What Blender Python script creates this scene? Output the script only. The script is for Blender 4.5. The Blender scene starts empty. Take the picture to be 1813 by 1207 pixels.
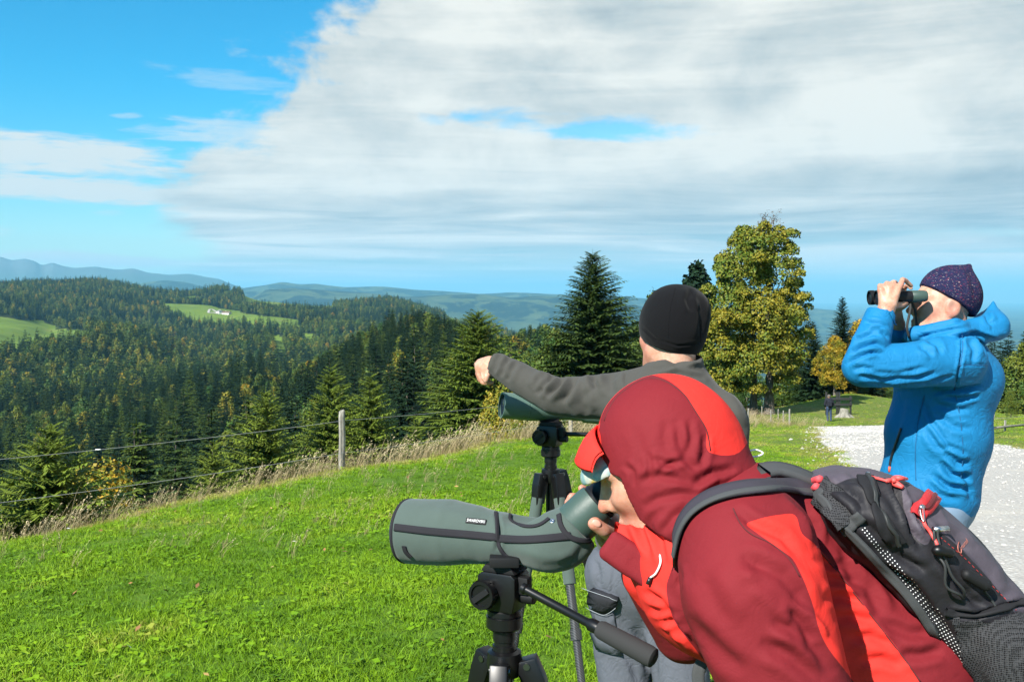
import bpy, bmesh, math, random
import numpy as np
from mathutils import Vector, Matrix
from mathutils.bvhtree import BVHTree

random.seed(7)
RNG = np.random.default_rng(7)
scene = bpy.context.scene
COL = scene.collection
R = math.radians

# ------------------------------------------------------------------ camera
FOC = 1763.0                       # focal length in photograph pixels (35 mm on 36 mm)
CX, HY = 906.5, 525.0              # picture centre column and row of the eye-level horizon
EYE = 1.66
cam_data = bpy.data.cameras.new('camera')
cam_data.lens = 35.0
cam_data.sensor_width = 36.0
cam_data.shift_y = -(603.5 - HY) / 1813.0
cam_data.clip_start = 0.05
cam_data.clip_end = 120000.0
cam = bpy.data.objects.new('camera', cam_data)
cam.location = (0, 0, EYE)
cam.rotation_euler = (R(90), 0, 0)
COL.objects.link(cam)
scene.camera = cam


def P(px, py, Y):
    """world point seen at photograph pixel (px, py) at depth Y in metres"""
    return Vector(((px - CX) / FOC * Y, Y, EYE - (py - HY) / FOC * Y))


# ------------------------------------------------------------------ exposure
scene.view_settings.view_transform = 'Standard'
scene.view_settings.look = 'None'
scene.view_settings.gamma = 1.0
scene.view_settings.use_curve_mapping = False
scene.view_settings.exposure = 1.05
scene.cycles.use_denoising = True
scene.cycles.adaptive_threshold = 0.02
scene.cycles.volume_bounces = 0
scene.cycles.max_bounces = 5
scene.cycles.transparent_max_bounces = 16
scene.cycles.caustics_reflective = False
scene.cycles.caustics_refractive = False
scene.cycles.sample_clamp_indirect = 6.0

# ------------------------------------------------------------------ sun
SUN_EL, SUN_AZ = R(39), R(-142)     # azimuth of the sun measured from +Y towards +X (behind the camera, on the left)
sun_dir = Vector((math.sin(SUN_AZ) * math.cos(SUN_EL), math.cos(SUN_AZ) * math.cos(SUN_EL), math.sin(SUN_EL)))
sd = bpy.data.lights.new('sun', 'SUN')
sd.energy = 5.0
sd.angle = R(0.53)
sd.color = (1.0, 0.95, 0.87)
sun = bpy.data.objects.new('sun', sd)
sun.rotation_euler = sun_dir.to_track_quat('Z', 'Y').to_euler()
sun.location = sun_dir * 50
COL.objects.link(sun)


# ------------------------------------------------------------------ node helper
class NT:
    def __init__(s, tree):
        s.t = tree
        s.n = tree.nodes
        s.l = tree.links

    def new(s, typ, **kw):
        nd = s.n.new(typ)
        for k, v in kw.items():
            setattr(nd, k, v)
        return nd

    def put(s, sock, v):
        if isinstance(v, bpy.types.NodeSocket):
            s.l.new(v, sock)
        elif v is not None:
            if hasattr(sock, 'default_value') and hasattr(sock.default_value, '__len__') and not isinstance(v, (tuple, list)):
                v = (v,) * len(sock.default_value)
            if hasattr(sock, 'default_value') and hasattr(sock.default_value, '__len__') and len(sock.default_value) == 4 and len(v) == 3:
                v = tuple(v) + (1.0,)
            sock.default_value = v

    def math(s, op, a, b=None, c=None, clamp=False):
        nd = s.new('ShaderNodeMath', operation=op, use_clamp=clamp)
        for i, v in enumerate((a, b, c)):
            if v is not None:
                s.put(nd.inputs[i], v)
        return nd.outputs[0]

    def vmath(s, op, a, b=None, c=None):
        nd = s.new('ShaderNodeVectorMath', operation=op)
        s.put(nd.inputs[0], a)
        if b is not None:
            s.put(nd.inputs['Scale'] if op == 'SCALE' else nd.inputs[1], b)
        if c is not None:
            s.put(nd.inputs[2], c)
        return nd.outputs['Value'] if op in ('DOT_PRODUCT', 'LENGTH', 'DISTANCE') else nd.outputs[0]

    def smooth(s, x, lo, hi, a=0.0, b=1.0):
        nd = s.new('ShaderNodeMapRange', interpolation_type='SMOOTHSTEP')
        for i, v in enumerate((x, lo, hi, a, b)):
            s.put(nd.inputs[i], v)
        return nd.outputs[0]

    def lin(s, x, lo, hi, a=0.0, b=1.0):
        nd = s.new('ShaderNodeMapRange')
        for i, v in enumerate((x, lo, hi, a, b)):
            s.put(nd.inputs[i], v)
        return nd.outputs[0]

    def mix(s, f, a, b, blend='MIX'):
        nd = s.new('ShaderNodeMix', data_type='RGBA', blend_type=blend)
        s.put(nd.inputs['Factor'], f)
        s.put(nd.inputs[6], a)
        s.put(nd.inputs[7], b)
        return nd.outputs[2]

    def noise(s, vec, scale, detail=3.0, rough=0.55, dist=0.0, color=False):
        nd = s.new('ShaderNodeTexNoise')
        if vec is not None:
            s.put(nd.inputs['Vector'], vec)
        s.put(nd.inputs['Scale'], scale)
        s.put(nd.inputs['Detail'], detail)
        s.put(nd.inputs['Roughness'], rough)
        s.put(nd.inputs['Distortion'], dist)
        return nd.outputs['Color' if color else 'Fac']

    def voronoi(s, vec, scale, feature='F1', out='Distance', rnd=1.0):
        nd = s.new('ShaderNodeTexVoronoi', feature=feature)
        if vec is not None:
            s.put(nd.inputs['Vector'], vec)
        s.put(nd.inputs['Scale'], scale)
        s.put(nd.inputs['Randomness'], rnd)
        return nd.outputs[out]

    def ramp(s, f, stops, interp='LINEAR'):
        nd = s.new('ShaderNodeValToRGB')
        cr = nd.color_ramp
        cr.interpolation = interp
        while len(cr.elements) < len(stops):
            cr.elements.new(0.5)
        for e, (p, c) in zip(cr.elements, stops):
            e.position = p
            e.color = (c[0], c[1], c[2], 1) if len(c) == 3 else c
        s.put(nd.inputs[0], f)
        return nd.outputs[0]

    def sep(s, v):
        nd = s.new('ShaderNodeSeparateXYZ')
        s.put(nd.inputs[0], v)
        return nd.outputs

    def comb(s, x, y, z):
        nd = s.new('ShaderNodeCombineXYZ')
        for i, v in enumerate((x, y, z)):
            s.put(nd.inputs[i], v)
        return nd.outputs[0]

    def attr(s, name, out='Fac', typ='GEOMETRY'):
        nd = s.new('ShaderNodeAttribute', attribute_name=name, attribute_type=typ)
        return nd.outputs[out]

    def coord(s, out='Object'):
        return s.new('ShaderNodeTexCoord').outputs[out]

    def bump(s, h, strength=0.3, dist=0.01, normal=None):
        nd = s.new('ShaderNodeBump')
        s.put(nd.inputs['Strength'], strength)
        s.put(nd.inputs['Distance'], dist)
        s.put(nd.inputs['Height'], h)
        if normal is not None:
            s.put(nd.inputs['Normal'], normal)
        return nd.outputs[0]


# ------------------------------------------------------------------ sky
world = bpy.data.worlds.new('World')
scene.world = world
world.use_nodes = True
w = NT(world.node_tree)
w.n.clear()
sky = w.new('ShaderNodeTexSky', sky_type='NISHITA', sun_disc=False)
sky.sun_elevation = SUN_EL
sky.sun_rotation = SUN_AZ
sky.altitude = 1000
sky.air_density = 1.0
sky.dust_density = 0.4
sky.ozone_density = 2.0
hs = w.new('ShaderNodeHueSaturation')
hs.inputs['Saturation'].default_value = 1.28
hs.inputs['Hue'].default_value = 0.477
hs.inputs['Value'].default_value = 1.0
w.l.new(sky.outputs[0], hs.inputs['Color'])
d = w.coord('Generated')
dx, dy, dz = w.sep(d)
blue = w.mix(1.0, hs.outputs[0], w.mix(w.smooth(dz, 0.02, 0.22), (0.80, 0.90, 0.86), (0.24, 0.94, 1.14)), 'MULTIPLY')
zz = w.math('MAXIMUM', dz, 0.0)
zp = w.math('POWER', zz, 0.62)
flat = w.comb(w.math('MULTIPLY', dx, 1.0), w.math('MULTIPLY', dy, 1.0), w.math('MULTIPLY', zp, 2.6))
# broad deck to the right of an oblique front
front = w.vmath('DOT_PRODUCT', d, (1.0, 0.375, -0.46))
n_edge = w.noise(flat, 3.6, 4.0, 0.56, 0.25)
n_edge2 = w.noise(flat, 11.0, 4.0, 0.62, 0.3)
n_puff = w.noise(w.vmath('MULTIPLY', d, (1.0, 1.0, 1.6)), 6.5, 6.0, 0.60, 0.25)
high = w.smooth(zz, 0.04, 0.14)
edge = w.math('ADD', front, w.math('MULTIPLY', w.math('SUBTRACT', n_edge, 0.5), 0.30))
edge = w.math('ADD', edge, w.math('MULTIPLY', w.math('MULTIPLY', w.math('SUBTRACT', n_puff, 0.5), 0.42), high))
edge = w.math('ADD', edge, w.math('MULTIPLY', w.math('SUBTRACT', n_edge2, 0.5), 0.12))
deck = w.smooth(edge, -0.010, 0.060)
# thin places in the deck
streak = w.comb(w.math('MULTIPLY', dx, 1.0), w.math('MULTIPLY', dy, 1.0), w.math('MULTIPLY', zp, 6.5))
n_thin = w.noise(streak, 2.4, 2.0, 0.55, 0.35)
thin = w.smooth(n_thin, 0.62, 0.76)
gx = w.math('DIVIDE', w.math('SUBTRACT', dx, 0.055), 0.125)
gz = w.math('DIVIDE', w.math('ADD', w.math('SUBTRACT', dz, 0.172), w.math('MULTIPLY', dx, 0.06)), 0.016)
gap = w.math('SUBTRACT', 1.0, w.math('ADD', w.math('MULTIPLY', gx, gx), w.math('MULTIPLY', gz, gz)))
gap = w.smooth(w.math('ADD', gap, w.math('MULTIPLY', w.math('SUBTRACT', n_edge2, 0.5), 3.6)), 0.0, 1.1)
hole = w.math('MAXIMUM', w.math('MULTIPLY', thin, 0.55), w.math('MULTIPLY', gap, 0.78))
deck = w.math('MULTIPLY', deck, w.math('SUBTRACT', 1.0, hole))
# rows of stratocumulus seen edge-on
n_row = w.noise(w.comb(w.math('MULTIPLY', dx, 3.6), w.math('MULTIPLY', dy, 3.6), w.math('MULTIPLY', zp, 34.0)), 1.0, 5.0, 0.60, 0.7)
n_big = w.noise(flat, 2.2, 2.0, 0.5, 0.2)
low = w.smooth(zz, 0.125, 0.025)
low2 = w.smooth(zz, 0.085, 0.01)
deck = w.math('MULTIPLY', deck, w.math('SUBTRACT', 1.0, w.math('MULTIPLY', w.math('MULTIPLY', low2, w.smooth(n_row, 0.54, 0.38)), 0.30)))
shade = w.math('ADD', w.math('MULTIPLY', n_row, w.math('ADD', 0.30, w.math('MULTIPLY', low, 0.95))), w.math('ADD', w.math('MULTIPLY', n_big, 0.55), w.math('MULTIPLY', w.math('MULTIPLY', n_puff, high), 0.62)))
shade = w.math('ADD', shade, w.math('MULTIPLY', w.math('SUBTRACT', 1.0, high), -0.13))
cl_col = w.ramp(w.lin(shade, 0.55, 0.84), [(0.0, (2.55, 3.05, 3.3)), (0.36, (3.65, 4.05, 4.1)), (0.68, (4.7, 4.9, 4.75)), (1.0, (5.8, 5.85, 5.5))])
# high thin streaks left of the front
n_ci = w.noise(w.comb(w.math('MULTIPLY', dx, 9.0), w.math('MULTIPLY', dy, 3.0), w.math('MULTIPLY', dz, 75.0)), 1.0, 4.0, 0.66, 0.4)
n_ci2 = w.noise(w.comb(w.math('MULTIPLY', dx, 40.0), w.math('MULTIPLY', dy, 10.0), w.math('MULTIPLY', dz, 190.0)), 1.0, 2.0, 0.6, 0.2)
n_c = w.math('ADD', w.math('MULTIPLY', n_ci, 0.72), w.math('MULTIPLY', n_ci2, 0.28))
wisp = None
for (cx_, cy_, rx_, ry_, slope, gain) in ((40, 270, 360, 44, 0.07, 1.1), (110, 335, 390, 30, 0.05, 1.2), (405, 232, 165, 29, 0.0, 0.62),
                                          (410, 143, 150, 22, 0.16, 0.30), (595, 177, 75, 15, 0.0, 0.65), (-20, 412, 70, 14, 0, .55),
                                          (130, 458, 230, 16, 0.05, 0.95), (225, 205, 30, 6, 0, .4), (195, 377, 40, 6, 0, .4)):
    ex, ez = (cx_ - CX) / FOC, (HY - cy_) / FOC
    yy = w.math('MAXIMUM', dy, 0.05)
    ax = w.math('SUBTRACT', w.math('DIVIDE', dx, yy), ex)
    az = w.math('SUBTRACT', w.math('DIVIDE', dz, yy), ez)
    az = w.math('ADD', az, w.math('MULTIPLY', ax, slope))
    ax = w.math('DIVIDE', ax, rx_ / FOC)
    az = w.math('DIVIDE', az, ry_ / FOC)
    r2 = w.math('ADD', w.math('MULTIPLY', ax, ax), w.math('MULTIPLY', az, az))
    m = w.smooth(w.math('ADD', w.math('SUBTRACT', 1.0, r2), w.math('MULTIPLY', w.math('SUBTRACT', n_c, 0.5), 2.8 if rx_ > 200 else 5.2)), 0.0, 0.9 if rx_ > 200 else 1.3, 0.0, gain)
    wisp = m if wisp is None else w.math('MAXIMUM', wisp, m)
wisp = w.math('MULTIPLY', wisp, w.smooth(dy, 0.05, 0.3))
col = w.mix(wisp, blue, (4.9, 5.3, 5.3))
col = w.mix(deck, col, cl_col)
bg = w.new('ShaderNodeBackground')
w.l.new(col, bg.inputs['Color'])
bg.inputs['Strength'].default_value = 0.078
wo = w.new('ShaderNodeOutputWorld')
w.l.new(bg.outputs[0], wo.inputs['Surface'])
world.cycles.sampling_method = 'MANUAL'
world.cycles.sample_map_resolution = 512


# ------------------------------------------------------------------ material helpers
MATS = {}


def material(name, color=(0.5, 0.5, 0.5), rough=0.6, metal=0.0, spec=0.5, fn=None, **kw):
    if name in MATS:
        return MATS[name]
    m = bpy.data.materials.new(name)
    m.use_nodes = True
    nt = NT(m.node_tree)
    b = nt.n['Principled BSDF']
    nt.put(b.inputs['Base Color'], color)
    b.inputs['Roughness'].default_value = rough
    b.inputs['Metallic'].default_value = metal
    b.inputs['Specular IOR Level'].default_value = spec
    for k, v in kw.items():
        b.inputs[k].default_value = v
    if fn:
        fn(nt, b)
    MATS[name] = m
    return m


def link(o, parent=None):
    COL.objects.link(o)
    if parent is not None:
        o.parent = parent
    return o


def tag(o, label=None, cat=None, group=None, kind=None):
    if label:
        o['label'] = label
    if cat:
        o['category'] = cat
    if group:
        o['group'] = group
    if kind:
        o['kind'] = kind
    return o


def thing(name, label, cat, group=None, loc=(0, 0, 0)):
    o = bpy.data.objects.new(name, None)
    o.empty_display_size = 0.1
    o.location = loc
    COL.objects.link(o)
    return tag(o, label, cat, group)


def mesh_np(name, v, faces=None, quads=None, tris=None):
    """mesh from numpy arrays; quads (n,4) and/or tris (m,3)"""
    me = bpy.data.meshes.new(name)
    v = np.asarray(v, dtype=np.float32)
    q = np.zeros((0, 4), np.int32) if quads is None else np.asarray(quads, np.int32)
    t = np.zeros((0, 3), np.int32) if tris is None else np.asarray(tris, np.int32)
    me.vertices.add(len(v))
    me.vertices.foreach_set('co', v.ravel())
    nl = q.size + t.size
    me.loops.add(nl)
    me.loops.foreach_set('vertex_index', np.concatenate([q.ravel(), t.ravel()]).astype(np.int32))
    nf = len(q) + len(t)
    me.polygons.add(nf)
    starts = np.concatenate([np.arange(len(q)) * 4, q.size + np.arange(len(t)) * 3]).astype(np.int32)
    me.polygons.foreach_set('loop_start', starts)
    me.update(calc_edges=True)
    me.validate()
    return me


def smooth_me(me):
    me.polygons.foreach_set('use_smooth', np.ones(len(me.polygons), bool))
    return me


def set_attr(me, name, vals):
    a = me.attributes.new(name, 'FLOAT', 'POINT')
    a.data.foreach_set('value', np.asarray(vals, np.float32))


def obj(name, me, mat=None, parent=None, loc=None):
    o = bpy.data.objects.new(name, me)
    if mat is not None:
        for mm in (mat if isinstance(mat, (list, tuple)) else [mat]):
            me.materials.append(mm)
    if loc is not None:
        o.location = loc
    return link(o, parent)


# ------------------------------------------------------------------ numpy noise
def _hash(ix, iy, iz, seed):
    h = (ix.astype(np.int64) * 374761393 + iy.astype(np.int64) * 668265263 + iz.astype(np.int64) * 2147483647 + seed * 974634777) & 0xffffffff
    h = ((h ^ (h >> 13)) * 1274126177) & 0xffffffff
    h = (h ^ (h >> 16)) & 0xffff
    return h.astype(np.float32) / 65535.0


def vnoise(p, scale=1.0, seed=0, octaves=3, gain=0.5):
    """value noise in -1..1 at points (n,2) or (n,3)"""
    p = np.asarray(p, np.float64) * scale
    if p.shape[1] == 2:
        p = np.concatenate([p, np.zeros((len(p), 1))], 1)
    out = np.zeros(len(p))
    amp, tot = 1.0, 0.0
    for o in range(octaves):
        i = np.floor(p).astype(np.int64)
        f = p - i
        f = f * f * (3 - 2 * f)
        r = 0
        for a in (0, 1):
            for b in (0, 1):
                for c in (0, 1):
                    wgt = (f[:, 0] if a else 1 - f[:, 0]) * (f[:, 1] if b else 1 - f[:, 1]) * (f[:, 2] if c else 1 - f[:, 2])
                    r = r + wgt * _hash(i[:, 0] + a, i[:, 1] + b, i[:, 2] + c, seed + o * 17)
        out += amp * (r * 2 - 1)
        tot += amp
        amp *= gain
        p = p * 2.03 + 11.7
    return out / tot


def in_poly(x, y, poly):
    inside = np.zeros(len(x), bool)
    n = len(poly)
    j = n - 1
    for i in range(n):
        xi, yi = poly[i]
        xj, yj = poly[j]
        c = ((yi > y) != (yj > y)) & (x < (xj - xi) * (y - yi) / (yj - yi + 1e-12) + xi)
        inside ^= c
        j = i
    return inside


def seg_dist(x, y, pts, closed=False):
    """distance in the plane to a polyline, and the fraction along it"""
    best = np.full(len(x), 1e9)
    frac = np.zeros(len(x))
    pts = [tuple(map(float, q)) for q in pts]
    if closed:
        pts = pts + [pts[0]]
    L = [math.hypot(b[0] - a[0], b[1] - a[1]) for a, b in zip(pts, pts[1:])]
    T = sum(L) + 1e-9
    acc = 0.0
    for (a, b, l) in zip(pts, pts[1:], L):
        ex, ey = b[0] - a[0], b[1] - a[1]
        t = np.clip(((x - a[0]) * ex + (y - a[1]) * ey) / (l * l + 1e-12), 0, 1)
        dd = np.hypot(x - a[0] - t * ex, y - a[1] - t * ey)
        m = dd < best
        best[m] = dd[m]
        frac[m] = ((acc + t * l) / T)[m]
        acc += l
    return best, frac
# ================================================================== terrain
_cols = [-700, -400, 0, 150, 300, 450, 600, 700, 780, 880, 1000, 1080, 1300, 1500, 1813, 2300, 2700]
_rows = {
    2:    [-.10, -.08, -.06, -.05, -.04, -.03, -.02, -.02, -.02, -.02, -.02, -.02, -.02, -.03, -.05, -.08, -.10],
    5:    [-.40, -.32, -.24, -.20, -.17, -.14, -.12, -.11, -.10, -.10, -.10, -.10, -.10, -.12, -.15, -.20, -.25],
    8:    [-1.2, -.75, -.50, -.45, -.40, -.36, -.32, -.28, -.26, -.25, -.25, -.25, -.30, -.36, -.42, -.50, -.50],
    10:   [-3.0, -1.7, -.76, -.66, -.58, -.50, -.45, -.41, -.39, -.38, -.38, -.39, -.48, -.60, -.70, -.80, -.80],
    12:   [-4.6, -3.2, -1.7, -1.1, -.78, -.64, -.56, -.51, -.50, -.50, -.50, -.52, -.70, -.85, -.90, -1.0, -1.0],
    14:   [-6.0, -4.6, -3.1, -2.4, -1.7, -1.0, -.72, -.64, -.62, -.61, -.62, -.66, -.92, -1.1, -1.1, -1.2, -1.2],
    18:   [-9.0, -7.4, -5.8, -5.0, -4.0, -3.0, -2.2, -1.6, -1.15, -.86, -.85, -.95, -1.4, -1.5, -1.5, -1.5, -1.5],
    25:   [-13, -11, -9.4, -8.6, -7.6, -6.4, -5.2, -4.4, -3.6, -2.5, -1.75, -1.75, -2.2, -2.2, -2.2, -2.2, -2.2],
    40:   [-21, -18, -16.5, -15.5, -14.5, -13, -11.5, -10.3, -9.2, -7.6, -6.2, -5.0, -3.8, -3.8, -3.6, -3.5, -3.5],
    65:   [-31, -28, -26, -25, -24, -22.5, -20.5, -18.8, -17, -14.8, -12.8, -11, -6.6, -6.5, -6.2, -6.0, -6.0],
    80:   [-36, -34, -32, -31, -29.5, -27.5, -25.2, -23, -21, -18.8, -16.6, -15, -7.6, -7.2, -8.0, -8.0, -8.0],
    90:   [-39, -37, -35, -34, -32, -30, -27.5, -25, -23, -20.8, -18.4, -17, -9.0, -6.9, -9.0, -9.0, -9.0],
    100:  [-42, -40, -38, -37, -35, -32.5, -29.5, -27, -25, -22.4, -20, -19, -12, -7.8, -11, -10, -10],
    150:  [-58, -55, -52, -50, -46, -41, -36, -32, -29.5, -27, -26, -27, -32, -28, -24, -22, -22],
    250:  [-72, -68, -62, -58, -52, -45, -37, -32, -29, -28, -28, -31, -48, -55, -30, -26, -24],
    350:  [-80, -76, -70, -64, -57, -48, -38, -31, -28, -28, -30, -34, -62, -88, -40, -34, -30],
    480:  [-84, -80, -76, -70, -63, -52, -37, -27, -26, -31, -33, -36, -84, -110, -60, -50, -44],
    600:  [-85, -82, -78, -74, -68, -60, -48, -40, -38, -42, -44, -50, -110, -130, -90, -80, -70],
    800:  [-84, -80, -76, -75, -74, -70, -64, -60, -58, -64, -70, -84, -150, -180, -140, -120, -110],
    1000: [-74, -68, -63, -66, -72, -74, -74, -72, -74, -86, -100, -120, -190, -220, -190, -170, -160],
    1300: [-62, -56, -50, -57, -70, -72, -68, -68, -76, -100, -125, -150, -230, -260, -240, -220, -210],
    1600: [-44, -40, -35, -47, -62, -58, -60, -60, -70, -105, -140, -170, -260, -300, -280, -270, -260],
    2000: [-18, -16, -14, -23, -32, -39, -48, -48, -55, -100, -150, -190, -290, -330, -320, -310, -300],
    2400: [12, 14, 16, 13, -8, -19, -30, -31, -45, -85, -150, -200, -310, -350, -350, -340, -330],
    2800: [34, 36, 36, 38, 12, -3, -22, -12, -48, -84, -170, -220, -330, -370, -370, -370, -360],
    3300: [-40, -40, -40, -45, -70, -80, -110, -130, -160, -200, -260, -300, -380, -400, -400, -400, -400],
    4200: [-425] * 17,
}
_gu = np.linspace(-700, 2700, 341)
_yk = np.array(sorted(_rows))
_gl = np.linspace(math.log(2), math.log(4200), 420)
_tab = np.array([np.interp(_gu, _cols, _rows[k]) for k in _yk])
_tab = np.array([np.interp(_gl, np.log(_yk), _tab[:, i]) for i in range(len(_gu))]).T      # rows: log distance


def _blur(a, k, axis):
    ker = np.exp(-np.linspace(-2, 2, 2 * k + 1) ** 2)
    ker /= ker.sum()
    pad = [(0, 0), (0, 0)]
    pad[axis] = (k, k)
    b = np.pad(a, pad, mode='edge')
    return np.apply_along_axis(lambda r: np.convolve(r, ker, 'valid'), axis, b)


_tab = _blur(_blur(_tab, 6, 0), 5, 1)
# a wooded knob and two lower knobs along the far ridge
_U, _L = np.meshgrid(_gu, _gl)
_D = np.exp(_L)
for (ku, kd, ru, rd, kh) in ((402, 2750, 40, 260, 26), (615, 2700, 42, 300, 10), (690, 2650, 48, 300, 13), (180, 2750, 60, 260, 9), (60, 2700, 50, 260, 7)):
    _tab += kh * np.exp(-((_U - ku) / ru) ** 2 - ((_D - kd) / rd) ** 2)


def ground_z(x, y):
    x = np.asarray(x, float)
    y = np.asarray(y, float)
    ys = np.clip(y, 2.0, 4199)
    u = np.clip(CX + x / np.maximum(ys, 3.0) * FOC, -699, 2699)
    l = np.log(ys)
    fi = (u + 700) / 10.0
    fj = (l - _gl[0]) / (_gl[1] - _gl[0])
    i = np.clip(fi.astype(int), 0, len(_gu) - 2)
    j = np.clip(fj.astype(int), 0, len(_gl) - 2)
    a, b = fi - i, fj - j
    z = _tab[j, i] * (1 - a) * (1 - b) + _tab[j, i + 1] * a * (1 - b) + _tab[j + 1, i] * (1 - a) * b + _tab[j + 1, i + 1] * a * b
    p = np.stack([x, y], -1).reshape(-1, 2)
    n = vnoise(p, 0.45, 3, 2).reshape(x.shape) * 0.022 * np.clip(y / 8, 0, 1)
    n2 = (vnoise(p, 0.0045, 5, 3).reshape(x.shape) * 17.0 - 4.0 + vnoise(p, 0.02, 15, 2).reshape(x.shape) * 4.0) * np.clip((y - 220) / 600, 0, 1) * np.clip((3100 - y) / 600, .25, 1)
    pg = np.stack([x * .0062 + y * .0016, y * .0017], -1).reshape(-1, 2)
    n2 = n2 + (np.abs(vnoise(pg, 1.0, 25, 2)).reshape(x.shape) * 46.0 - 12.0) * np.clip((y - 650) / 500, 0, 1) * np.clip((2450 - y) / 500, 0, 1)
    return z + n + n2


def gz(x, y):
    return float(ground_z(np.array([x]), np.array([y]))[0])


def pix(x, y, z):
    return CX + x / y * FOC, HY - (z - EYE) / y * FOC


CLEAR = [
    [(-300, 555), (0, 558), (45, 568), (75, 566), (100, 580), (150, 586), (168, 600), (120, 618), (62, 634), (30, 640), (-300, 630)],
    [(285, 539), (330, 537), (372, 540), (400, 548), (470, 560), (530, 566), (528, 584), (440, 580), (350, 574), (300, 556)],
    [(428, 519), (500, 527), (590, 531), (590, 552), (500, 550), (436, 542)],
    [(528, 590), (556, 590), (570, 612), (545, 622)],
    [(478, 592), (500, 595), (512, 640), (488, 636)],
    [(318, 526), (350, 524), (372, 533), (340, 536)], [(236, 526), (275, 524), (278, 531), (240, 532)],
    [(392, 521), (424, 503), (430, 507), (402, 524)], [(345, 512), (372, 502), (385, 508), (360, 520)],
    [(775, 550), (850, 550), (855, 577), (800, 575)], [(190, 611), (225, 617), (250, 635), (235, 637), (200, 622)],
    [(110, 628), (140, 622), (140, 632), (118, 640)], [(645, 542), (665, 543), (662, 551), (645, 550)],
    [(55, 690), (130, 690), (128, 704), (60, 702)], [(80, 722), (132, 720), (128, 736), (84, 738)],
]


def clearing(x, y, z):
    u, v = pix(x, y, z)
    m = np.zeros(len(x), bool)
    wob = vnoise(np.stack([x, y], 1), 0.02, 9, 2) * 2.5
    for k, poly in enumerate(CLEAR):
        lim = (y > 1050) if k < len(CLEAR) - 2 else (y > 600)
        m |= in_poly(u + wob, v + wob, poly) & lim
    return m


# path edges on the ground (x, y)
PATH_L = [(1.9, -12), (2.05, 0), (2.6, 6), (3.8, 11), (6.05, 18), (8.1, 25), (9.7, 31), (13, 42), (16.3, 53), (17.4, 57)]
PATH_R = [(8.0, -12), (8.2, 0), (9, 8), (11, 16), (13.4, 26), (14.7, 31), (17, 39), (20.5, 52), (23.5, 57)]


def path_x(y, side):
    e = PATH_L if side == 'L' else PATH_R
    return np.interp(y, [q[1] for q in e], [q[0] for q in e])


def on_path(x, y, m=0.0):
    return (x > path_x(y, 'L') - m) & (x < path_x(y, 'R') + m) & (y < 57.5)


# fence line near the camera
FENCE = [(-8.2, 7.4), (-5.35, 10.4), (-2.39, 14.0), (1.20, 20.3), (6.2, 33.0)]


def beyond_fence(x, y):
    """signed distance in metres beyond the fence line (positive on the valley side)"""
    dd, _ = seg_dist(x, y, FENCE)
    xf = np.interp(y, [q[1] for q in FENCE], [q[0] for q in FENCE])
    return np.where(x < xf, dd, -dd)


# ---- meadow
def m_meadow(nt, b):
    co = nt.coord('Object')
    n1 = nt.noise(co, 0.5, 4, 0.6)
    n2 = nt.noise(co, 7.0, 4, 0.65)
    n3 = nt.noise(co, 45.0, 3, 0.6)
    g = nt.ramp(n2, [(0.25, (0.040, 0.085, 0.006)), (0.5, (0.075, 0.150, 0.010)), (0.72, (0.120, 0.185, 0.020))])
    dryc = nt.ramp(n3, [(0.3, (0.13, 0.12, 0.035)), (0.7, (0.26, 0.22, 0.09))])
    dry = nt.attr('dry')
    f = nt.smooth(nt.math('ADD', dry, nt.math('MULTIPLY', nt.math('SUBTRACT', n2, 0.5), 1.2)), 0.25, 0.9)
    c = nt.mix(f, g, dryc)
    soil = nt.smooth(nt.math('ADD', n1, nt.math('MULTIPLY', n2, 0.5)), 0.93, 0.99)
    c = nt.mix(soil, c, (0.075, 0.048, 0.03))
    c = nt.mix(nt.smooth(n3, 0.35, 0.2), c, (0.03, 0.045, 0.008))
    nt.put(b.inputs['Base Color'], c)
    nt.put(b.inputs['Normal'], nt.bump(nt.math('ADD', n3, n2), 0.6, 0.03))


M_meadow = material('meadow_grass', rough=0.9, spec=0.15, fn=m_meadow)


def grid_mesh(name, xs, ys, zf):
    X, Y = np.meshgrid(xs, ys)
    Z = zf(X, Y)
    v = np.stack([X, Y, Z], -1).reshape(-1, 3)
    nx, ny = len(xs), len(ys)
    i = np.arange((ny - 1) * (nx - 1))
    r, c = i // (nx - 1), i % (nx - 1)
    a = r * nx + c
    q = np.stack([a, a + 1, a + nx + 1, a + nx], 1)
    me = mesh_np(name, v, quads=q)
    return smooth_me(me), v


xs = np.concatenate([np.arange(-45, -12, 1.0), np.arange(-12, 14, 0.25), np.arange(14, 62, 1.0)])
ys = np.concatenate([np.arange(-15, 2, 0.8), np.arange(2, 22, 0.25), np.arange(22, 112, 1.0)])
me, v = grid_mesh('meadow', xs, ys, ground_z)
bf = beyond_fence(v[:, 0], v[:, 1])
dry = np.clip(1 - np.abs(bf + 0.15) / 1.3, 0, 1) * (v[:, 1] < 40)
dry = np.maximum(dry, np.clip((bf - 0.2) / 3, 0, .55))
pd = np.minimum(np.abs(v[:, 0] - path_x(v[:, 1], 'L')), np.abs(v[:, 0] - path_x(v[:, 1], 'R')))
dry = np.maximum(dry, np.clip(1 - pd / 2.6, 0, 1) * 0.75)
dry = np.maximum(dry, np.clip((v[:, 1] - 16) / 30, 0, 0.48) * (v[:, 0] > 2))
dry += 0.5 * np.clip(1 - np.hypot((v[:, 0] + 3.5) / 2.2, (v[:, 1] - 9.6) / 1.2), 0, 1)
set_attr(me, 'dry', dry)
o = obj('meadow', me, M_meadow)
tag(o, kind='structure')

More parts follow.
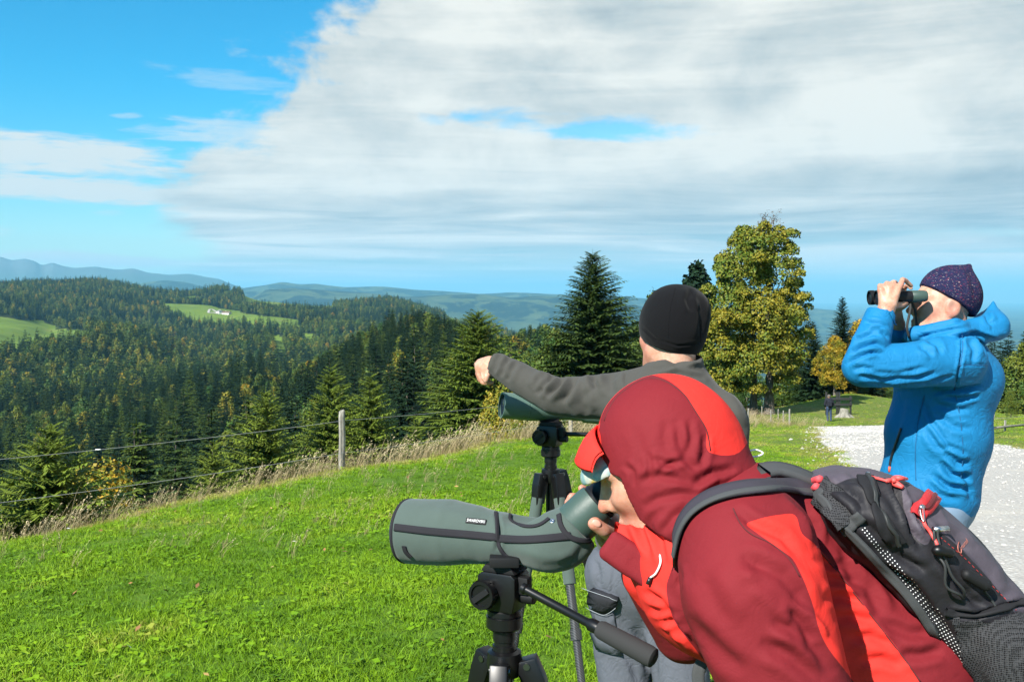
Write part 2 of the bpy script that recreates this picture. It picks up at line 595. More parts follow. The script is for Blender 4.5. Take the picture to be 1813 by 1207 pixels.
# ---- gravel path
def m_gravel(nt, b):
    co = nt.coord('Object')
    v1 = nt.voronoi(co, 26.0, out='Color')
    v2 = nt.voronoi(co, 26.0)
    v3 = nt.voronoi(co, 9.0)
    n = nt.noise(co, 0.7, 4, 0.6)
    g = nt.new('ShaderNodeSeparateColor')
    nt.put(g.inputs[0], v1)
    c = nt.ramp(g.outputs[0], [(0.0, (0.34, 0.325, 0.295)), (0.5, (0.43, 0.415, 0.38)), (1.0, (0.53, 0.515, 0.475))])
    c = nt.mix(nt.smooth(v2, 0.30, 0.52), c, (0.36, 0.34, 0.31))
    c = nt.mix(nt.smooth(n, 0.55, 0.72, 0, 0.45), c, (0.52, 0.48, 0.40))
    nt.put(b.inputs['Base Color'], c)
    h = nt.math('ADD', nt.math('SUBTRACT', 1.0, v2), nt.math('MULTIPLY', nt.math('SUBTRACT', 1.0, v3), 1.0))
    nt.put(b.inputs['Normal'], nt.bump(h, 0.55, 0.015))


M_gravel = material('gravel', rough=0.9, spec=0.2, fn=m_gravel)
yy = np.arange(-12, 57.2, 0.22)
wl = vnoise(np.stack([yy, yy * 0], 1), 1.1, 21, 3) * 0.55
wr = vnoise(np.stack([yy, yy * 0], 1), 1.1, 22, 3) * 0.55
k = np.linspace(0, 1, 22)
XL, XR = path_x(yy, 'L') + wl, path_x(yy, 'R') + wr
X = XL[:, None] * (1 - k) + XR[:, None] * k
Y = np.repeat(yy[:, None], len(k), 1)
endw = np.clip((Y - 54.5) / 2.5, 0, 1)
Y = Y - endw * vnoise(np.stack([X.ravel(), Y.ravel()], 1), 0.8, 4, 2).reshape(X.shape) * 1.2
Z = ground_z(X, Y) + 0.018 + 0.012 * vnoise(np.stack([X.ravel(), Y.ravel()], 1), 2.2, 8, 2).reshape(X.shape)
Z[:, 0] -= 0.03
Z[:, -1] -= 0.03
vv = np.stack([X, Y, Z], -1).reshape(-1, 3)
i = np.arange((len(yy) - 1) * (len(k) - 1))
r_, c_ = i // (len(k) - 1), i % (len(k) - 1)
a_ = r_ * len(k) + c_
o = obj('gravel_path', smooth_me(mesh_np('gravel_path', vv, quads=np.stack([a_, a_ + 1, a_ + len(k) + 1, a_ + len(k)], 1))), M_gravel)
tag(o, kind='structure')

# ---- hillsides out to three kilometres
def m_hill(nt, b):
    co = nt.coord('Object')
    n1 = nt.noise(co, 0.02, 4, 0.6)
    n2 = nt.noise(co, 0.15, 4, 0.6)
    fo = nt.ramp(n2, [(0.3, (0.012, 0.020, 0.008)), (0.6, (0.030, 0.040, 0.012)), (0.8, (0.06, 0.055, 0.02))])
    gr = nt.ramp(n1, [(0.3, (0.085, 0.130, 0.018)), (0.55, (0.115, 0.175, 0.022)), (0.75, (0.15, 0.165, 0.04))])
    c = nt.mix(nt.smooth(nt.attr('clear'), 0.35, 0.65), fo, gr)
    nt.put(b.inputs['Base Color'], c)


M_hill = material('hill_ground', rough=0.95, spec=0.1, fn=m_hill)
us = np.linspace(-680, 2680, 340)
ds = np.exp(np.linspace(math.log(16), math.log(4200), 420))
U, Dd = np.meshgrid(us, ds)
X = (U - CX) / FOC * Dd
Z = ground_z(X, Dd)
inside = (X > -43) & (X < 60) & (Dd < 110)
Z = Z - inside * 0.9
vv = np.stack([X, Dd, Z], -1).reshape(-1, 3)
nx = len(us)
i = np.arange((len(ds) - 1) * (nx - 1))
a_ = (i // (nx - 1)) * nx + i % (nx - 1)
me = smooth_me(mesh_np('hillside', vv, quads=np.stack([a_, a_ + 1, a_ + nx + 1, a_ + nx], 1)))
set_attr(me, 'clear', clearing(vv[:, 0], vv[:, 1], vv[:, 2]).astype(float))
tag(obj('hillside', me, M_hill), kind='structure')

# ---- plain far below, reaching the horizon
def m_far(nt, b):
    co = nt.coord('Object')
    n1 = nt.noise(co, 0.0026, 6, 0.66, 0.6)
    n2 = nt.noise(co, 0.008, 4, 0.6)
    wood = nt.smooth(nt.math('ADD', n1, nt.math('MULTIPLY', nt.math('SUBTRACT', n2, 0.5), 0.35)), 0.47, 0.53)
    field = nt.ramp(n2, [(0.3, (0.035, 0.055, 0.025)), (0.55, (0.065, 0.088, 0.035)), (0.8, (0.11, 0.115, 0.06))])
    nt.put(b.inputs['Base Color'], nt.mix(wood, field, (0.012, 0.022, 0.014)))


M_far = material('far_land', rough=0.95, spec=0.05, fn=m_far)
xs = np.linspace(-64000, 64000, 65)
me, v = grid_mesh('plain', xs, xs, lambda X, Y: np.full(X.shape, -430.0))
tag(obj('plain', me, M_far), kind='structure')


def ridge(name, D, width, sky_pts, base, seed, nz, mat, du=4.0, rise=0.45):
    uu = np.arange(sky_pts[0][0], sky_pts[-1][0] + 0.1, du)
    top = np.interp(uu, [q[0] for q in sky_pts], [q[1] for q in sky_pts])
    ker = np.exp(-np.linspace(-1.8, 1.8, 7) ** 2)
    top = np.convolve(np.pad(top, 3, mode='edge'), ker / ker.sum(), 'valid')
    t = np.linspace(0, 1, 40)
    dist = D + (t - rise) * width
    U, T = np.meshgrid(uu, t)
    Dm = np.repeat(dist[:, None], len(uu), 1)
    crest = EYE - (top - HY) / FOC * D
    prof = np.where(T < rise, np.sin(np.clip(T / rise, 0, 1) * math.pi / 2) ** 1.25, np.cos(np.clip((T - rise) / (1 - rise), 0, 1) * math.pi / 2) ** 1.2)
    X = (U - CX) / FOC * Dm
    q = np.stack([X.ravel(), Dm.ravel()], 1)
    nn = vnoise(q, 5.0 / width, seed, 5, 0.52).reshape(X.shape)
    Z = base + (crest[None, :] - base) * prof + nn * nz * (0.25 + 0.75 * np.clip(np.abs(T - rise) * 4, 0, 1)) * np.clip(prof * 3, 0, 1)
    vv = np.stack([X, Dm, Z], -1).reshape(-1, 3)
    nx = len(uu)
    i = np.arange((len(t) - 1) * (nx - 1))
    a = (i // (nx - 1)) * nx + i % (nx - 1)
    o = obj(name, smooth_me(mesh_np(name, vv, quads=np.stack([a, a + 1, a + nx + 1, a + nx], 1))), mat)
    return tag(o, kind='structure')


ridge('hills', 9500, 4300, [(380, 565), (440, 530), (470, 513), (520, 509), (600, 516), (650, 518), (720, 524), (790, 520), (860, 520), (905, 526), (955, 522), (1000, 525), (1080, 532), (1160, 548), (1240, 556), (1320, 562), (1400, 566)], -425, 31, 70, M_far)
ridge('hills', 11800, 2900, [(60, 556), (160, 530), (200, 516), (255, 500), (290, 496), (330, 500), (380, 512), (440, 516), (520, 522), (600, 540), (680, 556)], -425, 37, 45, M_far)
ridge('hills', 13600, 4200, [(300, 552), (400, 515), (470, 506), (500, 500), (530, 503), (560, 501), (610, 508), (680, 508), (735, 513), (790, 515), (850, 519), (905, 517), (990, 521), (1100, 524), (1250, 536), (1400, 545), (1500, 552)], -425, 41, 70, M_far)


def m_rock(nt, b):
    co = nt.coord('Object')
    n = nt.noise(co, 0.0012, 6, 0.65)
    z = nt.sep(co)[2]
    c = nt.ramp(n, [(0.3, (0.06, 0.07, 0.065)), (0.6, (0.10, 0.11, 0.11)), (0.8, (0.17, 0.17, 0.18))])
    nt.put(b.inputs['Base Color'], nt.mix(nt.smooth(z, 220, 520), (0.05, 0.07, 0.05), c))


M_rock = material('mountain_rock', rough=0.95, spec=0.05, fn=m_rock)
ridge('mountains', 16500, 5000, [(-900, 470), (-500, 458), (-250, 460), (-120, 457), (-40, 458), (0, 455), (22, 462), (45, 459), (62, 463), (74, 471), (92, 465), (112, 471), (130, 474), (170, 472), (212, 478), (236, 476), (262, 483), (300, 486), (335, 484), (365, 489), (388, 492), (405, 500), (450, 515), (520, 545)], -425, 47, 115, M_rock, du=3.0)
# ================================================================== vegetation
def m_conifer(nt, b):
    t = nt.attr('tint', typ='INSTANCER')
    f = nt.attr('leafvar')
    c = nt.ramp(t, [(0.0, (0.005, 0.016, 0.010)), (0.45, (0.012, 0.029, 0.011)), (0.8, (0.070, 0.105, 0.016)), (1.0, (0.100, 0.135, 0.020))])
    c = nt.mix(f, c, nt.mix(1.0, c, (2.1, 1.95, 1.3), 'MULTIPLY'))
    nt.put(b.inputs['Base Color'], c)


def m_broad(nt, b):
    t = nt.attr('tint', typ='INSTANCER')
    f = nt.attr('leafvar')
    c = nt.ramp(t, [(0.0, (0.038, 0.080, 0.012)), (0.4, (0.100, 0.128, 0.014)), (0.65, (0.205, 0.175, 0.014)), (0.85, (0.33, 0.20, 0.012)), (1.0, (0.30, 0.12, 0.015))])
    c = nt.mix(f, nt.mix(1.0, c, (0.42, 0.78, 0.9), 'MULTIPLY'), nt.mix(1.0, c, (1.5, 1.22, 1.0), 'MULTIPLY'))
    nt.put(b.inputs['Base Color'], c)


def m_bark(nt, b):
    co = nt.coord('Object')
    mp = nt.new('ShaderNodeMapping')
    mp.inputs['Scale'].default_value = (1, 1, 0.18)
    nt.put(mp.inputs[0], co)
    n = nt.noise(mp.outputs[0], 14, 5, 0.65)
    nt.put(b.inputs['Base Color'], nt.ramp(n, [(0.3, (0.045, 0.036, 0.028)), (0.55, (0.13, 0.11, 0.09)), (0.75, (0.24, 0.22, 0.19))]))
    nt.put(b.inputs['Normal'], nt.bump(n, 0.7, 0.04))


M_con = material('conifer_needles', rough=0.75, spec=0.15, fn=m_conifer)
M_brd = material('broad_leaves', rough=0.6, spec=0.25, fn=m_broad)
M_bark = material('tree_bark', rough=0.9, spec=0.1, fn=m_bark)


def conifer_mesh(name, H, Rr, whorls, nbr, ntw, seed, droop=0.35, bare=0.06, power=0.85, irregular=0.25, tw=1.0, uplift=0.10, slim=.40):
    """whorled branches carrying short drooping sprays"""
    rs = np.random.default_rng(seed)
    B = []
    asym = rs.uniform(0, 6.28)
    for wi in range(whorls):
        fr = min(max((wi + rs.uniform(-.35, .35)) / whorls, 0), 0.985)
        h = H * (bare + (1 - bare) * fr)
        base = Rr * ((1 - fr) ** power) * (1.0 if fr > 0.12 else 0.8 + fr * 1.6)
        n = max(3, int(round(nbr * (0.55 + 0.45 * (1 - fr)))))
        a0 = rs.uniform(0, 6.28)
        for bi in range(n):
            az = a0 + bi * 6.283 / n + rs.uniform(-.3, .3)
            L = base * rs.uniform(1 - irregular, 1 + irregular * 0.6) * (1 + 0.12 * math.cos(az - asym)) + 0.02 * H * rs.uniform(.4, 1)
            B.append((az, L, h + rs.uniform(-.012, .012) * H, uplift * (1.0 + 2.2 * fr), droop * (1 - 0.75 * fr)))
    B = np.array(B)
    az, L, hz, up, bend = B.T
    nb = len(B)

    def pt(s):
        return np.stack([np.cos(az)[:, None] * L[:, None] * s, np.sin(az)[:, None] * L[:, None] * s, hz[:, None] + L[:, None] * (up[:, None] * s - bend[:, None] * s * s + .16 * bend[:, None] * s ** 4)], -1)
    m = ntw
    s = (np.arange(m)[None, :] + .6 + rs.uniform(-.3, .3, (nb, m))) / m
    p = pt(s)
    V, A = [], []
    k = math.sqrt(5.0 / m) if m > 5 else 1.0
    for sd_ in (-1, 1):
        ln = ((.16 + .34 * (1 - s)) * L[:, None] * rs.uniform(.7, 1.25, s.shape) * tw + .012 * H) * k
        wd = ln * rs.uniform(slim * .75, slim * 1.15, s.shape)
        aa = az[:, None] + sd_ * rs.uniform(.45, 1.2, s.shape)
        dv = np.stack([np.cos(aa), np.sin(aa), -rs.uniform(.02, .6, s.shape)], -1)
        sv = np.stack([-np.sin(aa), np.cos(aa), rs.uniform(-.3, .3, s.shape)], -1)
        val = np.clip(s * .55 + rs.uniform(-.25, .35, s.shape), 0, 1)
        tip = p + dv * ln[..., None]
        mid = p + dv * (ln * .45)[..., None]
        e1 = mid + sv * (wd * .5)[..., None]
        e2 = mid - sv * (wd * .5)[..., None]
        e2[..., 2] -= wd * .25
        V.append(np.stack([p, e1, tip, e2], -2).reshape(-1, 3))
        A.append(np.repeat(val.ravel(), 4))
    # branch tips
    p8, p5, t1 = (pt(np.full((nb, 1), q))[:, 0] for q in (.78, .5, 1.06))
    sv = np.stack([-np.sin(az), np.cos(az), 0 * az], -1) * (L * .13 * k)[:, None]
    V.append(np.stack([p8 + sv, p5, p8 - sv, t1], -2).reshape(-1, 3))
    A.append(np.repeat(rs.uniform(.3, .9, nb), 4))
    # leader
    for q in range(4):
        a_ = rs.uniform(0, 6.28)
        dv = np.array((math.cos(a_), math.sin(a_), 0)) * H * .003
        c = np.array((0, 0, H * .93))
        V.append(np.stack([c + dv, np.array((0, 0, H * 1.02)), c - dv, c - np.array((0, 0, .02 * H))]))
        A.append(np.full(4, .6))
    V = np.concatenate(V)
    me = mesh_np(name, V, quads=np.arange(len(V)).reshape(-1, 4))
    set_attr(me, 'leafvar', np.concatenate(A))
    return me


def broad_mesh(name, H, Rr, nleaf, leaf, seed, lobes=9, trunk=0.18, shape=1.0, extra=None, flat_bias=0.35, gapk=None, lump=1.0):
    """leaf clumps spread over and through a lumpy crown"""
    rs = np.random.default_rng(seed)
    cs = []
    for k in range(lobes):
        t = (k + .5) / lobes
        a = k * 2.4 + rs.uniform(-.4, .4)
        zc = H * (trunk + (1 - trunk) * (0.12 + 0.80 * t))
        env = math.sin(math.pi * min(1, (0.18 + 0.82 * t)) ** shape) ** 0.75
        rr = Rr * (0.30 + 0.28 * env) * rs.uniform(.75, 1.25) * lump
        off = max(0.0, Rr * env - rr) * rs.uniform(.75, 1.05)
        cs.append((math.cos(a) * off, math.sin(a) * off, zc, rr, rr * rs.uniform(.85, 1.3)))
    cs.append((0, 0, H * (trunk + (1 - trunk) * .5), Rr * .55, (1 - trunk) * H * .45))
    if extra:
        cs.extend(extra)
    cs = np.array(cs)
    wgt = cs[:, 3] ** 2
    idx = rs.choice(len(cs), nleaf, p=wgt / wgt.sum())
    dirs = rs.normal(size=(nleaf, 3))
    dirs /= np.linalg.norm(dirs, axis=1)[:, None]
    dirs[:, 2] = np.where(dirs[:, 2] < -.45, -dirs[:, 2] * .6, dirs[:, 2])
    rad = rs.uniform(0.25, 1.0, nleaf) ** 0.33
    bump = 1 + 0.20 * vnoise(dirs * 2.3 + cs[idx, :3] * .7, 1.0, seed, 2)
    c = cs[idx, :3] + dirs * (rad * bump)[:, None] * np.stack([cs[idx, 3], cs[idx, 3], cs[idx, 4]], 1)
    c[:, 2] = np.maximum(c[:, 2], H * trunk * .75)
    # gaps
    g = vnoise(c, 2.2 / Rr * 1.6 if gapk is None else gapk, seed + 5, 2)
    keep = g > (-0.36 if gapk is None else -.46)
    c, dirs = c[keep], dirs[keep]
    n = len(c)
    nrm = dirs * (1 - flat_bias) + rs.normal(size=(n, 3)) * .55 + np.array((0, 0, flat_bias))
    nrm /= np.linalg.norm(nrm, axis=1)[:, None]
    t1 = np.cross(nrm, rs.normal(size=(n, 3)))
    t1 /= np.linalg.norm(t1, axis=1)[:, None]
    t2 = np.cross(nrm, t1)
    s = leaf * rs.uniform(.55, 1.3, n)[:, None]
    a = c - t1 * s * .5
    b_ = c + t2 * s * .42 + nrm * s * .06
    d_ = c + t1 * s * .55 - nrm * s * .10
    e = c - t2 * s * .42 + nrm * s * .06
    V = np.stack([a, b_, d_, e], 1).reshape(-1, 3)
    q = np.arange(n * 4).reshape(-1, 4)
    me = mesh_np(name, V, quads=q)
    lv = np.clip(0.5 + 0.6 * vnoise(c, 1.2 / Rr * 2.5 if gapk is None else .55, seed + 9, 2) + rs.uniform(-.35, .35, n), 0, 1)
    set_attr(me, 'leafvar', np.repeat(lv, 4))
    return me


def trunk_mesh(name, H, r0, seed, limbs=0, lean=(0, 0), n=8, top=0.04):
    rs = np.random.default_rng(seed)
    V, Q = [], []

    def tube(pts, rad):
        base = len(V)
        for p, r in zip(pts, rad):
            for k in range(n):
                a = k * 6.2832 / n
                V.append((p[0] + math.cos(a) * r, p[1] + math.sin(a) * r, p[2]))
        for j in range(len(pts) - 1):
            for k in range(n):
                k2 = (k + 1) % n
                Q.append((base + j * n + k, base + j * n + k2, base + (j + 1) * n + k2, base + (j + 1) * n + k))
    m = 9
    zs = np.linspace(0, 1, m)
    wob = rs.uniform(-.02, .02, (m, 2)) * H * zs[:, None]
    pts = [(lean[0] * z * H + wob[i, 0], lean[1] * z * H + wob[i, 1], z * H - 0.4 * (z == 0)) for i, z in enumerate(zs)]
    tube(pts, [r0 * ((1.45 if z == 0 else 1.0) * (1 - z) + top * z) for z in zs])
    for k in range(limbs):
        z = rs.uniform(.25, .75)
        i = int(z * (m - 1))
        a = rs.uniform(0, 6.28)
        L = H * rs.uniform(.12, .22)
        p0 = np.array(pts[i])
        dv = np.array((math.cos(a), math.sin(a), rs.uniform(.5, 1.1)))
        tube([p0, p0 + dv * L * .5, p0 + dv * L * .8 + np.array((0, 0, L * .2))], [r0 * .4 * (1 - z * .5), r0 * .2, r0 * .05])
    return smooth_me(mesh_np(name, np.array(V), quads=np.array(Q)))


def tree(name, label, cat, x, y, crown_me, trunk_me, scale, rot, tint, group=None, mat=None, z=None, sz=1.0):
    t = thing(name, label, cat, group, (x, y, gz(x, y) if z is None else z))
    t.rotation_euler = (0, 0, rot)
    t.scale = (scale, scale, scale * sz)
    c = bpy.data.objects.new('crown', crown_me)
    if mat is not None and len(crown_me.materials) == 0:
        crown_me.materials.append(mat)
    link(c, t)
    c['tint'] = float(tint)
    k = bpy.data.objects.new('trunk', trunk_me)
    if len(trunk_me.materials) == 0:
        trunk_me.materials.append(M_bark)
    link(k, t)
    return t


def at_px(px, Y):
    return (px - CX) / FOC * Y, Y


TR_con = trunk_mesh('conifer_trunk', 0.97, 0.014, 1)
TR_brd = trunk_mesh('broadleaf_trunk', 0.8, 0.026, 2, limbs=5)


def unit(me, H):
    """scale a mesh to unit height"""
    co = np.zeros(len(me.vertices) * 3, np.float32)
    me.vertices.foreach_get('co', co)
    me.vertices.foreach_set('co', co / H)
    me.update()
    return me


# ---- the near spruces beyond the fence and by the path, each its own shape
near_spruces = [
    # px, top py, Y, base radius/height, tint, whorls, label
    (88, 738, 24, .62, .86, 30, 'bushy young spruce behind the lower left end of the wire fence', .9),
    (378, 770, 26, .42, .94, 22, 'short young spruce showing between the fence wires, left of the taller ones', .9),
    (470, 682, 34, .42, .90, 32, 'slim young spruce left of the wooden fence post', .85),
    (585, 640, 41, .36, .84, 34, 'spruce right behind the top of the wooden fence post', .85),
    (657, 655, 39, .36, .86, 32, 'young spruce just right of the wooden fence post', .85),
    (738, 735, 36, .36, .95, 22, 'small light green spruce sapling left of the big ragged spruce', .9),
    (846, 543, 55, .34, .78, 46, 'tall ragged spruce behind the pointing hand', .62),
    (1049, 438, 66, .41, .55, 52, 'tall broad dark spruce left of the man in the black beanie', .80),
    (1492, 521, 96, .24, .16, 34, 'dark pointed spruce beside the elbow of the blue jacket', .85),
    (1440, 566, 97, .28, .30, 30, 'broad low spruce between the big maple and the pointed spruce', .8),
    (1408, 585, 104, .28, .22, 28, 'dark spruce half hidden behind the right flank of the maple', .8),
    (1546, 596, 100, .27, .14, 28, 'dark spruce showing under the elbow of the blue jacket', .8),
]
for i, (px, tp, Y, rr, tint, wh, lab, pw) in enumerate(near_spruces):
    x, y = at_px(px, Y)
    zt = EYE - (tp - HY) / FOC * Y
    zb = gz(x, y) - 0.1
    H = zt - zb
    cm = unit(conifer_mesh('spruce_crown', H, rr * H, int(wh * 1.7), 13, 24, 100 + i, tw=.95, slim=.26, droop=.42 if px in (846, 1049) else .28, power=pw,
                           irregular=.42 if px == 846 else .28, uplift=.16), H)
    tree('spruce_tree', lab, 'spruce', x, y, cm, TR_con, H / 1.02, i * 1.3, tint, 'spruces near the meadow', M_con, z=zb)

# ---- the big maple
MX, MY = at_px(1362, 75)
MZ = gz(MX, MY) - .1
MH = (EYE - (392 - HY) / FOC * 75) - MZ
k = FOC / 75.0


def lobe(px, py, r, rz, dy=0.0):
    return ((px - 1338) * 1.10 / k - 24 / k, dy, EYE - (py - HY) / k - MZ, r * 1.08 / k, rz / k)


ex = [lobe(1345, 430, 42, 34), lobe(1310, 475, 46, 48, -.4), lobe(1370, 485, 38, 54, -.6), lobe(1292, 548, 48, 54, -.8), lobe(1348, 562, 56, 66, -1.0), lobe(1390, 548, 34, 54), lobe(1278, 612, 42, 46, -.5),
      lobe(1335, 640, 56, 46, -1.1), lobe(1392, 622, 38, 54, -.2), lobe(1298, 660, 44, 32, -.4), lobe(1372, 436, 26, 34), lobe(1330, 505, 54, 72, 1.0), lobe(1365, 600, 54, 72, 1.3), lobe(1300, 595, 44, 62, 1.2)]
rs = np.random.default_rng(77)
small = []
for (lx, ly, lz, lr, lrz) in ex:
    for q in range(9):
        dv = rs.normal(size=3)
        dv /= np.linalg.norm(dv)
        rr_ = rs.uniform(.42, .78)
        sc_ = rs.uniform(.75, 1.18)
        small.append((lx + dv[0] * lr * sc_, ly + dv[1] * lr * sc_, lz + dv[2] * lrz * sc_, rr_, rr_ * rs.uniform(.7, 1.0)))
small += [lobe(1418, 528, 15, 13, .3), lobe(1424, 545, 10, 9, .3), lobe(1400, 470, 16, 16), lobe(1388, 672, 24, 18, -.4), lobe(1258, 565, 20, 22), lobe(1425, 592, 12, 24, .3), lobe(1330, 688, 26, 12, -.6), lobe(1290, 688, 24, 12, -.2), lobe(1372, 690, 14, 9, -.9)]
fill = [(q[0], q[1], q[2], q[3] * .90, q[4] * .90) for q in ex]
maple_crown = broad_mesh('maple_crown', MH, .25, 105000, 0.175, 55, lobes=1, trunk=.10, extra=fill + small + small[:60], flat_bias=.25, gapk=1.1)
maple = tree('maple_tree', 'big round maple turning yellow, trunk by the small fence posts', 'maple', MX, MY, maple_crown,
             trunk_mesh('maple_trunk', MH * .92, .36, 8, limbs=14, n=10), 1.0, 0, .54, None, M_brd, z=MZ)
# bare twigs above the crown
rs = np.random.default_rng(4)
tv, tq = [], []
for j in range(14):
    p0 = np.array(lobe(1362 + rs.uniform(-12, 18), 410, 1, 1)[:3])
    p1 = p0 + np.array((rs.uniform(-.5, .5), rs.uniform(-.3, .3), rs.uniform(.7, 1.5)))
    pts = [p0, (p0 + p1) / 2 + rs.uniform(-.12, .12, 3), p1]
    for s_ in range(4):
        q0 = pts[1] + (p1 - pts[1]) * s_ / 4
        q1 = q0 + np.array((rs.uniform(-.35, .35), rs.uniform(-.2, .2), rs.uniform(.1, .45)))
        bi = len(tv)
        tv += [q0 - (.012, 0, 0), q0 + (.012, 0, 0), q1 + (0, .012, 0)]
        tq.append((bi, bi + 1, bi + 2))
        for _ in range(3):
            lf = q1 + rs.uniform(-.1, .1, 3)
            bi = len(tv)
            tv += [lf, lf + rs.uniform(-.1, .1, 3), lf + rs.uniform(-.1, .1, 3)]
            tq.append((bi, bi + 1, bi + 2))
    for a_, b_ in ((pts[0], pts[1]), (pts[1], pts[2])):
        bi = len(tv)
        tv += [a_ - (.02, 0, 0), a_ + (.02, 0, 0), b_]
        tq.append((bi, bi + 1, bi + 2))
obj('twigs', mesh_np('maple_twigs', np.array(tv), tris=np.array(tq)), M_bark, maple)
# second bole standing against the first
obj('trunk', trunk_mesh('maple_trunk_b', MH * .6, .27, 18, limbs=3, n=9), M_bark, maple, loc=(-1.05, .5, 0.35))

# ---- broadleaf trees and shrubs near the meadow
B1 = [unit(broad_mesh('broadleaf_crown', 10, 3.2, 22000, .165, 200 + s, lobes=26, trunk=.06, lump=.62), 10) for s in range(3)]
SHR = [unit(broad_mesh('shrub_crown', 4, 1.5, 20000, .062, 230 + s, lobes=7, trunk=.02), 4) for s in range(2)]
near_broad = [
    # px, top, Y, width scale, tint, mesh, name, label
    (178, 822, 29, 1.0, .80, SHR[0], 'shrub', 'orange and yellow autumn shrub beside the bushy young spruce'),
    (893, 690, 47, 1.0, .62, SHR[1], 'shrub', 'yellowing shrub under the second spotting scope'),
    (930, 720, 44, .9, .60, SHR[0], 'shrub', 'olive shrub behind the head of the second tripod'),
    (1002, 715, 50, 1.0, .22, SHR[1], 'shrub', 'dark green shrub under the forearm of the grey fleece'),
    (1165, 503, 112, .75, .30, B1[0], 'broadleaf_tree', 'green tree rising behind the left side of the black beanie'),
    (1120, 560, 104, .9, .12, B1[1], 'broadleaf_tree', 'dark green tree between the broad spruce and the black beanie'),
    (1478, 590, 93, 1.15, .72, B1[2], 'broadleaf_tree', 'golden yellow young tree left of the elbow of the blue jacket'),
    (1522, 560, 110, .8, .78, B1[0], 'broadleaf_tree', 'amber tree peeping out behind the pointed spruce'),
    (1842, 628, 62, 1.05, .22, B1[1], 'broadleaf_tree', 'bright green bushy tree cut by the right edge of the picture'),
    (1790, 690, 66, .9, .32, SHR[1], 'shrub', 'round green shrub behind the leaning fence post on the right'),
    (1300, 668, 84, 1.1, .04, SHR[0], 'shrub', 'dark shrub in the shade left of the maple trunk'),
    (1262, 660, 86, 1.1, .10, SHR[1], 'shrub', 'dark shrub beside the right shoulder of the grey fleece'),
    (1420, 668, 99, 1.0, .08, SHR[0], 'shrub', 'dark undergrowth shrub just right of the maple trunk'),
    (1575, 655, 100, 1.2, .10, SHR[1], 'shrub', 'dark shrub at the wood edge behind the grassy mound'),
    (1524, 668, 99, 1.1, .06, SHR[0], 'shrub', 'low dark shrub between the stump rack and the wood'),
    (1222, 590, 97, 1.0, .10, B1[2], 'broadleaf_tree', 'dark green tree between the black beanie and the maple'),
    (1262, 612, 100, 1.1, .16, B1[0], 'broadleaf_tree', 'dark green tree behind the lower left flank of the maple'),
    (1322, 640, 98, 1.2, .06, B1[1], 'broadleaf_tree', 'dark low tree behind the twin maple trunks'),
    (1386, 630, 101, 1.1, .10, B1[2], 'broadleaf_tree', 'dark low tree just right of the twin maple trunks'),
    (1475, 672, 101, 1.0, .12, SHR[1], 'shrub', 'low shrub in the wood edge behind the distant walker'),
]
for i, (px, tp, Y, ws, tint, cm, nm, lab) in enumerate(near_broad):
    x, y = at_px(px, Y)
    zb = gz(x, y) - .15
    H = EYE - (tp - HY) / FOC * Y - zb
    t = tree(nm, lab, 'shrub' if nm == 'shrub' else 'tree', x, y, cm, TR_brd, H, i * 1.9, tint, None, M_brd, z=zb)
    if nm == 'shrub':
        wgt = max(H, 1.2) / H * ws
        t.scale = (H * wgt, H * wgt, H)
    else:
        t.scale = (H * ws, H * ws, H)
# pine behind the maple
px, tp, Y = 1234, 457, 100
x, y = at_px(px, Y)
zb = gz(x, y) - .2
H = EYE - (tp - HY) / FOC * Y - zb
pine_cr = unit(broad_mesh('pine_crown', 10, 1.35, 3400, .30, 260, lobes=12, trunk=.45, flat_bias=.6), 10)
tree('pine_tree', 'blue green pine top behind the left shoulder of the maple', 'pine', x, y, pine_cr, TR_con, H, 0, .12, None, M_con, z=zb)

# ---- the forest: nearest trees one by one, the rest as one mass
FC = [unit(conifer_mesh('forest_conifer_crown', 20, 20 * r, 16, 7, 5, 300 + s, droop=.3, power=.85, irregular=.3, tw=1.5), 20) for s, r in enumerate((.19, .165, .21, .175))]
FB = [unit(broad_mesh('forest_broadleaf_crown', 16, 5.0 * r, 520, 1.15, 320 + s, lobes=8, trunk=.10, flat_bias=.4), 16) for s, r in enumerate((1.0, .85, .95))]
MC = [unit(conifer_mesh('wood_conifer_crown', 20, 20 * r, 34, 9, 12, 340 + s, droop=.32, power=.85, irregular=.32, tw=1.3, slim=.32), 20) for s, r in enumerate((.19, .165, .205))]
MB_ = [unit(broad_mesh('wood_broadleaf_crown', 14, 4.2 * r, 3400, .42, 360 + s, lobes=18, trunk=.05, lump=.72, flat_bias=.35), 14) for s, r in enumerate((1.0, .85, .92))]
pts = []
for (y0, y1, sp) in ((62, 260, 5.4), (260, 700, 6.2), (700, 1500, 8.0), (1500, 3050, 9.6)):
    gy = np.arange(y0, y1, sp)
    for yv in gy:
        gx = np.arange((-130 - CX) / FOC * yv, (1960 - CX) / FOC * yv, sp)
        pts.append(np.stack([gx + RNG.uniform(-.45, .45, len(gx)) * sp, yv + RNG.uniform(-.45, .45, len(gx)) * sp], 1))
pts = np.concatenate(pts)
x, y = pts[:, 0], pts[:, 1]
u = CX + x / y * FOC
keep = ~((u > 1020) & (y < 112)) & ~((u > 1090) & (y < 150) & (u < 1330)) & ~((u > 1300) & (y > 240) & (u < 1640)) & ~((u > 1120) & (y > 700))
keep &= ~((u > 1330) & (u < 1600) & (y < 125))
keep &= ~((u > 1600) & (y < 130))
x, y = x[keep], y[keep]
z = ground_z(x, y)
c = clearing(x, y, z)
x, y, z = x[~c], y[~c], z[~c]
u, v = pix(x, y, z)
n = len(x)
nz = vnoise(np.stack([x, y], 1), 0.012, 77, 3)
con = RNG.uniform(0, 1, n) < np.clip(0.55 + nz * .75, .12, .95)
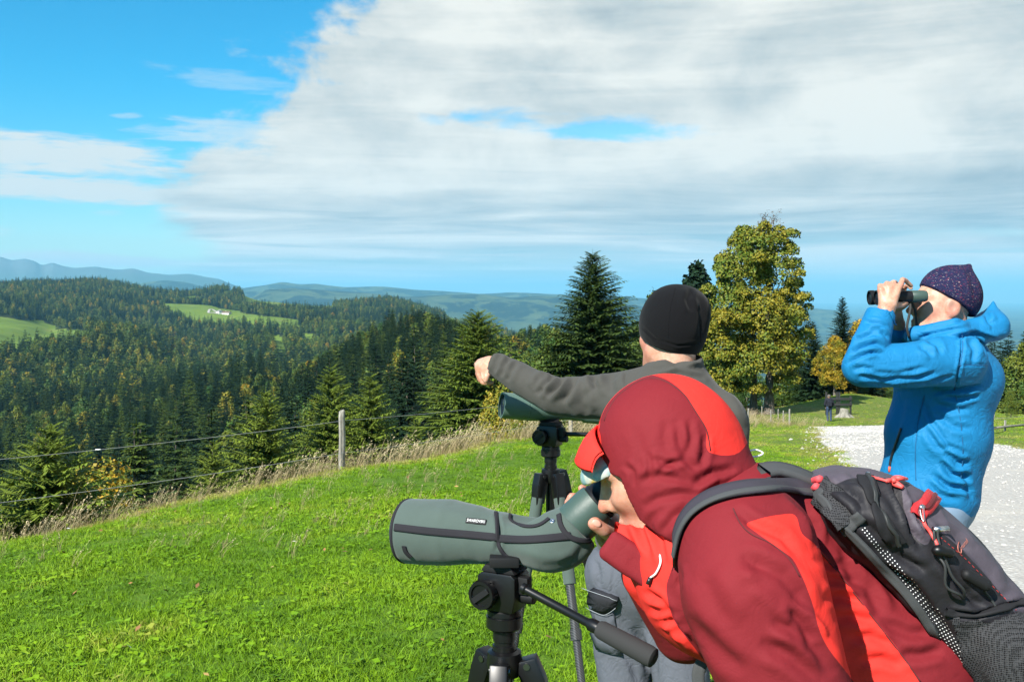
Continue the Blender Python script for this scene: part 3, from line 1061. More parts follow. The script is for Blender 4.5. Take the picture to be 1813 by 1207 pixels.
nearmix = (y < 420) & (u > 860) & (u < 1100)
con &= ~(nearmix & (RNG.uniform(0, 1, n) < .45))
H = np.where(con, RNG.normal(19, 5.0, n), RNG.normal(14.5, 3.2, n))
H = np.clip(H, 6, 30)
H[y < 200] *= .8
H[y > 1800] *= .9
ceil_u = [-200, 0, 200, 330, 420, 470, 540, 600, 650, 690, 715, 760, 800, 850, 900, 950, 1000, 1060, 1150, 1210, 1260, 1330, 1400, 1600, 1700, 1770, 1813, 2000]
ceil_v = [760, 745, 735, 715, 700, 672, 635, 600, 566, 542, 534, 540, 556, 574, 588, 566, 566, 560, 515, 500, 520, 560, 590, 600, 590, 574, 572, 560]
lim = np.interp(u, ceil_u, ceil_v) + RNG.uniform(0, 14, n)
zmax = EYE - (lim - HY) / FOC * y
room = zmax - z
m = (y < np.interp(u, [200, 320, 450, 560], [170, 220, 380, 900]))
H = np.where(m, np.minimum(H, room), H)
ok = H > 4.5
x, y, z, u, v, con, H, nz = (a[ok] for a in (x, y, z, u, v, con, H, nz))
n = len(x)
tint = np.where(con, np.clip(RNG.normal(.38, .19, n), 0, .95), np.clip(RNG.normal(.34, .20, n) + nz * .12, 0, .84))
rot = RNG.uniform(0, 6.28, n)
wid = RNG.uniform(.85, 1.2, n)
tint = np.where(~con & (y < 190), np.minimum(tint, .36), tint)
# which trees can be seen: scan every column of the picture from near to far
ub = np.clip(((u + 150) / 4).astype(int), 0, 539)
order = np.argsort(y)
skyline = np.full(540, 1207.0)
vis = np.zeros(n, bool)
vtop = v - H / y * FOC
half = np.maximum(1, (H * .10 / y * FOC / 4)).astype(int)
for i in order:
    a, b_ = max(0, ub[i] - half[i]), min(540, ub[i] + half[i] + 1)
    if vtop[i] < skyline[a:b_].max() - 5 and -20 < u[i] < 1833:
        vis[i] = True
    skyline[a:b_] = np.minimum(skyline[a:b_], vtop[i] + H[i] / y[i] * FOC * .3)
size = np.where(vis, H / y, 0)
big = np.argsort(-size)[:300]
single = np.zeros(n, bool)
single[big] = True
TINTS = (('dark green', 'mid green', 'light green'), ('green', 'yellowing', 'golden orange'))
REGS = ((110, 'behind the bushy young spruce'), (260, 'right of the bushy young spruce'), (430, 'behind the short young spruce'), (540, 'left of the fence post'), (640, 'behind the fence post'), (780, 'right of the fence post'),
        (880, 'around the tall ragged spruce'), (1000, 'behind the pointing forearm'), (1130, 'beside the broad dark spruce'), (1340, 'behind the black beanie'), (1600, 'beyond the maple and the walker'), (9999, 'right of the blue jacket'))
REG = lambda uu: [t_ for lim_, t_ in REGS if uu < lim_][0]
for i in np.where(single)[0]:
    k = int(RNG.integers(0, 3))
    me_ = MC[k] if con[i] else (MB_[k] if y[i] > 190 else B1[k])
    tn = tint[i]
    lab = '%s %s %s %s on the slope %s' % ('tall' if H[i] > (18 if con[i] else 13) else 'low', TINTS[0 if con[i] else 1][0 if tn < .33 else (1 if tn < .6 else 2)], 'conifer' if con[i] else 'broadleaf tree', 'high' if v[i] < np.interp(u[i], [0, 500, 800, 1813], [790, 730, 660, 650]) else 'low', REG(u[i]))
    t = tree('conifer_tree' if con[i] else 'broadleaf_tree', lab, 'tree', float(x[i]), float(y[i]), me_, TR_con if con[i] else TR_brd, float(H[i]), float(rot[i]), tn,
             'woodland trees on the slope ' + REG(u[i]), M_con if con[i] else M_brd, z=float(z[i]) - .2)
    t.scale = (float(H[i] * wid[i]), float(H[i] * wid[i]), float(H[i]))


def scatter(name, protos, P3, var, scl, rots, tints, mats, width=None):
    """one object of instanced copies (stuff)"""
    me = mesh_np(name, P3, tris=np.zeros((0, 3), np.int32))
    for nm, typ, val in (('iscale', 'FLOAT_VECTOR', scl), ('irot', 'FLOAT_VECTOR', rots)):
        a = me.attributes.new(nm, typ, 'POINT')
        a.data.foreach_set('vector', np.asarray(val, np.float32).ravel())
    set_attr(me, 'tint', tints)
    a = me.attributes.new('variant', 'INT', 'POINT')
    a.data.foreach_set('value', np.asarray(var, np.int32))
    g = bpy.data.node_groups.new(name, 'GeometryNodeTree')
    g.interface.new_socket('Geometry', in_out='INPUT', socket_type='NodeSocketGeometry')
    g.interface.new_socket('Geometry', in_out='OUTPUT', socket_type='NodeSocketGeometry')
    N = g.nodes
    gi, go = N.new('NodeGroupInput'), N.new('NodeGroupOutput')
    join = N.new('GeometryNodeJoinGeometry')

    def named(nm, typ):
        nd = N.new('GeometryNodeInputNamedAttribute')
        nd.data_type = typ
        nd.inputs['Name'].default_value = nm
        return [o_ for o_ in nd.outputs if o_.enabled and o_.name == 'Attribute'][0]
    vs = named('variant', 'INT')
    ss = named('iscale', 'FLOAT_VECTOR')
    rr = named('irot', 'FLOAT_VECTOR')
    e2r = N.new('FunctionNodeEulerToRotation')
    g.links.new(rr, e2r.inputs[0])
    for k_, (pm, mt) in enumerate(zip(protos, mats)):
        if len(pm.materials) == 0:
            pm.materials.append(mt)
        po = bpy.data.objects.new(name + '_piece', pm)
        cmp_ = N.new('FunctionNodeCompare')
        cmp_.data_type = 'INT'
        cmp_.operation = 'EQUAL'
        ins = [s_ for s_ in cmp_.inputs if s_.enabled]
        g.links.new(vs, ins[0])
        ins[1].default_value = k_
        oi = N.new('GeometryNodeObjectInfo')
        oi.inputs['Object'].default_value = po
        oi.inputs['As Instance'].default_value = True
        ip = N.new('GeometryNodeInstanceOnPoints')
        g.links.new(gi.outputs[0], ip.inputs['Points'])
        g.links.new(cmp_.outputs[0], ip.inputs['Selection'])
        g.links.new(oi.outputs['Geometry'], ip.inputs['Instance'])
        g.links.new(e2r.outputs[0], ip.inputs['Rotation'])
        g.links.new(ss, ip.inputs['Scale'])
        g.links.new(ip.outputs[0], join.inputs[0])
    g.links.new(join.outputs[0], go.inputs[0])
    o_ = obj(name, me)
    md = o_.modifiers.new('scatter', 'NODES')
    md.node_group = g
    return o_


rest = ~single
rx, ry, rz_, rc, rH, rt, rr_, rw = x[rest], y[rest], z[rest], con[rest], H[rest], tint[rest], rot[rest], wid[rest]
near_r = ry < 600
kc = RNG.integers(0, 4, len(rx))
kb = RNG.integers(0, 3, len(rx))
var = np.where(near_r, np.where(rc, 7 + kc % 3, np.where(ry > 190, 10 + kb, 13 + kb)), np.where(rc, kc, 4 + kb))
fo = scatter('forest', FC + FB + MC + MB_ + B1, np.stack([rx, ry, rz_ - .3], 1), var, np.stack([rH * rw, rH * rw, rH], 1),
             np.stack([rx * 0, rx * 0, rr_], 1), rt, [M_con] * 4 + [M_brd] * 3 + [M_con] * 3 + [M_brd] * 6)
tag(fo, 'dense mixed autumn forest covering the hillsides across the valley', 'forest', kind='stuff')
# ================================================================== implicit-surface modelling
def A3(v):
    return np.array(tuple(v), np.float32)


def cone(a, b, ra, rb, sc=None):
    a, b = A3(a), A3(b)
    ba = b - a
    L2 = float(ba @ ba) + 1e-12

    def f(p):
        q = p - a
        t = np.clip(q @ ba / L2, 0, 1)
        return np.linalg.norm(q - t[:, None] * ba, axis=1) - (ra + (rb - ra) * t)
    return f


def chain(pts):
    """pts: list of (vector, radius)"""
    fs = [cone(a[0], b[0], a[1], b[1]) for a, b in zip(pts, pts[1:])]

    def f(p):
        d = fs[0](p)
        for g in fs[1:]:
            d = np.minimum(d, g(p))
        return d
    return f


def ball(c, r):
    c = A3(c)
    return lambda p: np.linalg.norm(p - c, axis=1) - r


def ellip(c, r, M=None):
    c, r = A3(c), np.array(r, np.float32)
    Mt = None if M is None else np.array([tuple(q) for q in M], np.float32).T

    def f(p):
        q = p - c
        if Mt is not None:
            q = q @ Mt
        k0 = np.linalg.norm(q / r, axis=1)
        k1 = np.linalg.norm(q / (r * r), axis=1) + 1e-9
        return k0 * (k0 - 1) / k1
    return f


def rbox(c, half, M=None, r=0.01):
    c, half = A3(c), np.array(half, np.float32) - r
    Mt = None if M is None else np.array([tuple(q) for q in M], np.float32).T

    def f(p):
        q = p - c
        if Mt is not None:
            q = q @ Mt
        q = np.abs(q) - half
        return np.linalg.norm(np.maximum(q, 0), axis=1) + np.minimum(q.max(axis=1), 0) - r
    return f


def plane(c, n):
    """negative on the side away from n"""
    n = Vector(n).normalized()
    c, n = A3(c), A3(n)
    return lambda p: (p - c) @ n


def smin(a, b, k):
    if k <= 0:
        return np.minimum(a, b)
    h = np.maximum(k - np.abs(a - b), 0) / k
    return np.minimum(a, b) - h * h * k * .25


def U(k, *fs):
    def f(p):
        d = fs[0](p)
        for g in fs[1:]:
            d = smin(d, g(p), k)
        return d
    return f


def sub(f, g, k=0.0):
    return lambda p: -smin(-f(p), g(p), k)


def inter(f, g, k=0.0):
    return lambda p: -smin(-f(p), -g(p), k)


def grow(f, r):
    return lambda p: f(p) - r


def frame(origin, fwd, up):
    f = Vector(fwd).normalized()
    u = Vector(up)
    u = (u - f * u.dot(f)).normalized()
    l = u.cross(f)
    return Vector(origin), (f, l, u)


def in_frame(fr, f):
    """evaluate f given in local coordinates (forward, left, up)"""
    o, ax = fr
    o = A3(o)
    M = np.array([tuple(q) for q in ax], np.float32).T
    return lambda p: f((p - o) @ M)


def loc(fr, a, b, c):
    o, (f, l, u) = fr
    return o + f * a + l * b + u * c


def sdf_mesh(name, f, lo, hi, h, margin=8.0):
    lo, hi = np.array(tuple(lo), np.float32), np.array(tuple(hi), np.float32)
    C = 4
    nc = np.ceil((hi - lo) / (h * C)).astype(int) + 2
    ax = [lo[i] + np.arange(nc[i], dtype=np.float32) * h * C for i in range(3)]
    G = np.stack(np.meshgrid(*ax, indexing='ij'), -1).reshape(-1, 3)
    dc = f(G).reshape(nc)
    act = np.abs(dc) < margin * h
    D = np.repeat(np.repeat(np.repeat(dc, C, 0), C, 1), C, 2).astype(np.float32)
    offs = np.stack(np.meshgrid(*([np.arange(C)] * 3), indexing='ij'), -1).reshape(-1, 3)
    ci = np.argwhere(act)
    fi = (ci[:, None, :] * C + offs[None]).reshape(-1, 3)
    # sample (i*C+o) sits at lo + (i*C + o - C/2) h, so a block is centred on its coarse sample
    pp = lo + (fi.astype(np.float32) - C / 2 + .5) * h
    vals = np.empty(len(pp), np.float32)
    for s in range(0, len(pp), 400000):
        vals[s:s + 400000] = f(pp[s:s + 400000])
    D[fi[:, 0], fi[:, 1], fi[:, 2]] = vals
    org = lo + (-C / 2 + .5) * h
    S = D < 0
    sh = np.array(D.shape)
    n = sh - 1
    cnt = np.zeros(n, np.int8)
    for a in (0, 1):
        for b in (0, 1):
            for c in (0, 1):
                cnt += S[a:n[0] + a, b:n[1] + b, c:n[2] + c]
    cells = np.argwhere((cnt > 0) & (cnt < 8))
    idx = np.full(n, -1, np.int32)
    idx[cells[:, 0], cells[:, 1], cells[:, 2]] = np.arange(len(cells))
    acc = np.zeros((len(cells), 3), np.float32)
    num = np.zeros(len(cells), np.float32)
    i, j, k = cells.T
    corner = {}
    for a in (0, 1):
        for b in (0, 1):
            for c in (0, 1):
                corner[a, b, c] = D[i + a, j + b, k + c]
    for a in (0, 1):
        for b in (0, 1):
            for axis in range(3):
                o0 = [a, b]
                o0.insert(axis, 0)
                o1 = list(o0)
                o1[axis] = 1
                d0, d1 = corner[tuple(o0)], corner[tuple(o1)]
                m = (d0 < 0) != (d1 < 0)
                t = d0 / np.where(m, d0 - d1, 1)
                pt = np.empty((len(cells), 3), np.float32)
                for q in range(3):
                    pt[:, q] = o0[q]
                pt[:, axis] = t
                acc[m] += pt[m]
                num[m] += 1
    V = (cells + acc / np.maximum(num, 1)[:, None]) * h + org
    quads = []
    for axis in range(3):
        sl0 = [slice(1, sh[q] - 1) for q in range(3)]
        sl0[axis] = slice(0, sh[axis] - 1)
        sl1 = list(sl0)
        sl1[axis] = slice(1, sh[axis])
        s0, s1 = S[tuple(sl0)], S[tuple(sl1)]
        e = np.argwhere(s0 != s1)
        if not len(e):
            continue
        flip = s0[e[:, 0], e[:, 1], e[:, 2]]
        e = e + np.array([0 if q == axis else 1 for q in range(3)])
        b, c = [q for q in range(3) if q != axis]
        cs = []
        for (db, dcc) in ((-1, -1), (0, -1), (0, 0), (-1, 0)):
            g = e.copy()
            g[:, b] += db
            g[:, c] += dcc
            cs.append(idx[g[:, 0], g[:, 1], g[:, 2]])
        q = np.stack(cs, 1)
        if axis == 1:
            flip = ~flip
        q[~flip] = q[~flip][:, ::-1]
        quads.append(q)
    Q = np.concatenate(quads)
    Q = Q[(Q >= 0).all(1)]
    return V.astype(np.float64), Q


def relax(V, Q, it=2, lam=.5):
    n = len(V)
    e = np.concatenate([Q[:, [0, 1]], Q[:, [1, 2]], Q[:, [2, 3]], Q[:, [3, 0]]])
    e = np.concatenate([e, e[:, ::-1]])
    deg = np.bincount(e[:, 0], minlength=n)[:, None]
    for _ in range(it):
        s = np.stack([np.bincount(e[:, 0], V[e[:, 1], k], n) for k in range(3)], 1)
        V = V * (1 - lam) + lam * s / np.maximum(deg, 1)
    return V


def vnormals(V, Q):
    a, b, c, d = (V[Q[:, i]] for i in range(4))
    fn = np.cross(c - a, d - b)
    N = np.zeros_like(V)
    for i in range(4):
        for k in range(3):
            N[:, k] += np.bincount(Q[:, i], fn[:, k], len(V))
    return N / (np.linalg.norm(N, axis=1)[:, None] + 1e-12)


def facing(V, N):
    d = np.array((0, 0, EYE)) - V
    d /= np.linalg.norm(d, axis=1)[:, None]
    return (d * N).sum(1)


def crease(V, Q, strokes, ymax=None):
    """folds pressed into the cloth: strokes of (pixel polyline, half width px, depth m[, ridge])"""
    N = vnormals(V, Q)
    fc = np.clip(facing(V, N) * 2.5, 0, 1)
    if ymax is not None:
        fc = fc * (V[:, 1] < ymax)
    u, v = pix(V[:, 0], np.maximum(V[:, 1], .2), V[:, 2])
    disp = np.zeros(len(V))
    for st in strokes:
        pl, wd, dp = st[:3]
        bx = np.array(pl)
        m = np.where((u > bx[:, 0].min() - 4 * wd) & (u < bx[:, 0].max() + 4 * wd) & (v > bx[:, 1].min() - 4 * wd) & (v < bx[:, 1].max() + 4 * wd) & (fc > 0))[0]
        if not len(m):
            continue
        dd, fr = seg_dist(u[m], v[m], pl)
        tp = np.clip(np.minimum(fr, 1 - fr) * 4.5, 0, 1) ** .7
        prof = -np.exp(-(dd / wd) ** 2) + .62 * np.exp(-((dd - 1.9 * wd) / (1.05 * wd)) ** 2)
        disp[m] += prof * tp * dp * fc[m]
    return V + N * disp[:, None]


def rumple(V, Q, amp, scale, seed, stretch=(1, 1, 1), octv=3, sharp=False):
    N = vnormals(V, Q)
    n = vnoise(V * np.array(stretch), scale, seed, octv)
    if sharp:
        n = .5 - np.abs(n) * 1.6
    return V + N * (n * amp)[:, None]


def to_obj(name, V, Q, mat, parent=None, attrs=None):
    me = smooth_me(mesh_np(name, V, quads=Q))
    for k_, a in (attrs or {}).items():
        set_attr(me, k_, a)
    return obj(name, me, mat, parent)


def poly_field(V, poly, ymax=None, ymin=None):
    """signed pixel distance to a panel outlined in the picture (positive inside), near side only"""
    u, v = pix(V[:, 0], np.maximum(V[:, 1], .2), V[:, 2])
    n0 = len(poly)
    ring = spline([(q[0], q[1], 0) for q in list(poly[-2:]) + list(poly) + list(poly[:2])], (n0 + 3) * 5 + 1)[10:-15]
    poly = [(q.x, q.y) for q in ring]
    d, _ = seg_dist(u, v, poly, closed=True)
    s = np.where(in_poly(u, v, poly), d, -d)
    if ymax is not None:
        s = np.where(V[:, 1] < ymax, s, -50)
    return np.clip(s, -50, 50)


def bvh_of(o):
    me = o.data
    co = np.zeros(len(me.vertices) * 3, np.float32)
    me.vertices.foreach_get('co', co)
    return BVHTree.FromPolygons([tuple(q) for q in co.reshape(-1, 3)], [tuple(p.vertices) for p in me.polygons])


def cast(bv, px, py):
    o_ = Vector((0, 0, EYE))
    d_ = (P(px, py, 1.0) - o_).normalized()
    hit = bv.ray_cast(o_, d_)
    if hit[0] is None:
        return None
    n_ = hit[1]
    if n_.dot(d_) > 0:
        n_ = -n_
    return hit[0], n_


def spline(pts, n):
    pts = [Vector(q) for q in pts]
    if len(pts) == 2:
        return [pts[0].lerp(pts[1], i / (n - 1)) for i in range(n)]
    ext = [pts[0] * 2 - pts[1]] + pts + [pts[-1] * 2 - pts[-2]]
    out = []
    m = len(pts) - 1
    for i in range(n):
        t = i / (n - 1) * m
        s = min(int(t), m - 1)
        t -= s
        a, b, c, d_ = ext[s], ext[s + 1], ext[s + 2], ext[s + 3]
        out.append(.5 * ((2 * b) + (c - a) * t + (2 * a - 5 * b + 4 * c - d_) * t * t + (3 * b - a - 3 * c + d_) * t ** 3))
    return out


def surf_path(bv, pxs, n, lift=.004):
    """points and normals on a surface along a smooth line drawn on it"""
    pl = spline([(q[0], q[1], 0) for q in pxs], n)
    out = []
    for q in pl:
        h = cast(bv, q.x, q.y)
        if h is not None:
            out.append((h[0] + h[1] * lift, h[1]))
    return out


def ribbon_mesh(path, width, thick, wfun=None, crown=0.0):
    """band lying on a surface: rectangular section with a slight crown"""
    V, Q = [], []
    n = len(path)
    for i, (p, nn) in enumerate(path):
        t = (path[min(i + 1, n - 1)][0] - path[max(i - 1, 0)][0]).normalized()
        nn = (nn - t * nn.dot(t)).normalized()
        s = t.cross(nn).normalized()
        w_ = width * (wfun(i / (n - 1)) if wfun else 1.0) * .5
        for (a, b) in ((-1, 0), (-.92, 1), (-.4, 1 + crown), (.4, 1 + crown), (.92, 1), (1, 0), (0, -.6)):
            V.append(p + s * (w_ * a) + nn * (thick * b))
    m = 7
    for i in range(n - 1):
        for k in range(m):
            k2 = (k + 1) % m
            Q.append((i * m + k, i * m + k2, (i + 1) * m + k2, (i + 1) * m + k))
    return V, Q


def smooth_path(path, it=2):
    for _ in range(it):
        path = [path[0]] + [((path[i - 1][0] + path[i][0] * 2 + path[i + 1][0]) / 4, (path[i - 1][1] + path[i][1] * 2 + path[i + 1][1]).normalized()) for i in range(1, len(path) - 1)] + [path[-1]]
    return path


def band(name, bv, pxs, width, thick, mat, parent, n=24, lift=.003, wfun=None, sm=2):
    path = surf_path(bv, pxs, n, lift)
    if len(path) < 3:
        print('band misses the surface:', name, pxs[0])
        return None
    path = smooth_path(path, sm)
    V, Q = ribbon_mesh(path, width, thick, wfun)
    me = mesh_np(name, np.array([tuple(q) for q in V]), quads=np.array(Q))
    return obj(name, smooth_me(me), mat, parent)


def tube_mesh(pts, rad, n=8, cap=True, ns=None):
    pts = [Vector(q) for q in pts]
    V, Q, T = [], [], []
    m = len(pts)
    rr = rad if isinstance(rad, (list, tuple)) else [rad] * m
    ref = Vector((0.13, .29, .95))
    up = None
    for i in range(m):
        t = (pts[min(i + 1, m - 1)] - pts[max(i - 1, 0)]).normalized()
        if up is None:
            up = t.cross(ref).normalized()
        up = (up - t * up.dot(t)).normalized()
        s = t.cross(up)
        for k in range(n):
            a = 6.28318 * k / n
            V.append(pts[i] + up * (math.cos(a) * rr[i]) + s * (math.sin(a) * rr[i]))
    for i in range(m - 1):
        for k in range(n):
            k2 = (k + 1) % n
            Q.append((i * n + k, i * n + k2, (i + 1) * n + k2, (i + 1) * n + k))
    if cap:
        for e, fl in ((0, True), (m - 1, False)):
            V.append(pts[e])
            c = len(V) - 1
            for k in range(n):
                k2 = (k + 1) % n
                T.append((c, e * n + k2, e * n + k) if fl else (c, e * n + k, e * n + k2))
    return V, Q, T


def tube(name, pts, rad, mat, parent=None, n=8, seg=None, flat=False):
    if seg:
        pts = spline(pts, seg)
        if isinstance(rad, (list, tuple)):
            rad = list(np.interp(np.linspace(0, 1, seg), np.linspace(0, 1, len(rad)), rad))
    V, Q, T = tube_mesh(pts, rad, n)
    me = mesh_np(name, np.array([tuple(q) for q in V]), quads=np.array(Q), tris=np.array(T))
    if not flat:
        smooth_me(me)
    return obj(name, me, mat, parent)


def lathe(name, a, axis, prof, mat, parent=None, n=40, sharp=True):
    """surface of revolution: prof = [(distance along axis, radius), ...] from point a; steps stay crisp"""
    a, ax = Vector(a), Vector(axis).normalized()
    up = ax.cross(Vector((.21, .33, .92))).normalized()
    s = ax.cross(up)
    pr = []
    for i, (d_, r_) in enumerate(prof):
        pr.append((d_, r_))
    V, Q = [], []
    for (d_, r_) in pr:
        for k in range(n):
            t = 6.28318 * k / n
            V.append(a + ax * d_ + (up * math.cos(t) + s * math.sin(t)) * max(r_, 1e-4))
    for i in range(len(pr) - 1):
        for k in range(n):
            k2 = (k + 1) % n
            Q.append((i * n + k, (i + 1) * n + k, (i + 1) * n + k2, i * n + k2))
    me = mesh_np(name, np.array([tuple(q) for q in V]), quads=np.array(Q))
    smooth_me(me)
    o_ = obj(name, me, mat, parent)
    if sharp:
        try:
            me.set_sharp_from_angle(angle=R(32))
        except Exception:
            pass
    return o_


def solid(name, bm, mat, parent=None, bevel=0.0, seg=2, smooth=True):
    if bevel > 0:
        bmesh.ops.bevel(bm, geom=[e for e in bm.edges], offset=bevel, segments=seg, affect='EDGES', profile=.6, clamp_overlap=True)
    me = bpy.data.meshes.new(name)
    bm.to_mesh(me)
    bm.free()
    if smooth:
        smooth_me(me)
        try:
            me.set_sharp_from_angle(angle=R(35))
        except Exception:
            pass
    return obj(name, me, mat, parent)


def bm_box(c, half, ax=None):
    bm = bmesh.new()
    bmesh.ops.create_cube(bm, size=2.0)
    ax = ax or (Vector((1, 0, 0)), Vector((0, 1, 0)), Vector((0, 0, 1)))
    c = Vector(c)
    for q in bm.verts:
        q.co = c + ax[0] * (q.co.x * half[0]) + ax[1] * (q.co.y * half[1]) + ax[2] * (q.co.z * half[2])
    return bm


def bm_prism(poly, c, ax, depth):
    """polygon (a, b) in the plane of ax[0], ax[1], extruded along ax[2] by +-depth"""
    bm = bmesh.new()
    c = Vector(c)
    f0 = [bm.verts.new(c + ax[0] * a + ax[1] * b - ax[2] * depth) for a, b in poly]
    f1 = [bm.verts.new(c + ax[0] * a + ax[1] * b + ax[2] * depth) for a, b in poly]
    n = len(poly)
    bm.faces.new(f0[::-1])
    bm.faces.new(f1)
    for i in range(n):
        bm.faces.new((f0[i], f0[(i + 1) % n], f1[(i + 1) % n], f1[i]))
    bmesh.ops.recalc_face_normals(bm, faces=bm.faces)
    return bm


# ------------------------------------------------------------------ heads and hands
def bound(f, c, r):
    c = A3(c)

    def g(p):
        d_ = np.linalg.norm(p - c, axis=1) - r
        m_ = d_ < .03
        d_ = d_ + .02
        if m_.any():
            d_[m_] = f(p[m_])
        return d_
    return g


def head_sdf(fr, nose=1.0, sc=1.0, ears=True):
    L = lambda *q: np.array(q, np.float32)
    parts = [
        (ellip(L(-.012, 0, .035), (.098, .078, .092)), .0),
        (ellip(L(.030, 0, -.045), (.068, .060, .082)), .05),
        (cone(L(.062, 0, -.098), L(.070, 0, -.103), .026, .024), .04),
        (cone(L(.0, .055, -.055), L(.055, .030, -.098), .018, .02), .04),
        (cone(L(.0, -.055, -.055), L(.055, -.030, -.098), .018, .02), .04),
        (ellip(L(.060, .042, -.022), (.026, .022, .020)), .03),
        (ellip(L(.060, -.042, -.022), (.026, .022, .020)), .03),
        (cone(L(.078, .014, .030), L(.070, .052, .026), .011, .008), .02),
        (cone(L(.078, -.014, .030), L(.070, -.052, .026), .011, .008), .02),
    ]

    def f(p):
        d = parts[0][0](p)
        for g, k in parts[1:]:
            d = smin(d, g(p), k)
        for s in (1, -1):       # sockets, then lids and eyeballs
            d = -smin(-d, ellip(L(.095, .032 * s, .006), (.020, .017, .012))(p), .018)
            d = smin(d, ball(L(.073, .031 * s, .006), .0145)(p), .006)
        d = smin(d, cone(L(.088, 0, .012), L(.088 + .028 * nose, 0, -.030), .009, .0125)(p), .016)
        for s in (1, -1):
            d = smin(d, ball(L(.101, .013 * s, -.036), .0085)(p), .010)
            d = -smin(-d, ball(L(.108, .0075 * s, -.044), .0040)(p), .004)
        d = smin(d, ellip(L(.094, 0, -.066), (.012, .025, .0062))(p), .008)
        d = smin(d, ellip(L(.091, 0, -.079), (.012, .021, .0072))(p), .008)
        d = -smin(-d, cone(L(.106, -.024, -.0722), L(.106, .024, -.0722), .0035, .0035)(p), .004)
        for s in ((1, -1) if ears else ()):
            e = ellip(L(-.012, .079 * s, -.008), (.026, .010, .034))(p)
            e = -smin(-e, ellip(L(-.006, .090 * s, -.004), (.014, .008, .020))(p), .006)
            d = smin(d, e, .008)
        return d
    return bound(in_frame(fr, lambda p: f(p / sc) * sc), loc(fr, .01, 0, -.01), .16)


def finger(pts, r):
    rr = np.linspace(r, r * .78, len(pts))
    return chain([(q, float(w_)) for q, w_ in zip(pts, rr)])


def m_skin(nt, b):
    co = nt.coord('Object')
    n = nt.noise(co, 60, 4, 0.6)
    n2 = nt.noise(co, 420, 2, 0.5)
    c = nt.ramp(n, [(0.3, (0.42, 0.205, 0.135)), (0.55, (0.52, 0.285, 0.195)), (0.75, (0.58, 0.34, 0.25))])
    red = nt.attr('red')
    c = nt.mix(nt.math('MULTIPLY', red, 0.6), c, (0.46, 0.125, 0.085))
    c = nt.mix(nt.attr('stubble'), c, (0.20, 0.14, 0.11))
    nt.put(b.inputs['Base Color'], c)
    nt.put(b.inputs['Normal'], nt.bump(nt.math('ADD', n2, n), 0.18, 0.002))
    b.inputs['Subsurface Weight'].default_value = 0.18
    b.inputs['Subsurface Radius'].default_value = (0.010, 0.004, 0.002)
    b.inputs['Subsurface Scale'].default_value = 0.5


M_skin = material('skin', rough=0.48, spec=0.4, fn=m_skin)


def cloth_fn(c1, c2=None, c3=None, weave=900, wstr=.12, bumpd=.0008, var=.12, soft=0, crink=0):
    def fn(nt, b):
        co = nt.coord('Object')
        n = nt.noise(co, 9, 4, 0.6)
        wv = nt.noise(co, weave, 2, 0.5)
        c = c1
        if c2 is not None:
            c = nt.mix(nt.smooth(nt.attr('panel'), -.6, .6), c1, c2)
        if c3 is not None:
            c = nt.mix(nt.smooth(nt.attr('panel2'), -.6, .6), c, c3)
        k_ = nt.math('ADD', 1.0 - var, nt.math('MULTIPLY', nt.math('ADD', n, nt.math('MULTIPLY', wv, .6)), var * 1.25))
        c = nt.mix(1.0, c, nt.comb(k_, k_, k_), 'MULTIPLY')
        nt.put(b.inputs['Base Color'], c)
        h = wv
        if soft:
            h = nt.math('ADD', nt.math('MULTIPLY', wv, .6), nt.noise(co, 160, 3, .6))
        nb = nt.bump(h, wstr, bumpd)
        m_ = nt.noise(co, 38, 3, .55, .6)
        nb = nt.bump(m_, .22, .004, nb)
        if crink:
            r_ = nt.noise(co, 15, 2, .5, 1.4)
            r_ = nt.math('ABSOLUTE', nt.math('SUBTRACT', r_, .5))
            r_ = nt.smooth(r_, 0.0, .085)
            nb = nt.bump(r_, crink, .006, nb)
        nt.put(b.inputs['Normal'], nb)
    return fn


M_softshell = material('softshell_red', rough=.78, spec=.15, fn=cloth_fn((.165, .013, .018), (.68, .032, .024), weave=420, wstr=.22, bumpd=.0010, var=.20, crink=.06))
M_fleece = material('fleece_grey', rough=.95, spec=.1, fn=cloth_fn((.058, .056, .050), weave=380, wstr=.45, bumpd=.0015, soft=1), **{'Sheen Weight': .08, 'Sheen Roughness': .5})
M_blackfleece = material('fleece_black', rough=.95, spec=.08, fn=cloth_fn((.006, .006, .007), weave=350, wstr=.3, bumpd=.0015, soft=1), **{'Sheen Weight': .06})
M_blue = material('shell_blue', rough=.68, spec=.22, fn=cloth_fn((.006, .150, .335), weave=300, wstr=.12, var=.14, crink=.20))
M_workgrey = material('work_trousers', rough=.85, spec=.15, fn=cloth_fn((.088, .096, .115), (.022, .023, .027), weave=320, wstr=.3, var=.18, crink=.2))
M_jeans = material('denim', rough=.85, spec=.15, fn=cloth_fn((.17, .24, .33), weave=600, wstr=.3))
M_dark = material('dark_cloth', rough=.85, spec=.15, fn=cloth_fn((.018, .020, .028), weave=800, wstr=.2))
M_boot = material('boot_leather', color=(.05, .04, .03), rough=.6)


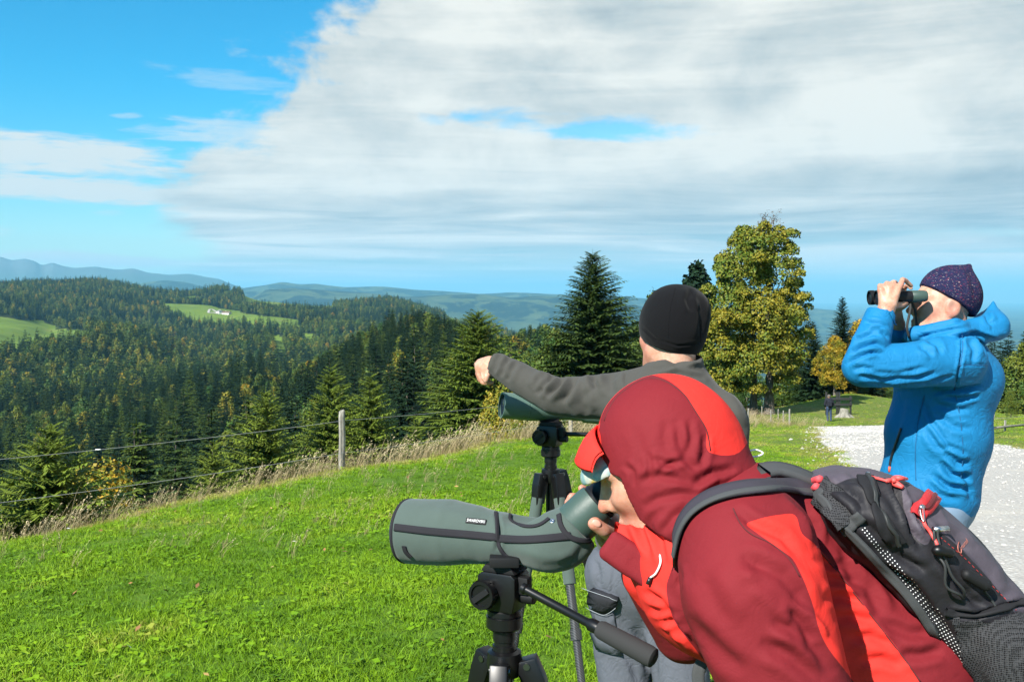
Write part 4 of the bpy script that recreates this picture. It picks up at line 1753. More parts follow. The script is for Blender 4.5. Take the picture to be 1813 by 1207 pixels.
def m_beanie(nt, b):
    co = nt.coord('Object')
    mp = nt.new('ShaderNodeMapping')
    mp.inputs['Scale'].default_value = (1.0, 1.0, 2.6)
    mp.inputs['Rotation'].default_value = (0, R(24), 0)
    nt.put(mp.inputs[0], co)
    n1 = nt.noise(mp.outputs[0], 150, 3, .65)
    n2 = nt.noise(mp.outputs[0], 120, 3, .65, .3)
    mp2 = nt.new('ShaderNodeMapping')
    mp2.inputs['Location'].default_value = (7.3, 2.1, 4.4)
    nt.put(mp2.inputs[0], mp.outputs[0])
    n3 = nt.noise(mp2.outputs[0], 135, 3, .65, .3)
    c = nt.ramp(n1, [(.35, (.008, .009, .028)), (.65, (.022, .024, .068))])
    c = nt.mix(nt.smooth(n2, .60, .68), c, (.26, .035, .055))
    c = nt.mix(nt.smooth(n3, .635, .70), c, (.46, .40, .36))
    nt.put(b.inputs['Base Color'], c)
    wvn = nt.noise(co, 500, 2, .5)
    nt.put(b.inputs['Normal'], nt.bump(wvn, .4, .0015))


M_beanie = material('knit_beanie', rough=.9, spec=.1, fn=m_beanie)
# ================================================================== person in the red hooded jacket, bent over the scope
def skin_attrs(V, reds, stub=None):
    red = np.zeros(len(V))
    for c, r in reds:
        red = np.maximum(red, np.exp(-(np.linalg.norm(V - np.array(tuple(c)), axis=1) / r) ** 2))
    st = np.zeros(len(V))
    for c, r, g in (stub or []):
        st = np.maximum(st, g * np.exp(-(np.linalg.norm(V - np.array(tuple(c)), axis=1) / r) ** 2))
    return {'red': red, 'stubble': st}


def person_red():
    t = thing('person', 'person in maroon and red hooded jacket bent over the near spotting scope', 'person', None, (P(1640, 1300, 1.6).x, 1.6, 0))
    inv = -Vector(t.location)

    def place(o_):
        o_.parent = t
        o_.location = inv
        return o_
    HF = frame(P(1160, 821, 1.672), (-.86, .20, -.45), (-.45, .05, .89))
    H_ = lambda a, b, c: loc(HF, a, b, c)
    wrist = P(1128, 985, 1.775)
    sho_n, sho_f = P(1312, 945, 1.46), P(1310, 905, 1.84)
    elb_n = P(1400, 1235, 1.36)
    hand_n = P(1330, 1480, 1.42)
    elb_f = P(1215, 1110, 1.88)
    chest_a, chest_b = P(1300, 992, 1.64), P(1640, 1345, 1.62)
    # --- body
    hand = U(.012,
             chain([(elb_f, .036), (wrist, .028)]),
             cone(wrist, P(1085, 945, 1.815), .028, .030), cone(P(1085, 945, 1.815), P(1062, 905, 1.830), .028, .022),
             finger([P(1070, 898, 1.830), P(1046, 872, 1.822), P(1030, 864, 1.798)], .0095),
             finger([P(1060, 905, 1.835), P(1030, 882, 1.826), P(1012, 879, 1.798)], .0098),
             finger([P(1052, 918, 1.835), P(1022, 896, 1.826), P(1005, 892, 1.798)], .0095),
             finger([P(1050, 935, 1.830), P(1025, 915, 1.822), P(1010, 908, 1.796)], .0085),
             finger([P(1100, 958, 1.795), P(1088, 950, 1.730), P(1068, 938, 1.702), P(1052, 927, 1.694)], .0145))
    core = U(.05, cone(chest_a, chest_b, .10, .11), cone(sho_n, sho_f, .05, .05), chain([(sho_n, .05), (elb_n, .042), (hand_n, .032)]), cone(sho_f, elb_f, .05, .04))
    lh = U(.01, cone(hand_n, hand_n + Vector((-.05, 0, -.06)), .03, .032), *[finger([hand_n + Vector((-.05 - .012 * k, -.03 + .02 * k, -.07)), hand_n + Vector((-.085 - .01 * k, -.035 + .022 * k, -.10)), hand_n + Vector((-.085, -.035 + .022 * k, -.135))], .0095) for k in range(4)])
    head = head_sdf(HF, 1.0, .95)
    neck = cone(H_(-.03, 0, -.07), P(1285, 905, 1.66), .058, .07)
    hand = bound(hand, P(1070, 930, 1.80), .24)
    body = U(.02, head, neck, core, hand, bound(lh, hand_n, .2))
    V, Q = sdf_mesh('body', body, P(985, 690, 1.9) + Vector((-.02, -.62, -1.15)), Vector((1.05, 2.02, 1.60)), .0042)
    V = relax(V, Q, 1, .35)
    tip = P(1052, 927, 1.694)
    o_ = to_obj('body', V, Q, M_skin, None, skin_attrs(V, [(H_(.118, 0, -.03), .022), (H_(.07, .04, -.03), .03), (tip, .02), (P(1010, 880, 1.80), .02), (P(1031, 864, 1.80), .015)]))
    place(o_)
    # thumb nail
    bvb = bvh_of(o_)
    nail = cast(bvb, 1057, 926)
    if nail:
        c_, n_ = nail
        ax = (P(1052, 922, 1.66) - P(1068, 932, 1.66)).normalized()
        ax = (ax - n_ * ax.dot(n_)).normalized()
        sd_ = n_.cross(ax)
        V2, Q2 = sdf_mesh('nail', ellip(c_ - n_ * .001, (.0085, .0058, .0022), (ax, sd_, n_)), c_ - Vector((.015,) * 3), c_ + Vector((.015,) * 3), .0009)
        place(to_obj('thumb_nail', V2, Q2, material('finger_nail', (.62, .33, .25), .3)))
    # --- jacket: torso, sleeves, collar
    torso = U(.06, cone(chest_a, chest_b, .138, .165), cone(P(1335, 945, 1.58), P(1340, 925, 1.78), .088, .088), cone(P(1385, 950, 1.62), P(1580, 1160, 1.60), .10, .14),
              ellip(P(1225, 1030, 1.64), (.085, .13, .10)))
    sleeve_n = chain([(P(1322, 975, 1.440), .100), (P(1335, 1050, 1.40), .103), (elb_n, .086), (hand_n + Vector((.0, 0, .05)), .055)])
    sleeve_n = sub(sleeve_n, cone(hand_n - Vector((0, 0, .3)), hand_n + Vector((0, 0, .05)), .040, .040))
    sleeve_f = chain([(sho_f, .085), (elb_f, .066), (P(1150, 1015, 1.81), .05)])
    collar = U(.03, cone(P(1150, 958, 1.655), P(1225, 985, 1.62), .052, .085), cone(P(1125, 940, 1.68), P(1180, 930, 1.70), .042, .07))
    jk = U(.035, U(.05, torso, collar), sleeve_n)
    jk = U(.03, jk, sleeve_f)
    jk = sub(jk, grow(head, .004), .01)
    hem = plane(P(1560, 1270, 1.6), (.61, 0, -.79))
    jk = inter(jk, hem, .01) if False else jk
    V, Q = sdf_mesh('jacket', jk, Vector((.18, 1.15, .62)), Vector((.98, 2.0, 1.44)), .0046)
    V = relax(V, Q, 3, .5)
    st = [  # folds on the sleeve, shoulder and side
        ([(1310, 985), (1345, 1000), (1385, 1020), (1412, 1050), (1425, 1085)], 13, .010),
        ([(1392, 1075), (1420, 1100), (1445, 1135)], 9, .012), ([(1365, 1100), (1400, 1110), (1445, 1150), (1475, 1195)], 12, .010),
        ([(1345, 1135), (1400, 1160), (1460, 1207)], 14, .008), ([(1215, 1090), (1260, 1140), (1320, 1190)], 14, .005),
        ([(1300, 900), (1330, 925), (1385, 950), (1415, 985)], 8, .006),
        ([(1330, 1020), (1370, 1040), (1400, 1075)], 12, .006), ([(1240, 1010), (1262, 1060), (1290, 1110)], 18, .004),
        ([(1395, 870), (1430, 905), (1448, 955)], 8, .008), ([(1420, 900), (1440, 930), (1450, 965)], 6, .006),
        ([(1440, 985), (1470, 1000), (1500, 1000)], 7, .004), ([(1460, 1020), (1490, 1030), (1520, 1030)], 7, .004),
        ([(1455, 1060), (1490, 1055), (1530, 1065)], 8, .005), ([(1475, 1095), (1510, 1090), (1550, 1100)], 8, .005), ([(1500, 1130), (1540, 1125), (1575, 1140)], 8, .005),
        ([(1520, 1170), (1560, 1165), (1600, 1180)], 8, .005), ([(1495, 1000), (1540, 1040), (1560, 1090)], 11, .006), ([(1560, 1100), (1610, 1120), (1650, 1120)], 9, .005),
        ([(1590, 1160), (1630, 1160), (1670, 1150)], 9, .006), ([(1520, 990), (1560, 1020), (1600, 1070)], 10, .005), ([(1490, 960), (1500, 1000), (1520, 1050)], 10, .004),
        ([(1140, 1045), (1165, 1060), (1195, 1090)], 6, .007), ([(1150, 1075), (1178, 1085), (1200, 1110)], 6, .007), ([(1165, 1095), (1195, 1105), (1215, 1130)], 5, .006),
        ([(1185, 1110), (1215, 1125), (1235, 1150)], 5, .005), ([(1120, 905), (1135, 940), (1150, 985)], 6, .006), ([(1150, 920), (1168, 955), (1176, 1000)], 6, .006),
        ([(1100, 925), (1112, 955), (1135, 990)], 6, .004), ([(1200, 1000), (1205, 1020), (1202, 1040)], 5, .004),
    ]
    V = crease(V, Q, st, 1.75)
    V = rumple(V, Q, .0022, 14, 3, octv=3)
    V = rumple(V, Q, .0018, 5, 8, octv=2)
    front = [(1030, 880), (1108, 892), (1150, 912), (1178, 940), (1202, 966), (1188, 1010), (1180, 1045), (1195, 1100), (1240, 1160), (1290, 1240), (1200, 1240), (1040, 1040)]
    side = [(1322, 930), (1345, 918), (1380, 911), (1408, 912), (1420, 944), (1446, 966), (1491, 1020), (1551, 1098), (1597, 1158), (1640, 1225), (1720, 1330), (1600, 1330), (1512, 1207), (1459, 1134), (1437, 1063), (1418, 1015), (1400, 985), (1365, 955)]
    fld = np.maximum(poly_field(V, front, 1.80), poly_field(V, side, 1.62))
    # the sleeve itself stays maroon
    ds = sleeve_n(V.astype(np.float32))
    fs = poly_field(V, front, 1.80)
    fld = np.where((ds < .012) & (fs > -40) & (V[:, 1] < 1.52), -50, fld)
    jo = place(to_obj('jacket', V, Q, M_softshell, None, {'panel': fld}))
    bj = bvh_of(jo)
    # storm flap along the front opening
    flap = U(.01, rbox(P(1132, 1000, 1.60), (.066, .026, .011), frame((0, 0, 0), P(1190, 1042, 1.58) - P(1080, 965, 1.62), (0, -1, 0))[1], .012))
    Vf, Qf = sdf_mesh('flap', flap, P(1132, 1000, 1.60) - Vector((.11, .09, .09)), P(1132, 1000, 1.60) + Vector((.11, .09, .09)), .003)
    Vf = rumple(relax(Vf, Qf, 2), Qf, .003, 18, 4)
    place(to_obj('storm_flap', Vf, Qf, M_softshell, None, {'panel': np.full(len(Vf), -50.)}))
    # --- hood
    outer = U(.05, ellip(P(1181, 780, 1.685), (.119, .112, .113)), cone(P(1225, 830, 1.670), P(1280, 898, 1.635), .090, .085),
              cone(P(1172, 858, 1.630), P(1205, 925, 1.585), .070, .055), cone(P(1180, 850, 1.750), P(1215, 925, 1.770), .07, .06))
    inner = grow(outer, -.006)
    face_gap = U(.03, in_frame(HF, ellip(np.array((.115, 0, -.005), np.float32), (.110, .088, .105))), in_frame(HF, ellip(np.array((.13, 0, -.09), np.float32), (.10, .085, .06))))
    opening = in_frame(HF, lambda p: p[:, 0] - .052 - 1.7 * np.maximum(p[:, 2] - .016, 0) + .9 * np.maximum(-.055 - p[:, 2], 0))
    hood = inter(sub(outer, inter(inner, grow(U(.02, head, neck), .028))), opening, .008)
    V, Q = sdf_mesh('hood', hood, Vector((.08, 1.42, 1.16)), Vector((.48, 1.93, 1.60)), .0034)
    V = relax(V, Q, 2, .5)
    st = [
        ([(1235, 862), (1200, 846), (1165, 842), (1128, 854)], 7, .0055), ([(1242, 845), (1216, 815), (1202, 780), (1197, 742)], 7, .005), ([(1228, 850), (1190, 822), (1150, 812)], 6, .005),
        ([(1247, 876), (1205, 873), (1165, 882), (1138, 898)], 7, .0055), ([(1302, 832), (1262, 838), (1225, 858)], 8, .008), ([(1320, 846), (1275, 857), (1238, 884)], 7, .008),
        ([(1220, 900), (1192, 915), (1170, 945)], 7, .006), ([(1219, 742), (1224, 775), (1217, 808)], 6, .005), ([(1247, 768), (1248, 800), (1238, 828)], 6, .006), ([(1103, 820), (1120, 835), (1122, 862)], 5, .004),
        ([(1146, 798), (1152, 825), (1147, 852)], 5.5, .005), ([(1168, 832), (1190, 819), (1214, 815)], 5, .005), ([(1126, 755), (1137, 800), (1134, 832)], 9, .0025), ([(1185, 742), (1178, 775), (1182, 800)], 9, .003),
        ([(1160, 905), (1150, 925), (1155, 950)], 6, .004),
    ]
    V = crease(V, Q, [(a_, b_, c_ * .68) for a_, b_, c_ in st])
    V = rumple(V, Q, .0012, 22, 5)
    low = np.clip((P(0, 790, 1.7).z - V[:, 2]) / .06, 0, 1)
    N = vnormals(V, Q)
    V = V + N * (vnoise(V * np.array((1, 1, 1.6)), 9, 12, 2) * .0025 * low)[:, None]
    # centre strip, brim and cheek panels
    ax_l = np.array(tuple(HF[1][1]))
    q = V - np.array(tuple(HF[0]))
    side_d = q @ ax_l
    fw = q @ np.array(tuple(HF[1][0]))
    strip = [(1015, 830), (1058, 765), (1064, 735), (1084, 704), (1112, 680), (1143, 664), (1174, 669), (1197, 683), (1212, 698), (1224, 718), (1238, 740), (1250, 762), (1256, 800), (1310, 800), (1330, 740), (1280, 640), (1050, 640), (1015, 700)]
    pf = poly_field(V, strip)
    pf = np.where(V[:, 1] > 1.69, np.maximum(pf, np.clip((.055 - np.abs(side_d)) * 900, -50, 50) * (V[:, 2] > P(0, 800, 1.7).z)), pf)
    visor_edge = poly_field(V, [(1015, 850), (1056, 762), (1066, 800), (1068, 838), (1040, 860)])
    pf = np.maximum(pf, visor_edge)
    ho = place(to_obj('hood', V, Q, M_softshell, None, {'panel': pf}))
    # brim of the hood
    bp = []
    c0 = H_(.060, 0, .062)
    rows = []
    for i in range(13):
        a = -1 + 2 * i / 12
        bulge = math.cos(a * 1.25)
        p0 = H_(.052 + .010 * bulge, .078 * math.sin(a * 1.45), .058 + .042 * math.cos(a * 1.35))
        p1 = H_(.072 + .046 * bulge, .080 * math.sin(a * 1.40), .041 + .026 * math.cos(a * 1.3))
        rows.append((p0, p1))
    Vb, Qb = [], []
    for (p0, p1) in rows:
        for s in range(5):
            Vb.append(p0.lerp(p1, s / 4) + HF[1][2] * (.006 * math.sin(math.pi * s / 4)))
        for s in range(5):
            Vb.append(p0.lerp(p1, 1 - s / 4) + HF[1][2] * (.006 * math.sin(math.pi * s / 4) - .005))
    for i in range(12):
        for s in range(10):
            s2 = (s + 1) % 10
            Qb.append((i * 10 + s, i * 10 + s2, (i + 1) * 10 + s2, (i + 1) * 10 + s))
    me = smooth_me(mesh_np('hood_brim', np.array([tuple(q_) for q_ in Vb]), quads=np.array(Qb)))
    set_attr(me, 'panel', np.full(len(Vb), 50.))
    place(obj('hood_brim', me, M_softshell))
    # cap bill under the hood: pale and yellow patterned
    def m_bill(nt, b):
        co = nt.coord('Object')
        n_ = nt.noise(co, 22, 2, .5, .8)
        c_ = nt.ramp(n_, [(.36, (.36, .38, .34)), (.46, (.16, .29, .30)), (.54, (.40, .40, .34)), (.64, (.38, .29, .07))], 'LINEAR')
        nt.put(b.inputs['Base Color'], c_)
    M_bill = material('cap_bill', rough=.7, fn=m_bill)
    L3 = lambda *q_: np.array(q_, np.float32)
    dome = sub(ellip(L3(.072, 0, .026), (.054, .060, .032)), ellip(L3(.068, 0, .019), (.054, .058, .031)))
    dome = inter(dome, lambda p: .060 - p[:, 0])
    dome = inter(dome, lambda p: .022 - p[:, 2])
    bc_ = H_(.09, 0, .02)
    Vb, Qb = sdf_mesh('bill', in_frame(HF, dome), bc_ - Vector((.10,) * 3), bc_ + Vector((.10,) * 3), .0022)
    place(to_obj('cap_bill', relax(Vb, Qb, 1), Qb, M_bill))
    bh0 = bvh_of(ho)
    M_seam = material('seam_thread', (.085, .010, .012), .9)

    def seam(nm, bv_, pl_, r_=.0011, n_=40, m_=None):
        pa = smooth_path(surf_path(bv_, pl_, n_, .0004), 2) if len(surf_path(bv_, pl_, n_, .0004)) > 3 else []
        if pa:
            place(tube(nm, [q_[0] for q_ in pa], r_, m_ or M_seam, None, 5))
    seam('hood_seam', bh0, [(1070, 745), (1086, 710), (1113, 686), (1144, 670), (1173, 673), (1196, 686), (1213, 700), (1226, 720), (1240, 742), (1252, 764), (1258, 798)])
    seam('hood_seam', bh0, [(1068, 842), (1085, 862), (1100, 882), (1112, 905)])
    seam('jacket_seam', bj, [(1446, 968), (1491, 1022), (1551, 1100), (1597, 1160), (1630, 1206)])
    seam('jacket_seam', bj, [(1298, 900), (1310, 925), (1330, 945), (1365, 962), (1398, 990), (1416, 1020)])
    seam('jacket_seam', bj, [(1152, 916), (1178, 944), (1200, 968), (1190, 1010)])
    # drawcords
    M_cordw = material('white_cord', (.72, .72, .70), .6)
    M_blackp = material('black_plastic', (.012, .012, .013), .35)
    place(tube('drawcord', [P(1296, 795, 1.70), P(1316, 806, 1.69), P(1338, 808, 1.70), P(1351, 802, 1.71), P(1338, 796, 1.71), P(1318, 800, 1.70), P(1300, 800, 1.70)], .0016, M_cordw, None, 6, 30))
    hit = [cast(bj, *q_) for q_ in ((1168, 980), (1172, 998), (1165, 1014), (1155, 1022))]
    if all(hit):
        place(tube('drawcord', [h_[0] + h_[1] * (.004 if i else -.002) for i, h_ in enumerate(hit)], .0018, M_cordw, None, 6, 16))
        place(tube('cord_end', [hit[3][0] + hit[3][1] * .004, hit[3][0] + hit[3][1] * .004 + Vector((-.004, 0, -.010))], .0035, M_blackp, None, 8))
    bh = bvh_of(ho)
    h1 = cast(bh, 1110, 882)
    if h1:
        b0, n0 = h1[0], h1[1]
        place(tube('cord_lock', [b0 + n0 * .003, b0 + n0 * .003 + Vector((.012, .002, -.006)), b0 + n0 * .004 + Vector((.017, .002, -.010))], .0048, M_blackp, None, 10))
        place(tube('cord_loop', [b0 + n0 * .004 + Vector((.006, 0, -.004)), b0 + n0 * .006 + Vector((.010, -.002, -.013)), b0 + n0 * .005 + Vector((.015, 0, -.012))], .0014, M_cordw, None, 6, 10))
    # --- trousers and boots (mostly below the picture)
    hip = P(1640, 1330, 1.6)
    gzv = gz(hip.x, 1.6)
    tr = U(.06, cone(hip + Vector((.0, -.09, .02)), hip + Vector((.0, .09, .02)), .135, .135),
           chain([(hip + Vector((.0, -.10, -.05)), .105), (Vector((hip.x - .05, 1.47, .50)), .078), (Vector((hip.x + .05, 1.47, gzv + .12)), .062)]),
           chain([(hip + Vector((.0, .10, -.05)), .105), (Vector((hip.x - .04, 1.76, .50)), .078), (Vector((hip.x + .06, 1.76, gzv + .12)), .062)]))
    V, Q = sdf_mesh('trousers', tr, Vector((hip.x - .3, 1.2, gzv)), Vector((hip.x + .3, 2.0, hip.z + .25)), .010)
    place(to_obj('trousers', V, Q, M_dark))
    for yy_ in (1.47, 1.76):
        bx = hip.x + .05
        V, Q = sdf_mesh('boot', inter(U(.03, cone(Vector((bx, yy_, gzv + .05)), Vector((bx - .17, yy_, gzv + .035)), .048, .040), cone(Vector((bx, yy_, gzv + .05)), Vector((bx, yy_, gzv + .16)), .048, .05)), plane((0, 0, gzv + .003), (0, 0, -1)), .004),
                        Vector((bx - .25, yy_ - .1, gzv - .02)), Vector((bx + .1, yy_ + .1, gzv + .24)), .008)
        place(to_obj('boot', V, Q, M_boot))
    return t, jo, ho, bj


red_person, red_jacket, red_hood, bvh_jacket = person_red()
# ================================================================== man in the grey fleece, pointing
def person_grey():
    Y0 = 2.9
    gx_, gy_ = P(1150, 0, Y0).x, Y0
    g0 = gz(gx_, gy_)
    t = thing('person', 'man in grey fleece and black beanie pointing left with outstretched arm', 'person', None, (gx_, gy_, g0))
    inv = -Vector(t.location)

    def place(o_):
        o_.parent = t
        o_.location = inv
        return o_
    HF = frame(P(1188, 592, 2.93), (-.34, .94, .0), (.03, .0, 1))
    H_ = lambda a, b, c: loc(HF, a, b, c)
    sl, sr = P(1126, 712, 2.96), P(1262, 760, 2.82)
    el, wl = P(985, 701, 3.08), P(888, 653, 3.22)
    er, wr = P(1285, 930, 2.74), P(1240, 1010, 2.55)
    hip = P(1140, 1010, 2.88)
    palm = P(860, 650, 3.27)
    hand = U(.010, cone(wl, P(872, 649, 3.25), .027, .030), cone(P(872, 648, 3.25), P(854, 650, 3.28), .029, .026), cone(P(866, 642, 3.26), P(852, 645, 3.30), .022, .02),
             finger([P(852, 648, 3.29), P(846, 660, 3.30), P(850, 673, 3.28), P(858, 676, 3.26)], .0105),
             finger([P(854, 650, 3.27), P(849, 664, 3.27), P(856, 677, 3.26), P(866, 679, 3.25)], .0105),
             finger([P(858, 654, 3.25), P(855, 668, 3.24), P(864, 678, 3.23), P(871, 677, 3.23)], .010),
             finger([P(850, 643, 3.30), P(838 + 6, 644, 3.35), P(842, 646, 3.40)], .0095),
             finger([P(866, 655, 3.24), P(862, 666, 3.21), P(860, 674, 3.21)], .0115))
    rhand = U(.01, cone(wr, wr + Vector((-.05, -.02, -.03)), .028, .03), *[finger([wr + Vector((-.05, -.05 + .02 * k, -.04)), wr + Vector((-.09, -.05 + .02 * k, -.06)), wr + Vector((-.10, -.04 + .02 * k, -.09))], .009) for k in range(4)])
    head = head_sdf(HF, ears=False)
    neck = cone(H_(-.025, 0, -.06), P(1192, 700, 2.9), .060, .066)
    core = U(.05, cone(P(1198, 740, 2.89), hip, .10, .11), cone(sl, sr, .05, .05), chain([(sl, .048), (el, .040), (wl, .027)]), chain([(sr, .048), (er, .04), (wr, .028)]))
    V, Q = sdf_mesh('body', U(.02, head, neck, core, bound(hand, palm, .16), bound(rhand, wr, .2)), Vector((-.14, 2.35, .75)), Vector((.82, 3.5, 1.78)), .0055)
    V = relax(V, Q, 1, .3)
    place(to_obj('body', V, Q, M_skin, None, skin_attrs(V, [(P(852, 672, 3.28), .022), (P(868, 678, 3.24), .02), (H_(.03, .06, -.04), .05)])))
    # fleece
    torso = U(.07, ellip(P(1196, 775, 2.885), (.175, .125, .17)), ellip(P(1170, 890, 2.885), (.165, .125, .19)), cone(P(1125, 712, 2.95), P(1262, 745, 2.82), .080, .088),
              cone(P(1195, 690, 2.9), P(1195, 730, 2.9), .10, .13), ellip(P(1148, 955, 2.88), (.150, .125, .07)))
    arm_l = chain([(P(1125, 705, 2.96), .078), (P(1050, 704, 3.02), .068), (el, .060), (P(930, 674, 3.15), .049), (P(882, 648, 3.225), .043)])
    cutl = plane(P(869, 655, 3.23), P(868, 648, 3.25) - P(930, 674, 3.15))
    arm_l = inter(arm_l, cutl, .006)
    arm_l = sub(arm_l, cone(P(885, 652, 3.222), P(850, 640, 3.29), .033, .040))
    arm_r = chain([(P(1270, 748, 2.79), .082), (er, .066), (P(1262, 985, 2.62), .05)])
    fl = U(.04, torso, arm_l)
    fl = U(.025, fl, arm_r)
    fl = inter(fl, plane(P(1140, 982, 2.88), (0, 0, -1)), .012)
    col = inter(U(.02, cone(P(1197, 640, 2.9), P(1195, 715, 2.9), .082, .105)), plane(P(1197, 636, 2.9), (-.20, -.1, 1)), .010)
    col = sub(col, U(.01, cone(P(1193, 600, 2.91), P(1194, 690, 2.905), .072, .072)), .008)
    fl = U(.018, fl, col)
    V, Q = sdf_mesh('fleece', fl, Vector((-.12, 2.45, .82)), Vector((.80, 3.45, 1.58)), .0058)
    V = relax(V, Q, 2, .5)
    st = [
        ([(1018, 668), (1008, 690), (995, 712)], 6, .012), ([(1000, 667), (985, 685), (965, 700)], 6, .014), ([(985, 663), (965, 680), (950, 698)], 5.5, .013),
        ([(972, 662), (955, 672), (945, 690)], 5, .008), ([(1060, 658), (1050, 672), (1055, 690)], 6, .010), ([(905, 632), (893, 645), (888, 668)], 5, .009),
        ([(915, 640), (905, 655), (897, 675)], 5, .006), ([(890, 628), (880, 640), (876, 660)], 5, .006), ([(1092, 655), (1080, 672), (1085, 700)], 8, .006),
        ([(1035, 690), (1030, 715), (1040, 735)], 8, .006), ([(1150, 655), (1195, 646), (1245, 655)], 5, .008), ([(1160, 668), (1200, 660), (1248, 668)], 6, .006),
        ([(1240, 628), (1215, 640), (1180, 640)], 5, .006), ([(1255, 670), (1280, 705), (1300, 760)], 9, .007), ([(1285, 720), (1300, 770), (1310, 830)], 8, .007), ([(1300, 735), (1316, 780), (1318, 830)], 7, .006),
        ([(1108, 652), (1107, 675), (1112, 700)], 2.2, .004), ([(1050, 960), (1075, 950), (1100, 955)], 6, .006),
    ]
    V = crease(V, Q, [(a_, b_, c_ * 1.35) for a_, b_, c_ in st])
    V = rumple(V, Q, .006, 7, 2, octv=2)
    V = rumple(V, Q, .002, 24, 5)
    place(to_obj('fleece_jacket', V, Q, M_fleece))
    # beanie
    hat = U(.03, ellip(P(1192, 577, 2.93), (.101, .116, .116)), ellip(P(1205, 548, 2.92), (.085, .085, .070)))
    hat = sub(hat, cone(P(1228, 500, 2.80), P(1212, 528, 2.80), .012, .006), .02)
    hat = inter(hat, plane(P(1185, 614, 2.92), (-.26, .22, -1.0)), .008)
    hat = sub(hat, inter(grow(head, .003), plane(P(1185, 590, 2.92), (.0, 0, 1))))
    V, Q = sdf_mesh('beanie', hat, P(1192, 575, 2.92) - Vector((.16,) * 3), P(1192, 575, 2.92) + Vector((.16,) * 3), .0045)
    V = crease(relax(V, Q, 2), Q, [([(1224, 512), (1218, 530), (1226, 552)], 5, .007), ([(1240, 525), (1244, 560), (1240, 600)], 6, .004), ([(1134, 575), (1160, 600), (1200, 612), (1240, 608)], 2, .0025)])
    V = rumple(V, Q, .002, 14, 7)
    hb = place(to_obj('beanie', V, Q, M_blackfleece))
    bv_ = bvh_of(hb)
    M_hs = material('fleece_seam', (.007, .007, .008), .95, 0, .05)
    for pl_ in ([(1196, 510), (1188, 540), (1184, 575), (1184, 606)], [(1224, 514), (1234, 545), (1240, 580), (1240, 606)], [(1136, 582), (1160, 600), (1200, 610), (1238, 608)]):
        pa = surf_path(bv_, pl_, 22, .0006)
        if len(pa) > 3:
            place(tube('seam', [q_[0] - q_[1] * .0006 for q_ in smooth_path(pa, 1)], .0009, M_hs, None, 5))
    # trousers with cargo pocket
    hipc = P(1140, 1015, 2.88)
    ll = [(P(1103, 1020, 2.90), .100), (P(1103, 1150, 2.90), .085), (Vector((P(1108, 0, 2.9).x, 2.88, .48)), .075), (Vector((P(1104, 0, 2.9).x, 2.95, g0 + .10)), .066)]
    lr = [(P(1196, 1020, 2.84), .100), (P(1200, 1150, 2.82), .085), (Vector((P(1206, 0, 2.85).x, 2.78, .48)), .075), (Vector((P(1206, 0, 2.85).x, 2.84, g0 + .10)), .066)]
    tr = U(.02, U(.05, ellip(hipc, (.158, .118, .13)), chain(ll)), chain(lr))
    tr = inter(tr, plane(P(1140, 972, 2.88), (0, 0, 1)), .006)
    V, Q = sdf_mesh('trousers', tr, Vector((.16, 2.55, g0 + .02)), Vector((.62, 3.12, 1.02)), .0065)
    st = [([(1090, 990), (1085, 1030), (1083, 1060)], 3, .003), ([(1120, 1020), (1150, 1045), (1165, 1080)], 8, .007), ([(1130, 1060), (1155, 1100), (1162, 1150)], 7, .008),
          ([(1120, 1110), (1140, 1140), (1150, 1190)], 7, .006), ([(1100, 1150), (1120, 1175), (1130, 1205)], 7, .006), ([(1162, 1000), (1163, 1100), (1160, 1207)], 5, .008), ([(1055, 990), (1062, 1020), (1060, 1040)], 5, .005)]
    V = crease(relax(V, Q, 1), Q, st)
    V = rumple(V, Q, .005, 8, 6)
    tro = place(to_obj('trousers', V, Q, M_workgrey, None, {'panel': np.full(len(V), -50.)}))
    bt = bvh_of(tro)

    def patch(name, poly, thick, mat, val):
        pc = Vector((sum(q[0] for q in poly) / len(poly), sum(q[1] for q in poly) / len(poly), 0))
        V_, F_ = [], []
        ring = []
        m = len(poly)
        dens = []
        for i in range(m):
            a, b = poly[i], poly[(i + 1) % m]
            for s in range(4):
                dens.append((a[0] + (b[0] - a[0]) * s / 4, a[1] + (b[1] - a[1]) * s / 4))
        hits = [cast(bt, *q) for q in dens]
        ch = cast(bt, pc.x, pc.y)
        mid = [cast(bt, (q[0] + pc.x) / 2, (q[1] + pc.y) / 2) for q in dens]
        if ch is None:
            return None
        for h_ in hits:
            V_.append((h_ or ch)[0] - (h_ or ch)[1] * .001)
        for h_ in hits:
            V_.append((h_ or ch)[0] + (h_ or ch)[1] * thick)
        for h_ in mid:
            V_.append((h_ or ch)[0] + (h_ or ch)[1] * (thick * 1.35))
        V_.append(ch[0] + ch[1] * thick * 1.4)
        n = len(dens)
        Q_ = [(i, (i + 1) % n, n + (i + 1) % n, n + i) for i in range(n)] + [(n + i, n + (i + 1) % n, 2 * n + (i + 1) % n, 2 * n + i) for i in range(n)]
        T_ = [(2 * n + i, 2 * n + (i + 1) % n, 3 * n) for i in range(n)]
        me = smooth_me(mesh_np(name, np.array([tuple(q) for q in V_]), quads=np.array(Q_), tris=np.array(T_)))
        set_attr(me, 'panel', np.full(len(V_), val))
        return place(obj(name, me, mat))
    patch('cargo_pocket', [(1044, 1062), (1086, 1078), (1100, 1160), (1060, 1148), (1046, 1110)], .010, M_workgrey, -50.)
    patch('pocket_flap', [(1036, 1034), (1096, 1056), (1093, 1070), (1074, 1082), (1034, 1066)], .017, M_workgrey, 50.)
    M_stitch = material('pale_stitching', (.26, .28, .30), .8)
